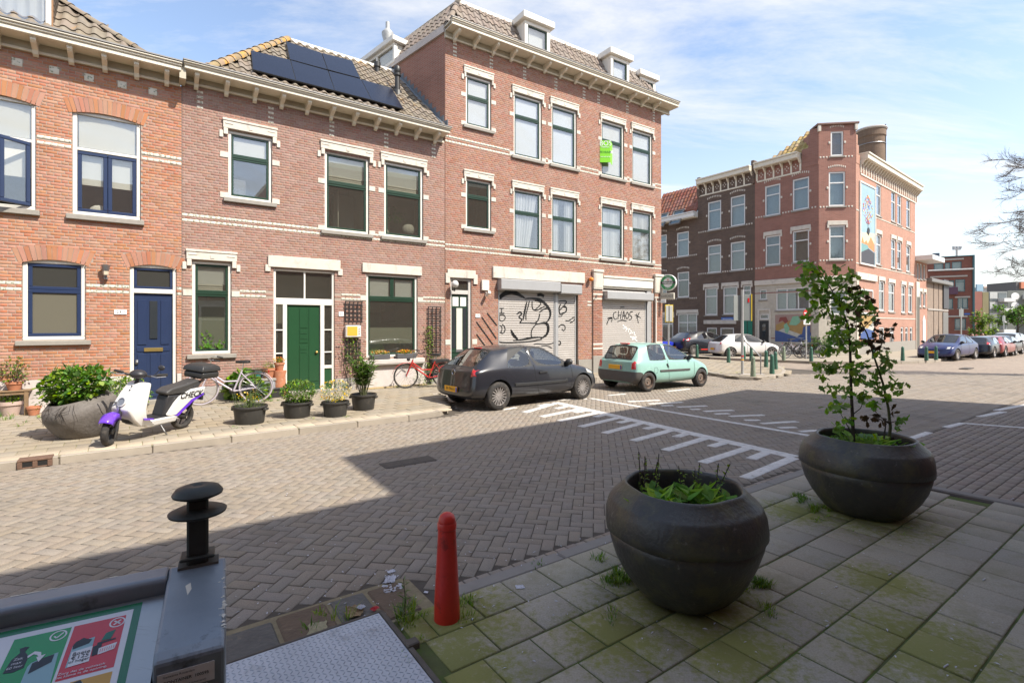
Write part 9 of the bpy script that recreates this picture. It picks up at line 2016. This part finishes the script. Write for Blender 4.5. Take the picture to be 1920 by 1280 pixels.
m_ru=M('rusty_cast_iron',(.13,.075,.05),.85,n=(16,.25),bump=(60,.4));b=MB();w_=u1_-u0_;b.cbox(0,-.006,.085,w_,.20,.112,.006);[b.cbox(x0,-.008,.0,x1,.03,.084,.006)for x0,x1 in ((0,.05),(w_/2-.025,w_/2+.025),(w_-.05,w_))];b.cbox(.05,-.007,.0,w_-.05,.03,.018,.004);b.build('casting',m_ru,dr);MB().box(.04,.004,.01,w_-.04,.03,.086).build('opening',m_blk,dr)  # black box stands in for the shade inside the drain openings
c_=G(766,866);mh=thing('manhole_cover','flat rectangular dark manhole cover set in the herringbone road','manhole cover',(c_.x,c_.y,0),TH);m_mh=M('dark_cast_cover',(.075,.065,.055),.75,n=(18,.25),bump=(80,.5));b=MB();b.cbox(-.36,-.14,-.02,.36,.14,.0075,.004);b.build('frame',m_mh,mh);[MB().cbox(-.33+i*.225,-.11,-.0,-.125+i*.225,.11,.011,.003).build('lid',m_mh,mh)for i in range(3)]
c_=G(1812,690);mh=thing('manhole_cover','small dark drain cover far out in the sunny junction','manhole cover',(c_.x,c_.y,0),TH);MB().cbox(-.45,-.15,-.02,.45,.15,.008,.004).build('lid',m_mh,mh)
def crumple(name,label,px,py,size,mat,z=0.0,flat=.35,cat='litter',seed=0,seg=14):
 p=G(px,py,z);t=thing(name,label,cat,(p.x,p.y,z),rng.random()*6);b=MB();vs=[];n=seg
 for j in range(n+1):
  for i in range(n+1):
   x,y=(i/n-.5)*size,(j/n-.5)*size*.8;h=mnoise.noise(Vector((x*22/size*.2+seed,y*22/size*.2,seed)))*.6+mnoise.noise(Vector((x*50/size*.2,y*50/size*.2+seed,1)))*.4
   vs.append((x+mnoise.noise(Vector((y*30,x*30,seed)))*size*.12,y+mnoise.noise(Vector((x*30,y*30,seed+5)))*size*.12,max(.003,(abs(h)*.9+.04)*size*flat)))
 b.add(vs,[(j*(n+1)+i,j*(n+1)+i+1,(j+1)*(n+1)+i+1,(j+1)*(n+1)+i)for j in range(n)for i in range(n)]);b.build('sheet',mat,t,recalc=False);return t
m_pap=M('dirty_white_paper',(.52,.52,.56),.85,n=(20,.12));m_card=M('brown_cardboard',(.25,.17,.09),.85,n=(20,.2))
crumple('crumpled_paper','largest crumpled white paper scrap on the shaded road',737,1103,.13,m_pap,seed=1);crumple('crumpled_paper','crumpled paper scrap touching the largest one',731,1087,.10,m_pap,seed=2);crumple('crumpled_paper','small torn tissue above the crumpled papers',734,1071,.06,m_pap,seed=3)
crumple('cardboard_scrap','wet brown cardboard scrap by the tread plate',664,1146,.13,m_card,.015,.25,seed=4);crumple('wrapper','small red and white wrapper beside the tread plate corner',703,1141,.05,M('red_wrapper',(.5,.03,.04),.5),.015,.6,seed=5);crumple('crumpled_paper','white and blue paper twist on the brown cardboard',677,1138,.05,m_pap,.03,.6,seed=6)
crumple('crumpled_paper','white paper scrap on the near paving between bollard and planter',975,1100,.055,m_pap,ZP,.3,seed=7);crumple('leaf_litter','flat yellowish paper scrap against the tread plate',596,1178,.13,M('ochre_paper',(.32,.28,.17),.8),.015,.2,seed=8);crumple('crumpled_paper','small white flake beside the bollard foot on the kerb',799,1110,.03,m_pap,.0,.4,seed=9)
b=MB()
for i in range(260):
 px=rng.uniform(430,1100);py=rng.uniform(880,1160);
 if i%3==0:px,py=rng.uniform(820,1900),rng.uniform(1000,1270)
 if i%5==0:px,py=rng.gauss(640,90),rng.gauss(1090,40)
 p=G(px,py,.104);s_=SL(p);z=.104 if s_[1]<KN else.006
 if z<.05:p=G(px,py,.006)
 if px<430 and py>1040:continue
 r_=rng.uniform(.003,.008);a=rng.random()*3;d_=Vector((math.cos(a),math.sin(a)))*r_*rng.uniform(1,2.6);n_=Vector((-d_.y,d_.x)).normalized()*r_*.7
 b.add([(p.x-d_.x,p.y-d_.y,z),(p.x+n_.x,p.y+n_.y,z+.003),(p.x+d_.x,p.y+d_.y,z+.001),(p.x-n_.x,p.y-n_.y,z+.004)],[(0,1,2,3)])
o=b.build('litter_specks',m_pap,None,recalc=False);tag(o,'tiny pale litter specks and cigarette ends scattered over the shaded road and tiles','litter',kind='stuff')
for i,(px,py,L_)in enumerate(((1666,1077,.05),(1843,1087,.05),(1549,1174,.035),(1770,1250,.06),(1895,936,.10),(1566,1101,.03))):
 p=G(px,py,.105);b=MB();b.tube([(p.x,p.y,.106),(p.x+L_*.6,p.y+L_*.3,.107)],.004,6);t=b.build('cigarette_end',m_pap,None);tag(t,('white cigarette end on the tiles behind the row of three','white cigarette end near the right photo edge','pale cigarette end near the middle of the near tiles','curled pale straw in a wide joint at the bottom right','bent white strip in the gutter at the far right','tiny white stub left of the others on the near tiles')[i],'litter')
wd_=MB();W1=[]
spots_=[(755,1145,26,.10),(770,1165,26,.08),(790,1150,12,.05),(875,1125,30,.05),(850,1158,22,.06),(885,1150,14,.05),(1128,1050,26,.06),(1005,1052,14,.05),(1165,1085,50,.07),(1152,1155,20,.05),(1430,1098,46,.07),(1400,1104,24,.05),(1450,1145,26,.05),(1500,935,40,.06),(1530,955,46,.06),(1515,925,16,.04),(1540,970,24,.04),(1770,940,8,.03),(570,1175,16,.05),(620,1150,16,.06),(640,1155,16,.10),(790,1200,12,.04),(760,1235,12,.04),(1150,1085,20,.05),(1605,990,12,.03),(1460,1215,10,.03),(1700,1005,8,.03)]
for(px,py,n,h_)in spots_:
 for j in range(max(1,n//6)):q_=G(px+rng.gauss(0,9),py+rng.gauss(0,5),ZP);tuft(wd_,(q_.x,q_.y,ZP-.01),int(n*.8),h_,0 if rng.random()<.7 else 1,.045,.006)
o=wd_.build('weeds',[m_leafy,m_leaf],None,recalc=False);tag(o,'grass tufts and weeds sprouting from the joints of the near pavement','weeds',kind='stuff')
th_=thing('thistle','tall pale green thistle-like weed between tread plate and red bollard','weed',tuple(G(758,1160,ZP)));b=MB();b.tube([(0,0,-.02),(.005,0,.12),(-.005,0,.24)],[.004,.003,.002],5,mi=1)
for i in range(20):z=.02+.22*i/20;add_leaf(b,Vector((0,0,z)),Vector((math.cos(i*2.4),math.sin(i*2.4),.5)),Vector((0,0,1)),.075-.002*i,'lance',0)
b.build('leaves',[m_leafg,m_stem],th_,recalc=False)
wd_=MB()
for(px,py,n,h_)in [(10,785,40,.14),(35,795,20,.08),(70,783,14,.07),(440,800,14,.04),(475,802,10,.03),(590,785,16,.05),(655,780,14,.04),(700,722,60,.22),(722,722,60,.18),(745,722,50,.16),(865,700,10,.1),(500,752,24,.08),(520,752,20,.07),(600,748,16,.06),(1200,690,10,.1),(1470,664,30,.3),(1560,664,30,.3),(1640,660,40,.3),(1665,660,30,.25),(1385,700,20,.1),(1345,700,10,.06)]:
 for j in range(max(1,n//7)):q_=G(px+rng.gauss(0,6),py+rng.gauss(0,2),ZP);tuft(wd_,(q_.x,q_.y,ZP-.01),12,h_,0 if rng.random()<.6 else 1,.06,.008)
o=wd_.build('wall_weeds',[m_leafy,m_leaf],None,recalc=False);tag(o,'grass and weeds along the house fronts and joints across the road','weeds',kind='stuff')
u_,z_=FA.uz(727,720);t=thing('gravel_bed','narrow sandy strip at the foot of the plaster panel','bed',tuple(FA.o+FA.d*(G2b[0]-.2)-FA.n*.22+Vector((0,0,ZP))),TH);o=MB().cbox(0,0,-.01,G2b[1]-G2b[0]+.4,.15,.035,.012).build('sand',M('ochre_sand',(.33,.25,.13),1,n=(30,.3)),t)
def leafy_tree(name,label,px,py_base,Y,h_,wr_,mats,n=1600,size=.22,trunk_=.09,cl_=16,low=.25):
 p=ray(px,HZ)*Y;t=thing(name,label,'tree',(p.x,p.y,0));b=MB();b.tube([(0,0,0),(.05,0,h_*.4),(0,0,h_*.75)],[trunk_,trunk_*.7,trunk_*.3],8);[b.tube([(0,0,h_*(.3+.06*i)),(math.cos(i*2.4)*wr_*.6,math.sin(i*2.4)*wr_*.6,h_*(.5+.06*i))],[trunk_*.4,trunk_*.12],5)for i in range(6)];b.build('trunk',m_bark,t)
 b=MB();foliage(b,(0,0,h_*(.5+low*.5)),(wr_,wr_,h_*(.5-low*.5)),n,size,'broad',(0,1),.3,.3,cl_);o=b.build('crown',mats,t,recalc=False);o['kind']='stuff';return t
leafy_tree('small_tree','small bright yellow-green tree in front of the dull red far wall',1841,650,46,3.3,1.1,[m_leafy,m_leafg],1500,.20,.05,18,.1)
leafy_tree('tree','olive green round-crowned tree at the right photo edge, far behind the cars',1908,640,62,4.9,2.4,[m_leafg,m_leaf],1500,.32,.12,14,.35)
leafy_tree('shrub','dark leafy shrub behind the bicycles by the tiled house corner',1536,660,27.6,1.6,.75,[m_leafd,m_leafg],1100,.11,.03,12,.1)
bt=thing('bare_tree','almost bare tree reaching thin grey branches in from the right photo edge','tree',(24.5,16,0));
def grow(b,p,d,r_,L_,lvl):
 if lvl==0 or r_<.0026:return
 q_=p;dd=d.copy();pts=[p]
 for i in range(4):
  dd=(dd+Vector((rng.gauss(0,.14),rng.gauss(0,.14),rng.gauss(-.0,.10)+.03))).normalized();q_=q_+dd*L_/4;pts.append(q_)
 b.tube(pts,[r_,r_*.9,r_*.8,r_*.7,r_*.6],6 if lvl>2 else 4,cap=False)
 for i in range(1,5):
  for k_ in range(2 if lvl>1 else 1):
   s_=(dd+Vector((rng.gauss(0,.55),rng.gauss(0,.55),rng.gauss(0,.40)))).normalized();grow(b,pts[i],s_,r_*.52,L_*.62,lvl-1)
b=MB();b.tube([(0,0,0),(.1,0,2.2),(0,.1,4.2),(.1,0,7)],[.26,.22,.18,.12],12);b.build('trunk',m_barkg,bt,smooth=True)
bz=MB()
def px2bt(px,py,Y):return A(px,py,Y)-Vector((24.5,16,0))
for(z0_,tips)in ((3.6,[(1872,505),(1900,520)]),(4.4,[(1860,440),(1868,455),(1885,470)]),(5.2,[(1852,420),(1880,400),(1900,430)]),(5.6,[(1895,362),(1905,375)]),(6.6,[(1890,300),(1885,322),(1908,310),(1900,335)])):
 for(tx_,ty_)in tips:
  e_=px2bt(tx_,ty_,18+rng.uniform(-1,1));s_=Vector((0,0,z0_));m_=s_.lerp(e_,.5)+Vector((0,0,.35));pts=[s_,s_.lerp(m_,.5)+Vector((0,0,.08)),m_,m_.lerp(e_,.5)+Vector((0,0,.05)),e_]
  bz.tube(pts,[.05,.034,.022,.013,.005],6)
  for i in range(1,5):
   for k_ in range(4):
    f=rng.random();p_=pts[i-1].lerp(pts[i],f);dd=(pts[i]-pts[i-1]).normalized();grow(bz,p_,(dd+Vector((rng.gauss(0,.5),rng.gauss(0,.5),rng.gauss(0,.35)))).normalized(),.0105,.46,3)
o=bz.build('branches',m_barkg,bt,recalc=False);o['kind']='stuff'
b=MB();foliage(b,px2bt(1900,440,18),(.7,.6,.12),60,.05,'broad',(0,),.2);o=b.build('young_leaves',m_leafg,bt,recalc=False);o['kind']='stuff'
def seated(label,px,py,Y,coat):
 p=ray(px,HZ)*Y;t=thing('person',label,'person',(p.x,p.y,0),rng.uniform(-.3,.3))
 J=[(0,0,.50),(0,0,.75),(0,0,.98),(0,-.02,1.08),(-.17,0,.98),(-.22,-.05,.72),(-.14,-.24,.58),(.17,0,.98),(.22,-.05,.72),(.14,-.24,.58),(-.10,-.42,.50),(-.10,-.44,.08),(.10,-.42,.50),(.10,-.44,.08),(-.10,-.58,.04),(.10,-.58,.04)]
 E_=[(0,1),(1,2),(2,3),(2,4),(4,5),(5,6),(2,7),(7,8),(8,9),(0,10),(10,11),(0,12),(12,13),(11,14),(13,15)]
 rad=[.15,.14,.13,.055,.07,.05,.038,.07,.05,.038,.08,.045,.08,.045,.035,.035]
 me=bpy.data.meshes.new('body');me.from_pydata(J,E_,[]);o=bpy.data.objects.new('body',me);C.objects.link(o);o.parent=t;md=o.modifiers.new('s','SKIN');
 for i,r_ in enumerate(rad):me.skin_vertices[0].data[i].radius=(r_,r_)
 me.skin_vertices[0].data[0].use_root=True;ss_=o.modifiers.new('u','SUBSURF');ss_.levels=1;ss_.render_levels=1;me.materials.append(coat)
 dg=bpy.context.evaluated_depsgraph_get();m2=bpy.data.meshes.new_from_object(o.evaluated_get(dg));o.modifiers.clear();o.data=m2;m2.shade_smooth();m2.materials.clear();m2.materials.append(coat)
 h=MB();h.ball((0,-.02,1.20),.105,14,10,(.85,.98,1.15));h.tube([(0,-.02,1.04),(0,-.02,1.14)],.05,8);h.ball((0,-.125,1.19),.018,6,5,(.8,1,1.3));[h.ball((s*.09,-.02,1.19),.022,6,5,(.5,1,1.4))for s in (-1,1)];h.build('head',M('skin',(.42,.24,.17),.6,n=None),t,smooth=True)
 e=MB();[e.ball((s*.035,-.112,1.215),.011,6,5)for s in (-1,1)];e.tube([(-.025,-.113,1.145),(.025,-.113,1.145)],.005,5);e.build('face_features',M('dark_features',(.06,.03,.025),.6,n=None),t)
 q_=MB();q_.ball((0,.005,1.235),.112,14,10,(.88,.98,1.05));q_.build('hair',M('dark_hair',(.04,.028,.02),.8,n=(30,.2)),t,smooth=True);return t
seated('person in dark coat seated behind the dark blue car, left of the pair',1822,625,31,M('dark_coat',(.03,.03,.04),.9,n=None));seated('person in dark clothes seated behind the black hatchback, right of the pair',1841,623,33,M('dark_jumper',(.05,.03,.03),.9,n=None))
p=ray(1831,HZ)*32;bs=thing('street_bench','low bench under the two seated people behind the cars','bench',(p.x,p.y,0));MB().cbox(-.9,-.15,.36,.9,.25,.42,.01).build('seat',m_wd,bs);[MB().cbox(x-.04,-.12,0,x+.04,.2,.36,.008).build('leg',m_steel,bs)for x in (-.8,.8)]
for(px,Y,h_,lab)in ((1802,40,3.2,'thin sign pole between the dark blue car and the modern flats'),(1882,58,3.0,'thin lamp post far behind the silver van')):
 p=ray(px,HZ)*Y;t=thing('street_pole',lab,'pole',(p.x,p.y,0));b=MB();b.tube([(0,0,0),(0,0,h_)],.05,8);b.build('pole',m_galv,t);MB().cbox(-.18,-.03,h_-.7,.18,.0,h_-.1,.01).build('panel',MATS['sign_back_grey'],t)
dg=bpy.context.evaluated_depsgraph_get()
for o in [o for o in sc.objects if o.type=='FONT']:
 me=bpy.data.meshes.new_from_object(o.evaluated_get(dg));n=bpy.data.objects.new('lettering',me);C.objects.link(n);n.parent=o.parent;n.matrix_basis=o.matrix_basis.copy();nm=o.name;bpy.data.objects.remove(o)
